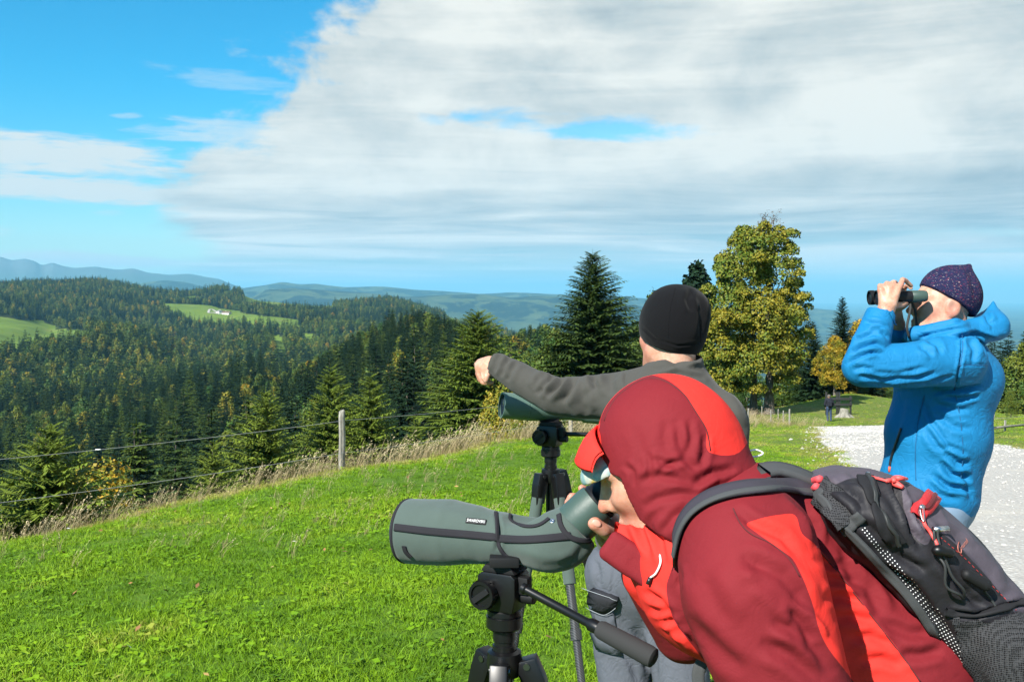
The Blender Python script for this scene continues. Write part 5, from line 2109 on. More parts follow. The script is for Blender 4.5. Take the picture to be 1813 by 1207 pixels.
    for pl in ([(1037, 1036), (1060, 1044), (1095, 1057)], [(1034, 1066), (1056, 1075), (1074, 1082), (1084, 1077), (1093, 1069)]):
        path = surf_path(bt, pl, 14, .019)
        if len(path) > 2:
            place(tube('stitching', [q[0] for q in path], .0009, M_stitch, None, 5))
    for (px_, yy_) in ((1090, 2.95), (1215, 2.84)):
        bx = P(px_, 0, yy_).x
        gg = gz(bx, yy_)
        V, Q = sdf_mesh('boot', inter(U(.03, cone(Vector((bx, yy_, gg + .05)), Vector((bx - .10, yy_ + .13, gg + .035)), .05, .042), cone(Vector((bx, yy_, gg + .05)), Vector((bx, yy_, gg + .16)), .05, .055)), plane((0, 0, gg + .003), (0, 0, -1)), .004),
                        Vector((bx - .25, yy_ - .15, gg - .02)), Vector((bx + .15, yy_ + .25, gg + .24)), .008)
        place(to_obj('boot', V, Q, M_boot))
    return t


grey_person = person_grey()


# ================================================================== man in the blue jacket with binoculars
def person_blue():
    Y0 = 3.65
    gx_, gy_ = P(1640, 0, Y0).x, Y0
    g0 = gz(gx_, gy_)
    t = thing('person', 'man in bright blue jacket and speckled beanie looking through binoculars', 'person', None, (gx_, gy_, g0))
    inv = -Vector(t.location)

    def place(o_):
        o_.parent = t
        o_.location = inv
        return o_
    HF = frame(P(1670, 541, 3.62), (-.985, .12, .10), (.12, .0, 1))
    H_ = lambda a, b, c: loc(HF, a, b, c)
    sl, sr = P(1702, 634, 3.47), P(1668, 634, 3.86)
    el, wl = P(1527, 650, 3.40), P(1566, 556, 3.47)
    er, wr = P(1546, 656, 3.92), P(1588, 574, 3.70)
    hip = P(1640, 890, 3.66)
    # left hand laid over the near barrel: palm on the near side, fingers going up and over
    kn = [P(1559, 512, 3.475), P(1570, 508, 3.475), P(1582, 506, 3.475), P(1595, 504, 3.475)]
    lh = [cone(wl, P(1572, 540, 3.47), .027, .030), cone(P(1566, 536, 3.468), P(1560, 515, 3.475), .020, .012), cone(P(1577, 537, 3.466), P(1590, 510, 3.473), .022, .013), cone(P(1571, 536, 3.466), P(1575, 510, 3.472), .021, .013),
          finger([kn[0], P(1558, 506, 3.50), P(1562, 506, 3.53), P(1566, 512, 3.545)], .0100), finger([kn[1], P(1570, 502, 3.50), P(1573, 502, 3.535), P(1577, 508, 3.55)], .0105),
          finger([kn[2], P(1582, 500, 3.50), P(1585, 500, 3.535), P(1588, 506, 3.55)], .0105), finger([kn[3], P(1598, 495, 3.495), P(1604, 497, 3.52), P(1613, 506, 3.535)], .0100),
          finger([P(1585, 540, 3.48), P(1596, 540, 3.50), P(1604, 536, 3.525)], .0120)]
    rh = [cone(wr, P(1582, 548, 3.64), .027, .029), finger([P(1575, 530, 3.65), P(1577, 508, 3.64), P(1584, 506, 3.61)], .010), finger([P(1585, 532, 3.65), P(1590, 508, 3.64), P(1597, 505, 3.61)], .010),
          finger([P(1595, 532, 3.65), P(1602, 508, 3.64), P(1609, 504, 3.61), P(1613, 510, 3.60)], .010), finger([P(1566, 534, 3.65), P(1565, 512, 3.64), P(1570, 510, 3.61)], .009),
          finger([P(1590, 548, 3.62), P(1600, 542, 3.59), P(1606, 538, 3.57)], .0115)]
    head = head_sdf(HF)
    neck = cone(H_(-.03, 0, -.06), P(1690, 640, 3.66), .058, .066)
    core = U(.05, cone(P(1677, 680, 3.67), hip, .11, .11), cone(sl, sr, .05, .05), chain([(sl, .048), (el, .040), (wl, .027)]), chain([(sr, .048), (er, .04), (wr, .027)]))
    V, Q = sdf_mesh('body', U(.014, head, neck, core, bound(U(.007, *lh), P(1580, 530, 3.5), .16), bound(U(.007, *rh), P(1590, 535, 3.65), .16)), Vector((1.14, 3.2, .82)), Vector((1.90, 4.1, 1.80)), .0046)
    V = relax(V, Q, 1, .25)
    place(to_obj('body', V, Q, M_skin, None, skin_attrs(V, [(q, .016) for q in kn] + [(P(1600, 496, 3.5), .016), (H_(.06, .05, -.03), .03), (H_(-.012, .085, -.02), .03)],
                                                        [(H_(.0, .075, .012), .022, .55), (H_(-.05, .07, -.03), .03, .5)])))
    # jacket
    torso = U(.08, ellip(P(1680, 672, 3.67), (.185, .20, .15)), ellip(P(1660, 770, 3.67), (.185, .20, .19)), ellip(P(1642, 870, 3.67), (.175, .19, .16)), cone(P(1690, 625, 3.55), P(1690, 620, 3.80), .075, .075))
    arm_l = chain([(P(1700, 637, 3.485), .090), (P(1620, 645, 3.43), .080), (el, .068), (P(1543, 605, 3.43), .062), (P(1560, 556, 3.472), .050)])
    arm_l = inter(arm_l, plane(P(1561, 547, 3.472), (.18, 0, .98)), .006)
    arm_l = sub(arm_l, cone(wl + Vector((0, 0, -.03)), P(1566, 525, 3.47), .039, .045))
    arm_r = chain([(P(1672, 637, 3.85), .088), (er, .068), (P(1580, 590, 3.73), .050)])
    jk = U(.022, U(.03, torso, arm_r), arm_l)
    jk = inter(jk, plane(P(1640, 914, 3.66), (.0, 0, -1)), .02)
    # hood lying on the shoulders and standing collar
    hoodp = U(.035, ellip(P(1722, 588, 3.64), (.112, .14, .040)), ellip(P(1754, 572, 3.64), (.044, .10, .045)), cone(P(1700, 586, 3.51), P(1758, 572, 3.58), .032, .034),
              cone(P(1755, 570, 3.60), P(1759, 535, 3.62), .030, .006), cone(P(1755, 570, 3.70), P(1757, 540, 3.68), .03, .008), cone(P(1622, 592, 3.55), P(1690, 585, 3.49), .026, .042), cone(P(1622, 592, 3.74), P(1690, 585, 3.80), .026, .042), cone(P(1615, 596, 3.58), P(1615, 596, 3.72), .026, .026))
    hoodp = sub(hoodp, U(.02, grow(head, .010), cone(P(1678, 560, 3.64), P(1690, 640, 3.66), .072, .080)), .012)
    jk = U(.016, jk, hoodp)
    V, Q = sdf_mesh('jacket', jk, Vector((1.12, 3.2, .78)), Vector((1.93, 4.15, 1.66)), .0062)
    V = relax(V, Q, 2, .5)
    st = [
        ([(1505, 615), (1520, 600), (1545, 590), (1562, 592)], 4.5, .009), ([(1502, 630), (1525, 615), (1550, 608), (1565, 615)], 4.5, .010), ([(1500, 645), (1520, 632), (1545, 624), (1560, 628)], 4, .009),
        ([(1530, 570), (1550, 572), (1572, 580)], 4.5, .007), ([(1535, 585), (1558, 583), (1574, 600)], 4, .007), ([(1520, 665), (1560, 672), (1620, 668), (1660, 660)], 5, .009),
        ([(1530, 676), (1580, 682), (1640, 676), (1690, 664)], 4, .008), ([(1540, 660), (1590, 662), (1640, 650)], 5, .005), ([(1625, 612), (1640, 618), (1652, 630)], 6, .006), ([(1640, 602), (1660, 610), (1668, 628)], 6, .006),
        ([(1702, 590), (1704, 620), (1698, 650), (1690, 690)], 3, .007), ([(1715, 600), (1725, 620), (1722, 645)], 6, .006), ([(1730, 595), (1740, 610), (1748, 628)], 4, .007), ([(1695, 646), (1720, 645), (1748, 646)], 2.5, .003),
        ([(1650, 695), (1690, 690), (1740, 682)], 5, .011), ([(1665, 700), (1700, 705), (1735, 700)], 5, .008), ([(1655, 715), (1690, 725), (1720, 725)], 6, .006), ([(1660, 735), (1690, 755), (1722, 760)], 7, .006),
        ([(1632, 700), (1645, 740), (1680, 790), (1720, 805)], 5, .005), ([(1640, 760), (1660, 790), (1675, 800)], 7, .007), ([(1672, 800), (1695, 820), (1720, 818)], 7, .008), ([(1665, 815), (1685, 840), (1720, 845)], 7, .010),
        ([(1650, 840), (1680, 862), (1722, 866)], 6, .010), ([(1640, 850), (1660, 875), (1700, 885)], 7, .007), ([(1705, 830), (1712, 860), (1722, 885)], 6, .006), ([(1600, 700), (1590, 740), (1580, 790)], 9, .004),
        ([(1637, 700), (1625, 745), (1620, 800)], 2, .003), ([(1625, 600), (1660, 588), (1700, 580)], 5, .008), ([(1690, 598), (1725, 590), (1768, 604)], 4.5, .012), ([(1745, 555), (1752, 570), (1760, 575)], 6, .008), ([(1640, 585), (1680, 575), (1715, 565)], 4, .006),
        ([(1510, 655), (1530, 650), (1545, 655)], 5, .006),
    ]
    V = crease(V, Q, [(a_, b_ * .8, c_ * 1.3) for a_, b_, c_ in st])
    V = rumple(V, Q, .003, 7, 31, (1, 1, 1.4), 2)
    V = rumple(V, Q, .0016, 17, 32, (1, 1, 1.3), 2, True)
    jo = place(to_obj('jacket', V, Q, M_blue))
    bb = bvh_of(jo)
    M_zip = material('zip_black', (.01, .01, .012), .5)
    M_or = material('orange_pull', (.75, .10, .03), .6)
    zb_ = band('pocket_zip', bb, [(1597, 758), (1588, 785), (1580, 808), (1577, 824)], .010, .003, M_zip, None, 14)
    if zb_:
        place(zb_)
    zp = cast(bb, 1577, 826)
    if zp:
        place(tube('zip_pull', [zp[0] + zp[1] * .004, zp[0] + zp[1] * .005 + Vector((0, 0, -.02))], .0045, M_or, None, 8))
    M_bseam = material('seam_blue', (.004, .085, .20), .8)
    for pl_ in ([(1703, 588), (1705, 615), (1700, 650), (1690, 690)], [(1637, 700), (1626, 745), (1621, 800), (1622, 850)], [(1695, 647), (1720, 646), (1748, 647)], [(1690, 690), (1700, 740), (1705, 800), (1700, 860)]):
        pa = surf_path(bb, pl_, 26, .0006)
        if len(pa) > 3:
            place(tube('seam', [q_[0] for q_ in smooth_path(pa, 2)], .0016, M_bseam, None, 5))
    # cuff tab
    cb = band('cuff_tab', bb, [(1576, 552), (1581, 562), (1583, 575)], .022, .003, M_blue, None, 8)
    if cb:
        place(cb)
    # beanie
    hat = U(.03, ellip(P(1682, 524, 3.62), (.113, .098, .112)), cone(P(1704, 488, 3.62), P(1716, 471, 3.62), .045, .010))
    hat = inter(hat, plane(P(1664, 526, 3.62), (-.52, 0, -.80)), .007)
    hat = sub(hat, inter(grow(head, .002), plane(P(1670, 520, 3.62), (-.4, 0, -.9))))
    V, Q = sdf_mesh('beanie', hat, P(1682, 520, 3.62) - Vector((.17,) * 3), P(1682, 520, 3.62) + Vector((.17,) * 3), .005)
    V = crease(relax(V, Q, 2), Q, [([(1715, 478), (1722, 500), (1730, 530)], 5, .004), ([(1630, 506), (1660, 530), (1702, 552)], 1.6, .002)])
    place(to_obj('beanie', V, Q, M_beanie))
    # jeans and shoes
    ll = [(P(1655, 905, 3.58), .105), (Vector((P(1650, 0, 3.58).x, 3.57, .50)), .085), (Vector((P(1655, 0, 3.58).x, 3.60, g0 + .10)), .07)]
    lr = [(P(1650, 905, 3.76), .105), (Vector((P(1645, 0, 3.76).x, 3.77, .50)), .085), (Vector((P(1650, 0, 3.76).x, 3.80, g0 + .10)), .07)]
    jn = U(.03, ellip(P(1652, 890, 3.67), (.145, .165, .12)), chain(ll), chain(lr))
    V, Q = sdf_mesh('jeans', jn, Vector((1.25, 3.4, g0)), Vector((1.85, 3.98, 1.05)), .008)
    place(to_obj('jeans', rumple(V, Q, .005, 9, 3), Q, M_jeans))
    for yy_ in (3.60, 3.80):
        bx = P(1652, 0, 3.65).x
        gg = gz(bx, yy_)
        V, Q = sdf_mesh('shoe', inter(U(.03, cone(Vector((bx, yy_, gg + .05)), Vector((bx - .18, yy_, gg + .035)), .048, .042), cone(Vector((bx, yy_, gg + .05)), Vector((bx, yy_, gg + .12)), .05, .055)), plane((0, 0, gg + .003), (0, 0, -1)), .004),
                        Vector((bx - .28, yy_ - .12, gg - .02)), Vector((bx + .12, yy_ + .12, gg + .24)), .008)
        place(to_obj('shoe', V, Q, M_boot))
    return t


blue_person = person_blue()
# ================================================================== spotting scopes, tripods, binoculars
def neo(c):
    def fn(nt, b):
        co = nt.coord('Object')
        n = nt.noise(co, 1400, 2, .5)
        n2 = nt.noise(co, 20, 3, .6)
        k_ = nt.math('ADD', .72, nt.math('MULTIPLY', nt.math('ADD', n, nt.math('MULTIPLY', n2, .4)), .4))
        nt.put(b.inputs['Base Color'], nt.mix(1.0, c, nt.comb(k_, k_, k_), 'MULTIPLY'))
        nt.put(b.inputs['Normal'], nt.bump(n, .25, .0008, nt.bump(n2, .25, .004)))
    return fn


M_neo = material('neoprene_green', rough=.85, spec=.15, fn=neo((.064, .088, .077)), **{'Sheen Weight': .2})
M_neob = material('neoprene_binding', rough=.85, spec=.15, fn=neo((.022, .021, .025)))
M_armour = material('scope_armour', (.035, .062, .052), .45, 0, .4, fn=neo((.042, .072, .060)))
M_rub = material('rubber_black', (.006, .006, .007), .5, 0, .3)
M_blk = material('tripod_black', (.005, .005, .0055), .36, 0, .35)
M_blk2 = material('tripod_black_matt', (.009, .009, .010), .6, 0, .25)
M_foam = material('foam_grip', (.030, .030, .030), .85, 0, .2)
M_glassd = material('lens_glass', (.012, .02, .035), .06, 0, .9)
M_metal = material('bare_metal', (.55, .55, .55), .3, 1.0)
M_bolt = material('bolt_steel', (.16, .16, .16), .35, 1.0)
M_white = material('white_print', (.78, .78, .76), .6)


def m_carbon(nt, b):
    co = nt.coord('Object')
    wv = nt.new('ShaderNodeTexWave', wave_type='BANDS', bands_direction='DIAGONAL')
    wv.inputs['Scale'].default_value = 60
    nt.put(wv.inputs['Vector'], co)
    nt.put(b.inputs['Base Color'], nt.ramp(wv.outputs[0], [(.3, (.018, .018, .019)), (.7, (.060, .060, .062))]))


M_armour2 = material('scope_armour_light', rough=.36, spec=.45, fn=neo((.075, .125, .102)))
M_carbon = material('carbon_leg', rough=.35, spec=.5, fn=m_carbon)


def lathe_d(name, a, b, prof, mat, parent, n=40):
    """profile given as (fraction of a..b, radius)"""
    a, b = Vector(a), Vector(b)
    L = (b - a).length
    return lathe(name, a, b - a, [(f * L, r) for f, r in prof], mat, parent, n)


def scope_cased():
    t = thing('spotting_scope', 'grey green spotting scope in padded neoprene case on the near tripod', 'spotting scope', None, P(885, 995, 1.75))
    inv = -Vector(t.location)

    def place(o_):
        o_.parent = t
        o_.location = inv
        return o_
    Y = 1.75
    s = Y / FOC
    yf = lambda px: 1.75 + (985 - px) * .00050 if px < 985 else 1.75
    C_ = lambda px, py, r: (P(px, py, yf(px)), r * yf(px) / FOC)
    front = chain([C_(716, 939, 56), C_(756, 941, 57), C_(795, 941, 57), C_(840, 945, 51), C_(880, 952, 41)])
    mid = chain([C_(870, 952, 40), C_(965, 955, 45)])
    rear = U(.02, ellip(P(985, 966, Y), (62 * s, 46 * s, 40 * s)), cone(P(1000, 955, Y), P(1028, 925, Y), 38 * s, 44 * s))
    case = U(.035, U(.02, front, mid), rear)
    oa = (P(756, 941, yf(756)) - P(880, 948, yf(880))).normalized()
    of = P(718, 939, yf(718))
    rf = 57 * yf(720) / FOC
    o1 = oa.cross(Vector((0, 0, 1))).normalized()
    o2 = o1.cross(oa)
    # eyepiece collar end, cut square to the eyepiece axis
    ea, eb = P(985, 958, Y), P(1078, 868, Y)
    ed = (eb - ea).normalized()
    case = inter(case, plane(P(1018, 926, Y), ed), .004)
    case = inter(case, plane(of, oa), .012)
    # recess for the focus wheel on top
    case = sub(case, ellip(P(937, 916, 1.772), (40 * s, 24 * s, 13 * s)), .012)
    V, Q = sdf_mesh('case', case, P(680, 1020, 1.89) - Vector((0, .24, 0)), P(1085, 860, 1.72) + Vector((0, .24, 0)), .0026)
    V = relax(V, Q, 2)
    V = crease(V, Q, [([(878, 905), (885, 940), (880, 975)], 4, .004), ([(760, 890), (800, 892), (860, 905)], 10, .0015), ([(905, 985), (960, 1003), (1010, 1000)], 8, .002), ([(1040, 960), (1020, 990), (990, 1003)], 8, .0025)])
    V = rumple(V, Q, .0016, 18, 3)
    co = place(to_obj('padded_case', V, Q, M_neo))
    bc = bvh_of(co)
    k_ = lambda nm, pl, w_, th=.0022, n=30: (lambda o_: place(o_) if o_ else None)(band(nm, bc, pl, w_, th, M_neob, None, n, .0012))
    k_('binding', [(699, 933), (760, 940), (830, 946), (881, 951)], .0135)
    k_('binding', [(886, 953), (930, 955), (975, 952), (1010, 948)], .0135)
    k_('binding', [(878, 908), (879, 930), (881, 955), (892, 978), (910, 990)], .007, .003)
    k_('binding', [(903, 911), (902, 918), (908, 925), (925, 931), (945, 932), (960, 927), (972, 918)], .006, .002)
    k_('binding', [(990, 911), (993, 930), (1005, 947), (1022, 955), (1044, 957)], .009, .0025)
    k_('binding', [(716, 966), (719, 976), (728, 985)], .009, .002, 8)
    # rim of the case and front lens
    rim = [of - oa * .004 + (o1 * math.cos(6.28318 * i / 40) + o2 * math.sin(6.28318 * i / 40)) * (rf - .0045) for i in range(41)]
    place(tube('case_rim', rim, .0040, M_neob, None, 8))
    place(lathe('objective_rim', of, oa, [(-.02, .050), (.004, .051), (.006, .049), (.006, .046), (-.006, .045)], M_armour, None))
    place(lathe('objective_lens', of - oa * .004, oa, [(.0, .0455), (.003, .030), (.004, .0001)], M_glassd, None))
    # eyepiece
    place(lathe_d('eyepiece', P(1006, 938, Y), P(1085, 866, Y), [(0, .034), (.10, .038), (.55, .0385), (.66, .0375), (.665, .0340), (.67, .0325)], M_armour, None, 48))
    place(lathe_d('eyecup', P(1006, 938, Y), P(1085, 866, Y), [(.60, .0325), (.67, .0335), (.72, .0350), (.76, .0325), (.84, .0315), (.90, .0335), (.965, .0325), (1.0, .029), (1.0, .022), (.95, .018), (.95, .0001)], M_rub, None, 48))
    # stud and badge
    st = cast(bc, 978, 922)
    if st:
        place(lathe('press_stud', st[0] - st[1] * .001, st[1], [(0, .0048), (.0025, .0048), (.003, .004), (.003, .002), (.002, .0018), (.002, .0001)], M_metal, None, 20))
    bp = [cast(bc, *q) for q in ((824, 921), (862, 925), (843, 923))]
    if all(bp):
        ax = (bp[1][0] - bp[0][0]).normalized()
        nn = bp[2][1]
        nn = (nn - ax * nn.dot(ax)).normalized()
        up = nn.cross(ax)
        c_ = bp[2][0] + nn * .0012
        place(solid('badge', bm_box(c_, (.0188, .0052, .0012), (ax, up, nn)), M_blk2, None, .0006))
        cu = bpy.data.curves.new('badge_text', 'FONT')
        cu.body = 'SWAROVSKI'
        cu.size = .0080
        cu.align_x = 'CENTER'
        cu.align_y = 'CENTER'
        cu.extrude = .0002
        tmp = bpy.data.objects.new('badge_text', cu)
        COL.objects.link(tmp)
        bpy.context.view_layer.update()
        me = bpy.data.meshes.new_from_object(tmp.evaluated_get(bpy.context.evaluated_depsgraph_get()))
        bpy.data.objects.remove(tmp)
        wdt = max(q.co.x for q in me.vertices) - min(q.co.x for q in me.vertices)
        for q in me.vertices:
            q.co = c_ + ax * (q.co.x * .033 / wdt) + up * (q.co.y * 1.0) + nn * (.0014 + q.co.z)
        me.materials.clear()
        place(obj('badge_text', me, M_white))
    # foot
    place(solid('mounting_foot', bm_box(P(893, 992, Y), (.026, .017, .009)), M_blk2, None, .003))
    return t


def tripod(label, Y, hx, hy, sc, legs, group, handle, zx=0.0):
    """video-head tripod; hx, hy = picture position of the top plate; sc = size factor"""
    top = P(hx, hy, Y)
    t = thing('tripod', label, 'tripod', group, (top.x, Y, gz(top.x, Y)))
    inv = -Vector(t.location)

    def place(o_, par=None):
        o_.parent = par or t
        if par is None:
            o_.location = inv
        return o_
    ca, sa = math.cos(R(-28)), math.sin(R(-28))
    ax = (Vector((ca, sa, 0)), Vector((-sa, ca, 0)), Vector((0, 0, 1)))
    D = lambda a, b, c: top + ax[0] * (a * sc) + ax[1] * (b * sc) + ax[2] * (c * sc)
    place(solid('quick_plate', bm_prism([(-.034, -.004), (.034, -.004), (.026, .008), (-.026, .008)], D(0, 0, -.006), (ax[0] * sc, ax[2] * sc, ax[1]), .026 * sc), M_blk2, None, .0015 * sc))
    # head body: wedge-shouldered block
    place(solid('head_body', bm_prism([(-.036, -.078), (.030, -.078), (.036, -.050), (.036, -.016), (.028, -.010), (-.030, -.010), (-.040, -.018), (-.040, -.060)], D(0, 0, 0), (ax[0] * sc, ax[2] * sc, ax[1]), .029 * sc), M_blk, None, .004 * sc))
    place(solid('lock_lever', bm_box(D(.044, -.006, -.030), (.010 * sc, .010 * sc, .015 * sc), ax), M_blk2, None, .003 * sc))
    # tilt knob with lever, facing the camera side
    kn = D(-.020, -.029, -.046)
    kd = -ax[1]
    ko = place(lathe('tilt_knob', kn, kd, [(0, .022 * sc), (.006 * sc, .024 * sc), (.018 * sc, .0255 * sc), (.022 * sc, .024 * sc), (.022 * sc, .019 * sc), (.0185 * sc, .018 * sc), (.0185 * sc, .0001)], M_blk, None, 40))
    ridge_ax = (ax[0] * .8 + ax[2] * .6).normalized()
    o2 = solid('knob_grip', bm_box(kn + kd * (.020 * sc), (.017 * sc, .0035 * sc, .004 * sc), (ridge_ax, kd.cross(ridge_ax), kd)), M_blk2, None, .0015 * sc)
    o2.parent = ko
    for i in range(18):
        a = 6.283 * i / 18
        r_ = (ax[0] * math.cos(a) + ax[2] * math.sin(a))
        if i % 3 == 0:
            o3 = solid('knob_rib', bm_box(kn + kd * (.012 * sc) + r_ * (.0248 * sc), (.0012 * sc, .0018 * sc, .007 * sc), (r_, kd.cross(r_), kd)), M_blk, None, .0004 * sc)
            o3.parent = ko
    place(lathe('side_knob', D(.030, .0, -.052), ax[0], [(0, .011 * sc), (.016 * sc, .012 * sc), (.030 * sc, .011 * sc), (.031 * sc, .0001)], M_blk2, None, 24))
    # base and column
    zc = [D(0, 0, z) for z in (-.078, -.100, -.118, -.16, -.19, -1.1)]
    place(lathe('pan_base', D(0, 0, -.076), (0, 0, -1), [(0, .026 * sc), (.004 * sc, .030 * sc), (.012 * sc, .0305 * sc), (.0125 * sc, .029 * sc), (.0145 * sc, .029 * sc), (.015 * sc, .0325 * sc), (.034 * sc, .0325 * sc), (.038 * sc, .028 * sc), (.038 * sc, .0001)], M_blk, None, 40))
    place(lathe('centre_column', D(0, 0, -.112), (0, 0, -1), [(0, .020 * sc), (.004 * sc, .0205 * sc), (.022 * sc, .0205 * sc), (.023 * sc, .0185 * sc), (.030 * sc, .0185 * sc), (.031 * sc, .021 * sc), (.05 * sc, .021 * sc), (.052 * sc, .016 * sc), (.34 * sc, .016 * sc), (.341 * sc, .0001)], M_blk, None, 28))
    # spider with three shoulders
    sp = D(0, 0, -.175)
    place(lathe('spider', D(0, 0, -.152), (0, 0, -1), [(0, .022 * sc), (.003 * sc, .030 * sc), (.022 * sc, .032 * sc), (.045 * sc, .027 * sc), (.047 * sc, .0001)], M_blk, None, 28))
    for (foot, az, sleeve) in legs:
        d_ = Vector((math.cos(az), math.sin(az), 0))
        sd_ = Vector((-d_.y, d_.x, 0))
        hip = sp + d_ * (.042 * sc)
        lg = bpy.data.objects.new('leg', None)
        COL.objects.link(lg)
        lg.parent = t
        lg.location = inv
        fz = gz(foot[0], foot[1])
        ft = Vector((foot[0], foot[1], fz))
        v_ = (ft - hip)
        L = v_.length
        dv = v_.normalized()
        s1 = hip.lerp(ft, .07)

        def lp(o_):
            o_.parent = lg
            return o_
        nrm = dv.cross(sd_)
        lp(solid('shoulder', bm_prism([(-.020, .018), (.012, .022), (.021, .0), (.020, -.075), (-.014, -.085), (-.021, -.02)], hip + dv * (.01 * sc), ((nrm * -1) * sc, dv * -sc, sd_), .016 * sc), M_blk, None, .004 * sc))
        lp(lathe('pivot_bolt', hip - sd_ * (.0185 * sc), sd_, [(0, .0001), (0, .006 * sc), (.037 * sc, .006 * sc), (.037 * sc, .0001)], M_bolt, None, 16))
        a0 = hip + dv * (.07 * sc)
        place(lathe_d('sleeve', a0, a0 + dv * (.27 * sc), [(0, .0001), (0, .0195 * sc), (1, .0195 * sc), (1, .0001)], {'green': M_neo, 'black': M_blk2}[sleeve], None, 20), lg)
        a1 = a0 + dv * (.27 * sc)
        rem = (ft - a1).length
        lp(lathe_d('upper_tube', a1, a1 + dv * (rem * .22), [(0, .0145 * sc), (.80, .0145 * sc), (.81, .0185 * sc), (1, .0185 * sc), (1, .0001)], M_carbon, None, 18))
        a2 = a1 + dv * (rem * .22)
        lp(lathe_d('middle_tube', a2, a2 + dv * (rem * .40), [(0, .0125 * sc), (.88, .0125 * sc), (.885, .0160 * sc), (1, .0160 * sc), (1, .0001)], M_carbon, None, 18))
        a3 = a2 + dv * (rem * .40)
        lp(lathe_d('lower_tube', a3, ft + Vector((0, 0, .004)), [(0, .0100 * sc), (.93, .0100 * sc), (.94, .015 * sc), (1, .012 * sc), (1, .0001)], M_blk2, None, 16))
    # pan handle
    h0, h1, h2, h3 = handle
    ho = place(lathe_d('pan_handle', h0, h2, [(0, .0001), (0, .009 * sc), (.04, .0095 * sc), (.06, .0072 * sc), (.86, .0072 * sc), (.90, .011 * sc), (1, .011 * sc)], M_blk, None, 20))
    place(lathe_d('grip', h2, h3, [(0, .0001), (0, .013 * sc), (.06, .0150 * sc), (.90, .0165 * sc), (.97, .0155 * sc), (1, .010 * sc), (1, .0001)], M_foam, None, 24), ho)
    return t


scope_cased()
Y1 = 1.775
tripod('black tripod with long foam pan handle under the cased spotting scope', Y1, 893, 998, 1.0,
       [((P(770, 0, 1.72).x - .20, 2.05), R(135), 'black'), ((P(885, 0, 1.4).x - .02, 1.32), R(-100), 'black'), ((P(960, 0, 1.72).x + .42, 1.62), R(-8), 'black')], None,
       (P(925, 1040, 1.70), P(1000, 1080, 1.66), P(1060, 1112, 1.62), P(1160, 1166, 1.56)))


def scope_bare():
    t = thing('spotting_scope', 'plain dark green spotting scope under the outstretched grey arm', 'spotting scope', None, P(965, 745, 3.5))
    inv = -Vector(t.location)

    def place(o_):
        o_.parent = t
        o_.location = inv
        return o_
    a, b = P(888, 717, 3.47), P(1085, 735, 3.58)
    place(lathe_d('barrel', a, b, [(0, .040), (0, .0445), (.012, .0455), (.22, .0455), (.222, .0445), (.228, .0445), (.23, .0455), (.30, .0445), (.45, .036), (.60, .031), (.72, .031), (.74, .036), (.98, .036), (1.0, .030), (1.0, .0001)], M_armour2, None, 48))
    place(lathe_d('objective_lens', a, b, [(.02, .041), (.015, .02), (.014, .0001)], M_glassd, None, 40))
    e0 = a.lerp(b, .90)
    place(lathe_d('eyepiece', e0, e0 + Vector((.075, .02, .085)), [(0, .03), (.1, .033), (.55, .033), (.6, .029), (.95, .031), (1, .024), (1, .0001)], M_rub, None, 36))
    place(solid('mounting_foot', bm_box(P(972, 741, 3.52), (.035, .018, .010)), M_blk2, None, .003))
    return t


scope_bare()
Y2 = 3.5
tripod('tripod with green padded legs standing in front of the man in grey fleece', Y2, 975, 747, 1.06,
       [((P(905, 0, 3.5).x - .08, 3.30), R(-140), 'green'), ((P(985, 0, 3.3).x + .13, 3.05), R(-62), 'green'), ((P(1010, 0, 3.5).x + .30, 3.85), R(40), 'black')], None,
       (P(1000, 768, 3.48), P(1030, 768, 3.46), P(1052, 769, 3.42), P(1080, 772, 3.30)))


def binoculars():
    c = P(1590, 526, 3.56)
    t = thing('binoculars', 'compact dark binoculars held to the eyes of the man in blue', 'binoculars', None, c)
    inv = -Vector(t.location)

    def place(o_):
        o_.parent = t
        o_.location = inv
        return o_
    for dy in (-.034, .034):
        a = P(1545, 527, 3.56) + Vector((0, dy, 0))
        b = P(1633, 524, 3.56) + Vector((0, dy, .0))
        place(lathe_d('barrel', a, b, [(.0, .022), (0, .0262), (.05, .0268), (.10, .0262), (.105, .0245), (.45, .0235), (.60, .0215), (.66, .0215), (.665, .0195), (.72, .0195)], M_rub, None, 32))
        place(lathe_d('eyecup', a, b, [(.70, .0190), (.72, .0212), (.90, .0212), (.95, .0205), (1.0, .0185), (1.0, .012), (.97, .010), (.97, .0001)], M_armour, None, 32))
        place(lathe_d('objective_lens', a, b, [(.03, .0225), (.028, .012), (.027, .0001)], M_glassd, None, 28))
    m = P(1598, 525, 3.56)
    place(lathe('focus_wheel', m + Vector((-.02, 0, .010)), (1, 0, 0), [(0, .0001), (0, .009), (.002, .0105), (.024, .0105), (.026, .009), (.026, .0001)], M_blk, None, 24))
    place(solid('bridge', bm_box(m + Vector((-.005, 0, .002)), (.030, .030, .008)), M_rub, None, .003))
    M_strap = material('strap_grey', (.03, .03, .028), .8)
    place(tube('strap', [P(1610, 528, 3.53), P(1612, 545, 3.52), P(1609, 562, 3.52), P(1606, 580, 3.52), P(1610, 598, 3.53)], .0045, M_strap, None, 6, 14))
    place(tube('strap', [P(1612, 530, 3.60), P(1620, 548, 3.60), P(1622, 565, 3.60), P(1624, 582, 3.60)], .0045, M_strap, None, 6, 12))
    return t


binoculars()
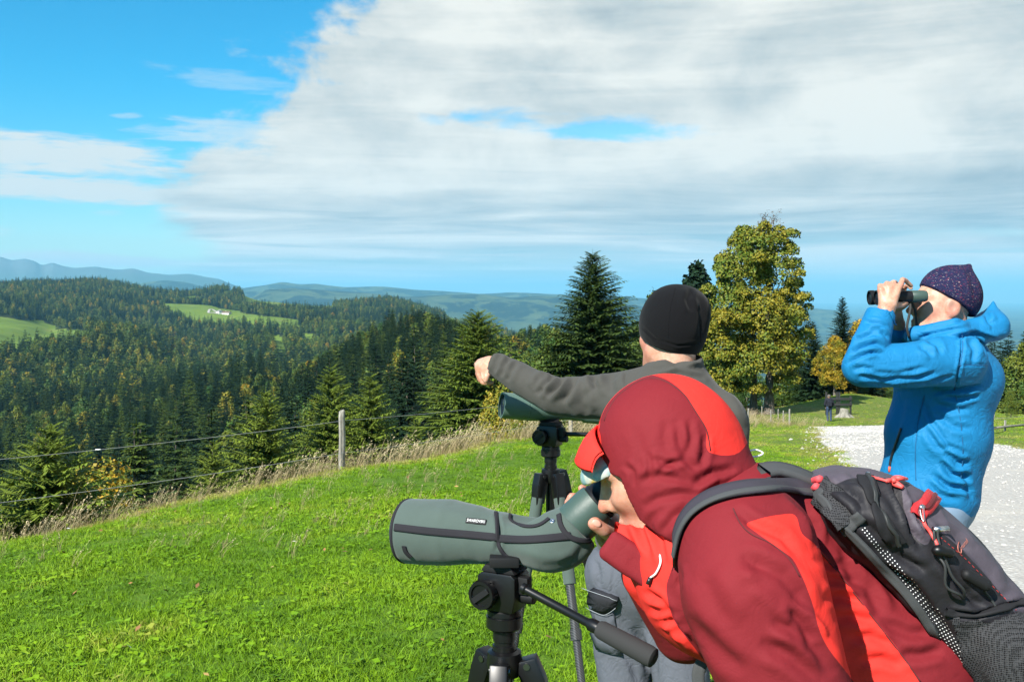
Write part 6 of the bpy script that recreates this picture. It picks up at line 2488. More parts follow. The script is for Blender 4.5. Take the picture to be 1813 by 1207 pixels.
# ================================================================== backpack worn by the person in red
def m_pack(nt, b):
    co = nt.coord('Object')
    n = nt.noise(co, 30, 4, .6)
    wv = nt.noise(co, 1500, 2, .5)
    c = nt.mix(nt.smooth(nt.attr('panel'), -.8, .8), (.014, .013, .016), (.066, .055, .070))
    k_ = nt.math('ADD', .65, nt.math('MULTIPLY', nt.math('ADD', n, nt.math('MULTIPLY', wv, .5)), .5))
    nt.put(b.inputs['Base Color'], nt.mix(1.0, c, nt.comb(k_, k_, k_), 'MULTIPLY'))
    nt.put(b.inputs['Normal'], nt.bump(wv, .12, .0008, nt.bump(n, .35, .006)))


def m_mesh(nt, b):
    co = nt.coord('Object')
    v1 = nt.voronoi(co, 330, rnd=.25)
    nt.put(b.inputs['Base Color'], nt.ramp(v1, [(.25, (.006, .006, .007)), (.55, (.045, .045, .048))]))
    nt.put(b.inputs['Normal'], nt.bump(v1, .6, .003))


M_pack = material('pack_fabric', rough=.62, spec=.3, fn=m_pack)
M_mesh = material('pack_mesh', rough=.8, spec=.2, fn=m_mesh)
M_packb = material('pack_webbing', rough=.8, spec=.2, fn=cloth_fn((.055, .058, .060), weave=900, wstr=.4))
M_packd = material('pack_webbing_dark', rough=.8, spec=.2, fn=cloth_fn((.016, .016, .018), weave=900, wstr=.4))
M_strapf = material('pack_strap', rough=.8, spec=.2, fn=cloth_fn((.040, .036, .046), weave=500, wstr=.4))
M_zipred = material('zip_red', rough=.6, fn=cloth_fn((.42, .018, .022), weave=700, wstr=.2))
M_coral = material('coral_cord', (.78, .085, .075), .55)
M_reflect = material('reflective_dot', (.80, .80, .80), .25)
M_cordb = material('black_cord', (.02, .022, .022), .6)


def backpack():
    t = thing('backpack', 'dark purple grey rucksack with red zips worn by the bent person', 'backpack', None, P(1640, 1050, 1.55))
    inv = -Vector(t.location)

    def place(o_):
        if o_ is None:
            return None
        o_.parent = t
        o_.location = inv
        return o_
    a = Vector((.655, .0, -.755))          # down along the spine
    n_ = Vector((.755, .0, .655))          # outwards from the back
    sd_ = Vector((0, 1, 0))
    M = (a, sd_, n_)
    Y = 1.57
    c0 = P(1452, 878, 1.50)                # upper inner corner line of the pack
    c0.y = Y
    B = lambda s, y, h: c0 + a * s + sd_ * y + n_ * h
    body = U(.04, rbox(B(.265, .0, .036), (.245, .115, .046), M, .042), ellip(B(.165, -.02, .066), (.125, .104, .070), M), rbox(B(.36, 0, .080), (.17, .100, .055), M, .04))
    lid = ellip(B(.070, -.02, .024), (.080, .112, .050), M)
    pocket = rbox(B(.31, -.01, .088), (.16, .090, .036), M, .032)
    sidep = ellip(B(.42, -.112, .060), (.15, .036, .060), M)
    bag = U(.02, U(.025, body, lid), pocket)
    bag = U(.012, bag, sidep)
    bag = sub(bag, grow(cone(P(1385, 950, 1.62), P(1580, 1160, 1.60), .10, .14), -.004), .01)
    lo = B(-.1, -.25, -.1)
    V, Q = sdf_mesh('bag', bag, Vector((.40, 1.24, .80)), Vector((1.14, 1.86, 1.50)), .0044)
    V = relax(V, Q, 2)
    st = [
        ([(1455, 860), (1495, 865), (1520, 885), (1530, 905)], 7, .007), ([(1500, 840), (1540, 850), (1572, 880)], 8, .006), ([(1520, 915), (1560, 950), (1600, 975)], 8, .008),
        ([(1540, 880), (1565, 915), (1590, 950)], 6, .006), ([(1575, 850), (1590, 880), (1602, 905), (1610, 935), (1630, 965)], 5, .014), ([(1545, 960), (1590, 985), (1640, 1010)], 8, .008),
        ([(1560, 1000), (1600, 1020), (1650, 1060)], 8, .006), ([(1580, 1015), (1620, 1050), (1650, 1075)], 8, .007), ([(1600, 1035), (1650, 1090), (1690, 1130)], 9, .006), ([(1610, 905), (1640, 935), (1660, 950)], 6, .006),
        ([(1600, 905), (1620, 900), (1640, 908)], 6, .004), ([(1680, 1085), (1730, 1088), (1790, 1070), (1813, 1065)], 5, .012), ([(1690, 950), (1730, 990), (1770, 1040)], 8, .005),
        ([(1655, 930), (1690, 950), (1715, 975)], 6, .006), ([(1470, 880), (1500, 905), (1520, 935)], 5, .008), ([(1660, 985), (1700, 1040), (1740, 1080)], 6, .007), ([(1480, 850), (1520, 858), (1550, 870)], 5, .005),
    ]
    V = crease(V, Q, st)
    V = rumple(V, Q, .004, 11, 4, octv=3)
    V = rumple(V, Q, .0030, 26, 9, octv=2, sharp=True)
    pan = [(1596, 862), (1640, 846), (1660, 865), (1690, 905), (1740, 965), (1830, 1050), (1830, 1130), (1780, 1060), (1715, 985), (1660, 940), (1640, 965), (1612, 940), (1600, 900), (1578, 878)]
    pan2 = [(1430, 880), (1440, 790), (1520, 770), (1580, 770), (1650, 800), (1600, 850), (1560, 845), (1500, 848), (1470, 868)]
    fld = np.maximum(poly_field(V, pan), poly_field(V, pan2))
    bo = place(to_obj('main_bag', V, Q, M_pack, None, {'panel': fld}))
    bb = bvh_of(bo)
    both = bb
    # side mesh pocket laid over the lower flank
    # edge frame and dotted strip
    place(band('edge_piping', bb, [(1456, 880), (1498, 930), (1552, 988), (1612, 1060), (1662, 1125), (1698, 1175), (1712, 1207)], .014, .006, M_packb, None, 50, .002))
    place(band('side_mesh_panel', bb, [(1452, 868), (1470, 885), (1490, 905), (1505, 925)], .050, .003, M_mesh, None, 14, .002))
    place(band('compression_tab', bb, [(1494, 938), (1504, 932), (1516, 920), (1524, 912)], .018, .004, M_packb, None, 10, .003))
    place(band('compression_tab', bb, [(1448, 880), (1458, 872), (1470, 862)], .016, .004, M_packb, None, 10, .003))
    # zips
    place(band('main_zip', bb, [(1532, 846), (1542, 875), (1552, 905), (1568, 935), (1590, 960)], .026, .003, M_packd, None, 30, .003))
    place(band('zip_coil', bb, [(1535, 846), (1545, 875), (1555, 905), (1571, 935), (1592, 960)], .006, .0035, M_cordb, None, 30, .006))
    place(band('pocket_zip', bb, [(1652, 878), (1642, 890), (1631, 902), (1621, 913)], .026, .004, M_zipred, None, 16, .004))
    place(band('zip_coil', bb, [(1651, 880), (1642, 891), (1632, 902), (1623, 912)], .006, .0035, material('zip_coil_dark_red', (.12, .01, .012), .5), None, 16, .008))

    def on(px, py, lift):
        h_ = cast(bb, px, py)
        return h_[0] + h_[1] * lift if h_ else P(px, py, 1.45)
    # pull tabs and cords
    place(tube('zip_pull_cord', [on(1537, 846, .004), on(1548, 850, .005), on(1560, 853, .005), on(1572, 856, .005)], .0022, M_coral, None, 6, 14))
    place(tube('zip_pull', [on(1570, 855, .005), on(1580, 858, .006), on(1590, 862, .006), on(1600, 866, .006)], [.003, .0050, .0052, .0030], M_coral, None, 10, 14))
    place(tube('zip_pull', [on(1576, 853, .006), on(1586, 854, .007), on(1594, 855, .008), on(1601, 856, .009)], [.003, .0042, .0042, .0022], M_coral, None, 10, 14))
    place(tube('zip_slider', [on(1534, 845, .006), on(1540, 847, .007)], .004, M_metal, None, 8))
    place(tube('zip_slider', [on(1625, 901, .010), on(1630, 908, .011)], .0042, M_metal, None, 8))
    place(tube('zip_pull_cord', [on(1630, 907, .010), on(1637, 922, .012), on(1644, 938, .012), on(1650, 958, .010), on(1656, 975, .008)], .0028, M_coral, None, 6, 18))
    place(tube('slider_ring', [on(1627, 908, .012), on(1630, 916, .014), on(1634, 916, .014), on(1630, 907, .012)], .0009, M_metal, None, 6, 14))
    lp = [(1650, 935), (1646, 950), (1651, 970), (1658, 985), (1662, 1005), (1672, 1028), (1690, 1044), (1702, 1044), (1703, 1032), (1690, 1010), (1672, 990), (1662, 975), (1660, 952), (1655, 938)]
    place(tube('bungee_cord', [on(q[0], q[1], .009 if 940 < q[1] < 1000 else .014) for q in lp], .0022, M_cordb, None, 7, 60))
    place(tube('bungee_clip', [on(1649, 934, .012), on(1663, 933, .014)], .0045, M_metal, None, 10))
    c_ = on(1655, 974, .014)
    V2, Q2 = sdf_mesh('lock', U(.004, ellip(c_, (.011, .008, .008)), cone(c_, c_ + Vector((.016, .002, -.004)), .007, .0075)), c_ - Vector((.035,) * 3), c_ + Vector((.035,) * 3), .0014)
    place(to_obj('cord_lock', V2, Q2, M_blk))
    c_ = on(1718, 1020, .012)
    V2, Q2 = sdf_mesh('lock', U(.004, cone(c_ - Vector((.014, 0, -.006)), c_ + Vector((.012, 0, -.008)), .0085, .0095)), c_ - Vector((.035,) * 3), c_ + Vector((.035,) * 3), .0014)
    place(to_obj('cord_lock', V2, Q2, M_blk2))
    place(tube('cord_tail', [c_ + Vector((.010, 0, -.010)), on(1738, 1045, .006), on(1752, 1062, .004), on(1762, 1072, .003)], .0022, M_cordb, None, 6, 12))
    # reflective dots on the flank
    k_ = 0
    pts = [(1524, 940), (1560, 985), (1600, 1035), (1640, 1090), (1668, 1140), (1692, 1190)]
    line = spline([(q[0], q[1], 0) for q in pts], 46)
    dv, dq = [], []
    bmd = bmesh.new()
    for i, q in enumerate(line):
        tn = (line[min(i + 1, 45)] - line[max(i - 1, 0)]).normalized()
        pr = Vector((tn.y, -tn.x, 0))
        for r_ in range(1 + min(4, 1 + i // 9)):
            px_, py_ = q.x + pr.x * (4 + r_ * 5.0), q.y + pr.y * (4 + r_ * 5.0)
            h_ = cast(bb, px_, py_)
            if h_ is None:
                continue
            mt = Matrix.Translation(h_[0] + h_[1] * .0008) @ h_[1].to_track_quat('Z', 'Y').to_matrix().to_4x4()
            bmesh.ops.create_circle(bmd, cap_ends=True, segments=8, radius=.00095, matrix=mt)
    me = bpy.data.meshes.new('reflective_dots')
    bmd.to_mesh(me)
    bmd.free()
    place(tag(obj('reflective_dots', me, M_reflect), kind='stuff'))
    # red stitched seam
    pl = [(1612, 905), (1640, 930), (1670, 955), (1705, 985), (1740, 1020), (1775, 1055), (1805, 1085)]
    ln = spline([(q[0], q[1], 0) for q in pl], 60)
    sv, st_ = [], []
    for i in range(0, 58, 2):
        h1, h2 = cast(bb, ln[i].x, ln[i].y), cast(bb, ln[i + 1].x, ln[i + 1].y)
        if h1 and h2:
            V_, Q_, T_ = tube_mesh([h1[0] + h1[1] * .0005, h2[0] + h2[1] * .0005], .0006, 5)
            o_ = len(sv)
            sv += [tuple(q) for q in V_]
            st_ += [tuple(np.array(q) + o_) for q in Q_]
    place(obj('red_stitching', mesh_np('red_stitching', np.array(sv), quads=np.array(st_)), material('stitch_red', (.40, .03, .03), .7)))
    # printed mark and lettering
    ha, hb = cast(bb, 1700, 972), cast(bb, 1716, 951)
    if ha and hb:
        ax = (hb[0] - ha[0]).normalized()
        nn = (ha[1] + hb[1]).normalized()
        nn = (nn - ax * nn.dot(ax)).normalized()
        up = nn.cross(ax)
        cu = bpy.data.curves.new('lettering', 'FONT')
        cu.body = 'crossroad'
        cu.size = .0085
        cu.extrude = 0.0
        tmp = bpy.data.objects.new('lettering', cu)
        COL.objects.link(tmp)
        bpy.context.view_layer.update()
        me = bpy.data.meshes.new_from_object(tmp.evaluated_get(bpy.context.evaluated_depsgraph_get()))
        bpy.data.objects.remove(tmp)
        for q in me.vertices:
            w_ = ha[0] + ax * (q.co.x * .80) + up * (q.co.y - .002)
            pr = pix(w_.x, w_.y, w_.z)
            h_ = cast(bb, *pr)
            q.co = (h_[0] + h_[1] * .0016) if h_ else w_ + nn * .002
        me.materials.clear()
        place(obj('lettering', me, material('print_rust', (.36, .12, .09), .6)))
        mk = [(1698, 958), (1695, 967), (1697, 976), (1701, 978), (1701, 971)]
        pts_ = [on(q[0], q[1], .001) for q in mk]
        place(tube('printed_mark', pts_, .0009, material('print_rust', (.36, .12, .09), .6), None, 5, 16))
    # lower mesh pocket rim
    place(band('mesh_pocket_rim', bb, [(1672, 1080), (1700, 1090), (1740, 1092), (1780, 1078), (1812, 1068)], .012, .004, M_packd, None, 24, .003))
    poly = [(1682, 1090), (1710, 1096), (1745, 1097), (1785, 1084), (1830, 1072), (1830, 1220), (1715, 1220), (1700, 1150)]
    gx_, gy_ = np.meshgrid(np.arange(1678, 1834, 4.0), np.arange(1070, 1224, 4.0))
    ins = in_poly(gx_.ravel(), gy_.ravel(), poly).reshape(gx_.shape)
    hits = {}
    for i in range(gx_.shape[0]):
        for j in range(gx_.shape[1]):
            if ins[i, j]:
                h_ = cast(bb, gx_[i, j], gy_[i, j])
                if h_:
                    hits[i, j] = h_[0] + h_[1] * .004
    ids = {k2: n2 for n2, k2 in enumerate(hits)}
    qd = [(ids[i, j], ids[i, j + 1], ids[i + 1, j + 1], ids[i + 1, j]) for (i, j) in hits if (i, j + 1) in ids and (i + 1, j) in ids and (i + 1, j + 1) in ids]
    if qd:
        place(obj('mesh_pocket', smooth_me(mesh_np('mesh_pocket', np.array([tuple(hits[k2]) for k2 in hits]), quads=np.array(qd))), M_mesh))
    # shoulder straps over the jacket
    jb = bvh_jacket
    pth = [(1198, 985), (1203, 950), (1214, 922), (1232, 900), (1262, 882), (1300, 871), (1345, 865), (1395, 864), (1440, 870), (1452, 874)]
    s_ = band('shoulder_strap', jb, pth, .036, .004, M_strapf, None, 50, .004, None, 4)
    place(s_)
    pth2 = [(1201, 985), (1207, 953), (1219, 927), (1237, 907), (1266, 890), (1303, 879), (1347, 873), (1395, 871), (1440, 876)]
    place(band('strap_binding', jb, pth2, .010, .004, M_packb, None, 46, .006, None, 4))
    place(band('shoulder_strap', jb, [(1352, 842), (1375, 838), (1400, 843), (1425, 853), (1445, 862)], .036, .010, M_packb, None, 20, .004, None, 3))
    place(tube('haul_loop', [on(1450, 862, .004), P(1437, 868, 1.56), P(1428, 862, 1.56), P(1438, 852, 1.56), on(1456, 850, .004)], .0055, material('coral_webbing', (.62, .06, .07), .7), None, 8, 16))
    # loose webbing end hanging below
    w0 = P(1262, 1150, 1.60)
    wb = [w0, P(1244, 1170, 1.60), P(1236, 1195, 1.60), P(1240, 1230, 1.60)]
    pth = [(q, Vector((-.3, -1, .1)).normalized()) for q in spline(wb, 12)]
    V2, Q2 = ribbon_mesh(pth, .020, .002)
    place(obj('loose_webbing', smooth_me(mesh_np('loose_webbing', np.array([tuple(q) for q in V2]), quads=np.array(Q2))), M_packb))
    return t


backpack()
# ================================================================== fences, small things at a distance
def m_wood(nt, b):
    co = nt.coord('Object')
    mp = nt.new('ShaderNodeMapping')
    mp.inputs['Scale'].default_value = (1, 1, .12)
    nt.put(mp.inputs[0], co)
    n = nt.noise(mp.outputs[0], 40, 5, .65, .4)
    nt.put(b.inputs['Base Color'], nt.ramp(n, [(.3, (.10, .09, .075)), (.5, (.24, .225, .19)), (.72, (.40, .385, .34))]))
    nt.put(b.inputs['Normal'], nt.bump(n, .6, .008))


M_wood = material('weathered_wood', rough=.9, spec=.1, fn=m_wood)
M_wire = material('fence_wire', (.36, .36, .35), .45, .2)
M_dwood = material('dark_wood', (.018, .019, .018), .8)


def post_mesh(h, r, seed):
    rs = np.random.default_rng(seed)
    V, Q, T = tube_mesh([(rs.uniform(-.006, .006), rs.uniform(-.006, .006), z) for z in (-.3, 0, h * .3, h * .6, h * .9, h - .012, h)], [r * 1.04, r * 1.03, r, r * .98, r * .95, r * .93, r * .78], 12)
    V = [v_ * 1.0 for v_ in V]
    return smooth_me(mesh_np('post', np.array([tuple(q) for q in V]), quads=np.array(Q), tris=np.array(T)))


fence = thing('wire_fence', 'two strand wire fence with a grey round post at the meadow edge', 'fence', None, (-2.39, 14.0, gz(-2.39, 14)))
finv = -Vector(fence.location)
fpts = [(-8.2, 7.4), (-5.75, 9.9), (-2.39, 14.0), (1.20, 20.3), (6.2, 33.0)]
tops = []
for i, (fx, fy) in enumerate(fpts):
    h = .84
    o_ = obj('post', post_mesh(h + .12, .047, i), M_wood, fence)
    o_.location = Vector((fx, fy, gz(fx, fy) - .10)) + finv
    o_.rotation_euler = (R([1, -2, -1, 2, 1][i]), R([2, 1, -3, 1, -2][i]), i)
    o_.scale.z = [1.4, 1.38, 1, 1.12, 1][i]
    tops.append(Vector((fx, fy, gz(fx, fy) + [.35, .34, 0, .10, 0][i])))
for hh in (.72, .27):
    pts_ = []
    for a, b in zip(tops, tops[1:]):
        for s in range(10):
            t_ = s / 10
            q = a.lerp(b, t_)
            q.z += hh - .03 * 4 * t_ * (1 - t_)
            q += Vector((.045, -.035, 0))
            pts_.append(q)
    pts_.append(tops[-1] + Vector((0, 0, hh)))
    o_ = tube('wire', pts_,   .0034, M_wire, fence, 6)
    o_.location = finv
o_ = tube('wire_joiner', [P(188, 782, 11.1) + Vector((-.03, 0, 0)), P(188, 782, 11.1) + Vector((.03, 0, .004))], .008, material('white_insulator', (.75, .75, .72), .4), fence, 8)
# snap the joiner onto the upper wire
best = min(((q - P(188, 782, 11.1)).length, q) for q in [tops[1].lerp(tops[2], s / 60) + Vector((.045, -.035, .72 - .12 * (s / 60) * (1 - s / 60))) for s in range(61)])[1]
o_.location = finv + (best - P(188, 782, 11.1))

fence2 = thing('wire_fence', 'short row of slim pale fence posts below the maple', 'fence', None, (P(1380, 0, 64).x, 64, gz(P(1380, 0, 64).x, 64)))
prev = None
for i, (px, ptop, pbot, Y) in enumerate(((1325, 712, 741, 62), (1349, 704, 720, 74), (1365, 719, 740, 66), (1378, 719, 738, 68), (1387, 721, 743, 64), (1398, 719, 746, 62))):
    x_ = P(px, 0, Y).x
    zg = gz(x_, Y)
    hh = (pbot - ptop) / FOC * Y
    o_ = obj('post', post_mesh(hh, .055 if i in (0, 5) else .04, 20 + i), M_wood, fence2)
    o_.location = Vector((x_, Y, zg)) - Vector(fence2.location)
    cur = Vector((x_, Y, zg + hh * .8))
    if prev is not None and i != 1:
        w_ = tube('wire', [prev, (prev + cur) / 2 - Vector((0, 0, .03)), cur], .006, M_wire, fence2, 5)
        w_.location = -Vector(fence2.location)
    prev = cur

fence3 = thing('wire_fence', 'leaning fence post with a low pale rail right of the blue jacket', 'fence', None, (P(1752, 0, 36).x, 36, gz(P(1752, 0, 36).x, 36)))
f3 = -Vector(fence3.location)
b3 = Vector(fence3.location)
o_ = tube('post', [b3 + Vector((-.05, 0, -.2)), b3 + Vector((.16, 0, .72))], [.05, .042], M_wood, fence3, 10)
o_.location = f3
b4 = Vector((P(1779, 0, 38).x, 38, gz(P(1779, 0, 38).x, 38)))
o_ = tube('post', [b4 + Vector((0, 0, -.2)), b4 + Vector((.02, 0, .42))], [.045, .04], M_wood, fence3, 10)
o_.location = f3
b5 = Vector((P(1850, 0, 40).x, 40, gz(P(1850, 0, 40).x, 40)))
o_ = tube('post', [b5 + Vector((0, 0, -.2)), b5 + Vector((.02, 0, .7))], [.045, .04], M_wood, fence3, 10)
o_.location = f3
for hh in (.22, .55):
    o_ = tube('wire' if hh > .3 else 'rail', [b3 + Vector((.04, -.05, hh)), b4 + Vector((0, -.05, hh - .04)), b5 + Vector((0, -.05, hh))], .006 if hh > .3 else .045, M_wire if hh > .3 else M_wood, fence3, 8)
    o_.location = f3

# ---- stump and rack on the mound
sx, sy = at_px(1495, 69)
szg = gz(sx, sy)
stp = U(.08, cone((0, 0, .05), (0, 0, .62), .34, .30), *[cone((0, 0, .30), (math.cos(a) * .62, math.sin(a) * .5, -.05), .17, .09) for a in np.linspace(.2, 6.0, 7)])
stp = inter(stp, plane((0, 0, .60), (.15, 0, 1)), .02)
V, Q = sdf_mesh('stump', stp, Vector((-.9, -.9, -.25)), Vector((.9, .9, .85)), .035)
V = rumple(V, Q, .05, 3.5, 3, (1, 1, .35), 3)
to = tag(to_obj('tree_stump', V, Q, material('stump_wood', rough=.9, spec=.1, fn=m_wood)), 'pale weathered tree stump with spread roots beside the dark rack', 'stump')
to.location = (sx, sy, szg)
rk = thing('wooden_rack', 'dark timber rack of posts and rails behind the pale stump', 'rack', None, (P(1485, 0, 72).x, 72, gz(P(1485, 0, 72).x, 72)))
rp = []
for px, pt in ((1463, 694), (1482, 694), (1486, 694), (1506, 701)):
    x_ = P(px, 0, 72).x
    zt = EYE - (pt - HY) / FOC * 72
    zg = gz(x_, 72)
    o_ = solid('post', bm_box(Vector((x_, 72, (zt + zg - .2) / 2)) - Vector(rk.location), (.06, .06, (zt - zg + .2) / 2)), M_dwood, rk, .01)
    rp.append(x_)
for py in (706, 716):
    zt = EYE - (py - HY) / FOC * 72
    o_ = solid('rail', bm_box(Vector(((rp[0] + rp[3]) / 2, 71.9, zt)) - Vector(rk.location), ((rp[3] - rp[0]) / 2 + .08, .035, .085)), M_dwood, rk, .01)


# ---- distant walker
def walker():
    x_, y_ = at_px(1468, 65)
    g_ = gz(x_, y_)
    t = thing('person', 'distant walker in dark jacket and jeans seen from behind near the stump', 'person', None, (x_, y_, g_))
    L = lambda a, b, c: Vector((a, b, c))
    body = U(.03, ball((0, .02, 1.62), .105), cone((0, 0, 1.35), (0, .01, 1.55), .06, .055), cone((0, 0, 1.0), (0, 0, 1.38), .11, .13), chain([(L(-.2, 0, 1.4), .045), (L(-.27, -.02, 1.1), .04), (L(-.20, .12, .93), .035)]),
             chain([(L(.2, 0, 1.4), .045), (L(.27, -.02, 1.1), .04), (L(.2, .12, .95), .035)]), *[cone(L(-.20 + .02 * k, .13, .90), L(-.19 + .02 * k, .15, .83), .011, .009) for k in range(4)], *[cone(L(.2 - .02 * k, .13, .92), L(.19 - .02 * k, .15, .85), .011, .009) for k in range(4)])
    V, Q = sdf_mesh('body', body, (-.4, -.3, .75), (.4, .4, 1.85), .014)
    to_obj('body', V, Q, M_skin, t, {'red': np.zeros(len(V)), 'stubble': np.zeros(len(V))})
    jk = U(.05, cone((0, 0, .92), (0, 0, 1.38), .165, .17), cone((-.17, 0, 1.40), (.17, 0, 1.40), .075, .075), chain([(L(-.21, 0, 1.39), .075), (L(-.29, -.02, 1.1), .062), (L(-.22, .11, .97), .05)]), chain([(L(.21, 0, 1.39), .075), (L(.29, -.02, 1.1), .062), (L(.22, .11, .97), .05)]))
    V, Q = sdf_mesh('jacket', jk, (-.45, -.3, .7), (.45, .3, 1.6), .016)
    to_obj('jacket', V, Q, M_dark, t)
    tr = U(.05, cone((-.06, 0, .9), (.06, 0, .9), .14, .14), chain([(L(-.09, 0, .85), .095), (L(-.10, .03, .48), .075), (L(-.09, -.02, .08), .06)]), chain([(L(.09, 0, .85), .095), (L(.11, .01, .48), .075), (L(.10, -.06, .08), .06)]))
    V, Q = sdf_mesh('jeans', tr, (-.35, -.3, 0), (.35, .3, 1.1), .016)
    to_obj('jeans', V, Q, material('dark_denim', rough=.85, spec=.15, fn=cloth_fn((.035, .055, .10), weave=600)), t)
    V, Q = sdf_mesh('hair', inter(ellip((0, .01, 1.655), (.112, .118, .105)), plane((0, 0, 1.60), (0, .4, -1)), .01), (-.2, -.2, 1.5), (.2, .2, 1.8), .014)
    to_obj('hair', V, Q, material('hair_grey', (.10, .085, .07), .8), t)
    for s in (-1, 1):
        V, Q = sdf_mesh('shoe', cone((s * .095, -.04, .045), (s * .10, .14, .04), .045, .04), (-.25, -.2, -.05), (.25, .3, .15), .014)
        to_obj('shoe', V, Q, M_boot, t)
    V, Q = sdf_mesh('pack', rbox((0, -.22, 1.20), (.14, .08, .20), None, .06), (-.3, -.45, .9), (.3, .0, 1.55), .016)
    bp_ = to_obj('rucksack', V, Q, M_dark)
    bp_.location = (x_, y_, g_)
    tag(bp_, 'small dark rucksack on the back of the distant walker', 'backpack')


walker()


# ---- farms across the valley
def house(px, Y, w_, l_, h_, wall, roof, rotz, label, name='farmhouse', group=None):
    x_ = P(px, 0, Y).x
    g_ = gz(x_, Y)
    t = thing(name, label, 'house', group, (x_, Y, g_))
    t.rotation_euler = (0, 0, rotz)
    Mw = material('wall_%s' % wall, {'white': (.72, .70, .66), 'brown': (.12, .07, .045), 'cream': (.60, .52, .40)}[wall], .9)
    Mr = material('roof_%s' % roof, {'red': (.36, .10, .05), 'brown': (.14, .085, .06), 'grey': (.20, .19, .18)}[roof], .85)
    rise = w_ * .42
    solid('wall', bm_prism([(-w_, -1.5), (w_, -1.5), (w_, h_), (0, h_ + rise), (-w_, h_)], (0, 0, 0), (Vector((1, 0, 0)), Vector((0, 0, 1)), Vector((0, -1, 0))), l_), Mw, t, 0, smooth=False)
    ov = w_ * .16
    k_ = rise / w_
    ro = solid('roof', bm_prism([(-w_ - ov, h_ - ov * k_), (0, h_ + rise), (w_ + ov, h_ - ov * k_), (w_ + ov, h_ - ov * k_ + .35), (0, h_ + rise + .4), (-w_ - ov, h_ - ov * k_ + .35)], (0, 0, .02), (Vector((1, 0, 0)), Vector((0, 0, 1)), Vector((0, -1, 0))), l_ + ov), Mr, t, 0, smooth=False)
    solid('chimney', bm_box((w_ * .35, l_ * .3, h_ + rise), (.4, .4, 1.3)), Mw, ro, 0, smooth=False)
    Mg = material('window_dark', (.03, .035, .04), .2)
    for i in range(3):
        solid('window', bm_box((-w_ * .5 + i * w_ * .5, -l_ - .03, h_ * .5), (.55, .06, .75)), Mg, t, 0, smooth=False)
    solid('door', bm_box((w_ + .03, 0, .4), (.06, .7, 1.2)), Mg, t, 0, smooth=False)
    return t


house(389, 2040, 4.5, 6.5, 4, 'white', 'grey', R(40), 'white farmhouse at the end of the pale track on the far meadow')
house(401, 2035, 5, 8, 3.5, 'white', 'brown', R(75), 'long white barn just right of the white farmhouse')
house(396, 2480, 5, 8, 4, 'cream', 'red', R(60), 'red roofed farmhouse below the wooded knob')
house(517, 2060, 5, 9, 4, 'cream', 'brown', R(80), 'low brown roofed barn at the right end of the far meadow')
for i, (px, dY, rz, ro, wl) in enumerate(((866, 2760, .3, 'brown', 'white'), (876, 2740, 1.1, 'red', 'cream'), (884, 2790, .6, 'brown', 'white'), (893, 2750, 1.4, 'grey', 'white'), (901, 2800, .2, 'red', 'white'), (909, 2770, .9, 'brown', 'cream'))):
    house(px, dY, 7, 9, 6, wl, ro, rz, '%s house with %s roof in the valley hamlet, number %s from its left end' % (wl, ro, ('one', 'two', 'three', 'four', 'five', 'six')[i]), 'house', 'hamlet houses in the far valley')
tk = [(388, 2060), (374, 2120), (369, 2075), (372, 2050), (385, 2030)]
cl_ = spline([(P(q[0], 0, q[1]).x, q[1], 0) for q in tk], 30)
V, Q = [], []
for i, q in enumerate(cl_):
    tn = (cl_[min(i + 1, 29)] - cl_[max(i - 1, 0)]).normalized()
    for s in (-1, 1):
        x_, y_ = q.x - tn.y * 2.2 * s, q.y + tn.x * 2.2 * s
        V.append((x_, y_, gz(x_, y_) + .8))
Q = [(i * 2, i * 2 + 1, i * 2 + 3, i * 2 + 2) for i in range(29)]
tag(obj('farm_track', mesh_np('farm_track', np.array(V), quads=np.array(Q)), M_gravel), kind='structure')

# ================================================================== grass
def m_grass(nt, b):
    t_ = nt.attr('tint', typ='INSTANCER')
    f_ = nt.attr('leafvar')
    c_ = nt.ramp(t_, [(0.0, (.060, .140, .004)), (.35, (.125, .245, .005)), (.6, (.190, .315, .008)), (.75, (.27, .285, .04)), (1.0, (.38, .32, .13))])
    c_ = nt.mix(f_, nt.mix(1.0, c_, (.62, .70, .7), 'MULTIPLY'), nt.mix(1.0, c_, (1.30, 1.20, 1.2), 'MULTIPLY'))
    nt.put(b.inputs['Base Color'], c_)
    b.inputs['Subsurface Weight'].default_value = 0.0


M_grass = material('grass_blade', rough=.6, spec=.18, fn=m_grass)


def m_dry(nt, b):
    f_ = nt.attr('leafvar')
    nt.put(b.inputs['Base Color'], nt.ramp(f_, [(0, (.15, .12, .055)), (.5, (.32, .255, .135)), (1, (.48, .40, .24))]))


M_dryg = material('dry_grass', rough=.7, spec=.2, fn=m_dry)


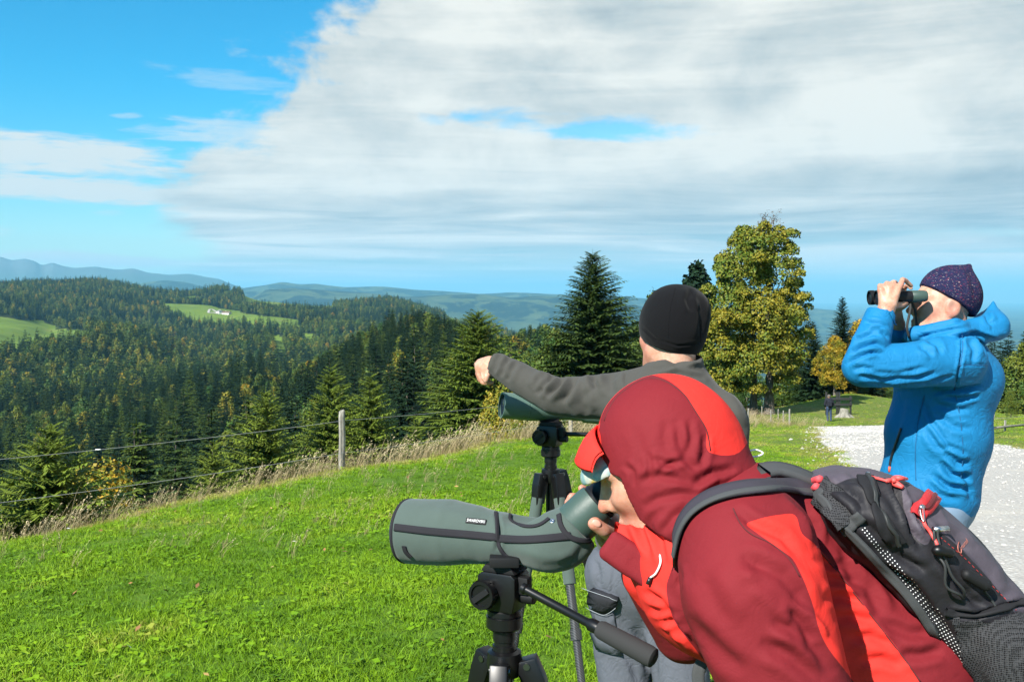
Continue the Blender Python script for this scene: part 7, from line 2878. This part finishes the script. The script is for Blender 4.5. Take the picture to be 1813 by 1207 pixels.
def tuft(nb, rad, hmin, hmax, wd, lean, seed, seg=2, bias=(0, 0), clover=0, plume=0):
    rs = np.random.default_rng(seed)
    V, Q, T, A = [], [], [], []
    for i in range(nb):
        a = rs.uniform(0, 6.28)
        r_ = rad * math.sqrt(rs.uniform(0, 1))
        p = np.array((math.cos(a) * r_, math.sin(a) * r_, -.01))
        h = rs.uniform(hmin, hmax)
        la = rs.uniform(0, 6.28)
        lv = np.array((math.cos(la), math.sin(la))) * rs.uniform(.1, 1) * lean * h + np.array(bias) * h * rs.uniform(.4, 1.3)
        fa = rs.uniform(0, 6.28)
        sv = np.array((math.cos(fa), math.sin(fa), 0)) * wd * .5 * rs.uniform(.7, 1.3)
        val = rs.uniform(0, 1)
        b0 = len(V)
        for k_ in range(seg):
            s = k_ / seg
            c_ = p + np.array((lv[0] * s ** 1.7, lv[1] * s ** 1.7, h * (s - .18 * s * s)))
            V += [c_ - sv * (1 - .35 * s), c_ + sv * (1 - .35 * s)]
            A += [val * .55 + .2 * s, val * .55 + .2 * s]
        tip = p + np.array((lv[0], lv[1], h * .82))
        V.append(tip)
        A.append(val * .6 + .4)
        for k_ in range(seg - 1):
            Q.append((b0 + 2 * k_, b0 + 2 * k_ + 1, b0 + 2 * k_ + 3, b0 + 2 * k_ + 2))
        T.append((b0 + 2 * seg - 2, b0 + 2 * seg - 1, b0 + 2 * seg))
        if plume and rs.uniform() < plume:
            for q_ in range(5):
                b1 = len(V)
                t0 = tip - np.array((lv[0], lv[1], h * .6)) * (.05 * q_)
                V += [t0, t0 + rs.uniform(-.016, .016, 3), t0 + rs.uniform(-.02, .02, 3) + np.array((.008, 0, .01))]
                A += [.9, 1, .8]
                T.append((b1, b1 + 1, b1 + 2))
    for i in range(clover):
        a = rs.uniform(0, 6.28)
        r_ = rad * math.sqrt(rs.uniform(0, 1))
        c_ = np.array((math.cos(a) * r_, math.sin(a) * r_, rs.uniform(.008, .035)))
        nrm = np.array((rs.uniform(-.5, .5), rs.uniform(-.5, .5), 1))
        nrm /= np.linalg.norm(nrm)
        u_ = np.cross(nrm, (math.cos(a), math.sin(a), .1))
        u_ /= np.linalg.norm(u_)
        v_ = np.cross(nrm, u_)
        s = rs.uniform(.010, .022)
        b0 = len(V)
        V += [c_ - u_ * s, c_ + v_ * s * .7 + nrm * s * .2, c_ + u_ * s, c_ - v_ * s * .7 + nrm * s * .2]
        val = rs.uniform(0, .55)
        A += [val] * 4
        Q.append((b0, b0 + 1, b0 + 2, b0 + 3))
    me = mesh_np('tuft', np.array(V), quads=np.array(Q) if Q else None, tris=np.array(T))
    set_attr(me, 'leafvar', A)
    return me


WEED = tuft(10, .06, .02, .05, .004, 1.0, 5, 2, clover=16)
TF = [tuft(40, .080, .025, .070, .0036, 1.0, 1, 2, clover=0), tuft(36, .080, .03, .080, .0034, 1.1, 2, 2, clover=1), tuft(44, .085, .02, .060, .0038, 1.2, 3, 2, clover=0)]
gp = []
for (y0, y1, den) in ((3.2, 5.5, 300), (5.5, 8, 240), (8, 11, 150), (11, 16, 90), (16, 24, 42), (24, 40, 10), (40, 66, 3.2), (66, 92, 1.6)):
    xl, xr = (-60 - CX) / FOC * y1, (1860 - CX) / FOC * y1
    if y0 >= 24:
        xl = (1000 - CX) / FOC * y0
    n_ = int((y1 - y0) * (xr - xl) * den)
    q = np.stack([RNG.uniform(xl, xr, n_), RNG.uniform(y0, y1, n_)], 1)
    uu = CX + q[:, 0] / q[:, 1] * FOC
    keep = (uu > -50) & (uu < 1850) & ~on_path(q[:, 0], q[:, 1], -.25 + 0 * q[:, 0]) & (beyond_fence(q[:, 0], q[:, 1]) < 1.2)
    gp.append(q[keep])
gp = np.concatenate(gp)
gx_, gy_ = gp[:, 0], gp[:, 1]
gzz = ground_z(gx_, gy_)
n_ = len(gp)
pat = vnoise(gp, .9, 51, 3)
pat2 = vnoise(gp, 3.5, 52, 2)
bf = beyond_fence(gx_, gy_)
dryf = np.clip(1 - np.abs(bf + .2) / 1.1, 0, 1) * (gy_ < 40) * .8
pd = np.minimum(np.abs(gx_ - path_x(gy_, 'L')), np.abs(gx_ - path_x(gy_, 'R')))
dryf = np.maximum(dryf, np.clip(1 - pd / 2.4, 0, 1) * .65)
dryf = np.maximum(dryf, np.clip((gy_ - 14) / 34, 0, .42) * (gx_ > 1))
dryf += .45 * np.clip(1 - np.hypot((gx_ + 3.6) / 2.0, (gy_ - 9.6) / 1.3), 0, 1)
gt = np.clip(.36 + pat * .40 + pat2 * .22 + RNG.uniform(-.14, .14, n_) + dryf * .62, 0, 1)
bare = (pat + pat2 * .7) < -.78
gs = np.where(gy_ < 16, 1.0, np.where(gy_ < 24, 1.25, np.where(gy_ < 40, 2.0, 3.2))) * RNG.uniform(.7, 1.35, n_) * (1 + .35 * pat)
hs_ = np.where(gy_ > 24, .55, 1.0)
k2 = ~bare
gv = np.where(RNG.uniform(0, 1, n_) < .05, 3, RNG.integers(0, 3, n_))
go = scatter('meadow_grass', TF + [WEED], np.stack([gx_, gy_, gzz], 1)[k2], gv[k2], np.stack([gs, gs, gs * hs_ * .8], 1)[k2],
             np.stack([RNG.uniform(-.15, .15, n_), RNG.uniform(-.15, .15, n_), RNG.uniform(0, 6.28, n_)], 1)[k2], gt[k2], [M_grass] * 4)
tag(go, 'short bright green meadow grass in the foreground', 'grass', kind='stuff')

DG = [tuft(13, .10, .28, .62, .0060, .35, 11, 4, (.38, 0), plume=.5), tuft(11, .09, .32, .72, .0055, .45, 12, 4, (.55, .05), plume=.7), tuft(15, .12, .18, .45, .0065, .6, 13, 4, (.45, -.1), plume=.25)]
dp = []
for a, b in zip(FENCE, FENCE[1:]):
    L = math.hypot(b[0] - a[0], b[1] - a[1])
    n_ = int(L * 30)
    t_ = RNG.uniform(0, 1, n_)
    off = RNG.normal(0.18, .42, n_)
    nx_, ny_ = -(b[1] - a[1]) / L, (b[0] - a[0]) / L
    dp.append(np.stack([a[0] + (b[0] - a[0]) * t_ + nx_ * off, a[1] + (b[1] - a[1]) * t_ + ny_ * off], 1))
dp = np.concatenate(dp)
# thin stray stalks in the meadow near the fence, and rough grass round the far posts
st_ = np.stack([RNG.uniform(-6, 1, 340), RNG.uniform(7.5, 15, 340)], 1)
st_ = st_[(beyond_fence(st_[:, 0], st_[:, 1]) < 0)]
far_ = np.stack([RNG.uniform(13.2, 18.5, 420), RNG.uniform(57, 76, 420)], 1)
far_ = far_[~on_path(far_[:, 0], far_[:, 1], .6)]
ds_ = np.concatenate([RNG.uniform(.38, .85, len(dp)), RNG.uniform(.25, .45, len(st_)), RNG.uniform(.7, 1.3, len(far_))])
ds_[:len(dp)] *= np.where(dp[:, 0] > -2.2, 1.35, 1.0)
dp = np.concatenate([dp, st_, far_])
clump = vnoise(dp, 1.1, 61, 2)
kk = clump > -.45
dp, ds_, clump = dp[kk], ds_[kk] * (1 + .35 * clump[kk]), clump[kk]
n_ = len(dp)
do = scatter('dry_grass', DG, np.stack([dp[:, 0], dp[:, 1], ground_z(dp[:, 0], dp[:, 1])], 1), RNG.integers(0, 3, n_), np.stack([ds_ * .9, ds_ * .9, ds_], 1),
             np.stack([RNG.uniform(-.1, .1, n_), RNG.uniform(-.1, .15, n_), RNG.normal(0, .5, n_)], 1), np.zeros(n_), [M_dryg] * 3)
tag(do, 'tall dry tan grass blowing along the wire fence', 'grass', kind='stuff')

# ---- loose stones along the path, fallen leaves in the grass
def pebble(seed):
    rs = np.random.default_rng(seed)
    bm = bmesh.new()
    bmesh.ops.create_icosphere(bm, subdivisions=1, radius=1.0)
    for q in bm.verts:
        q.co = Vector((q.co.x * 1.2, q.co.y, q.co.z * .6)) * rs.uniform(.75, 1.15)
    me = bpy.data.meshes.new('pebble')
    bm.to_mesh(me)
    bm.free()
    return me


M_stone = material('limestone', (.44, .42, .385), .9, 0, .2)
n_ = 9000
py_ = RNG.uniform(6, 57, n_) ** 1.0
e_ = RNG.uniform(0, 1, n_)
px_ = path_x(py_, 'L') * (1 - e_) + path_x(py_, 'R') * e_
edge = RNG.uniform(0, 1, n_) < .035
px_ = np.where(edge, path_x(py_, 'L') + RNG.normal(-.1, .45, n_), px_)
ssz = np.clip(RNG.lognormal(-4.15, .45, n_), .006, .06) * np.clip(py_ / 20, .7, 1.6)
so = scatter('gravel_stones', [pebble(i) for i in range(3)], np.stack([px_, py_, ground_z(px_, py_) + .018], 1), RNG.integers(0, 3, n_), np.stack([ssz] * 3, 1),
             np.stack([RNG.uniform(-.3, .3, n_), RNG.uniform(-.3, .3, n_), RNG.uniform(0, 6, n_)], 1), np.zeros(n_), [M_stone] * 3)
tag(so, 'loose pale stones strewn over the gravel track and its verge', 'gravel', kind='stuff')

lf = np.array([(-1, 0, 0), (0, .55, .12), (1, 0, .05), (0, -.55, .1)])
lme = mesh_np('fallen_leaf', lf, quads=np.array([(0, 1, 2, 3)]))
M_leaf = material('fallen_leaf', rough=.7, fn=lambda nt, b: nt.put(b.inputs['Base Color'], nt.ramp(nt.attr('tint', typ='INSTANCER'), [(0, (.12, .05, .02)), (.6, (.28, .14, .04)), (.85, (.40, .30, .10)), (1, (.75, .74, .70))])))
n_ = 190
lx, ly = RNG.uniform(-4.5, 2.5, n_), RNG.uniform(4.2, 12.5, n_)
kk = beyond_fence(lx, ly) < -.4
lx, ly = lx[kk], ly[kk]
n_ = len(lx)
lo_ = scatter('fallen_leaves', [lme], np.stack([lx, ly, ground_z(lx, ly) + .045], 1), np.zeros(n_, int), np.stack([RNG.uniform(.012, .028, n_)] * 3, 1),
              np.stack([RNG.uniform(-.6, .6, n_), RNG.uniform(-.6, .6, n_), RNG.uniform(0, 6, n_)], 1), RNG.uniform(0, 1, n_), [M_leaf])
tag(lo_, 'scattered brown and pale fallen leaves in the meadow grass', 'leaves', kind='stuff')
# ================================================================== haze
def haze_box():
    m = bpy.data.materials.new('haze')
    m.use_nodes = True
    nt = NT(m.node_tree)
    nt.n.clear()
    vol = nt.new('ShaderNodeVolumePrincipled')
    vol.inputs['Color'].default_value = (0.27, 0.72, 1.0, 1)
    vol.inputs['Density'].default_value = HAZE
    vol.inputs['Anisotropy'].default_value = 0.0
    out = nt.new('ShaderNodeOutputMaterial')
    nt.l.new(vol.outputs[0], out.inputs['Volume'])
    bm = bmesh.new()
    bmesh.ops.create_cube(bm, size=1.0)
    lo, hi = Vector((-66000, -66000, -432)), Vector((66000, 66000, 790))
    for q in bm.verts:
        q.co = Vector([lo[i] if q.co[i] < 0 else hi[i] for i in range(3)])
    me = bpy.data.meshes.new('haze')
    bm.to_mesh(me)
    bm.free()
    o = obj('haze', me, m)
    tag(o, 'pale blue haze over the far hills', 'haze', kind='stuff')


HAZE = 5.0e-5
haze_box()
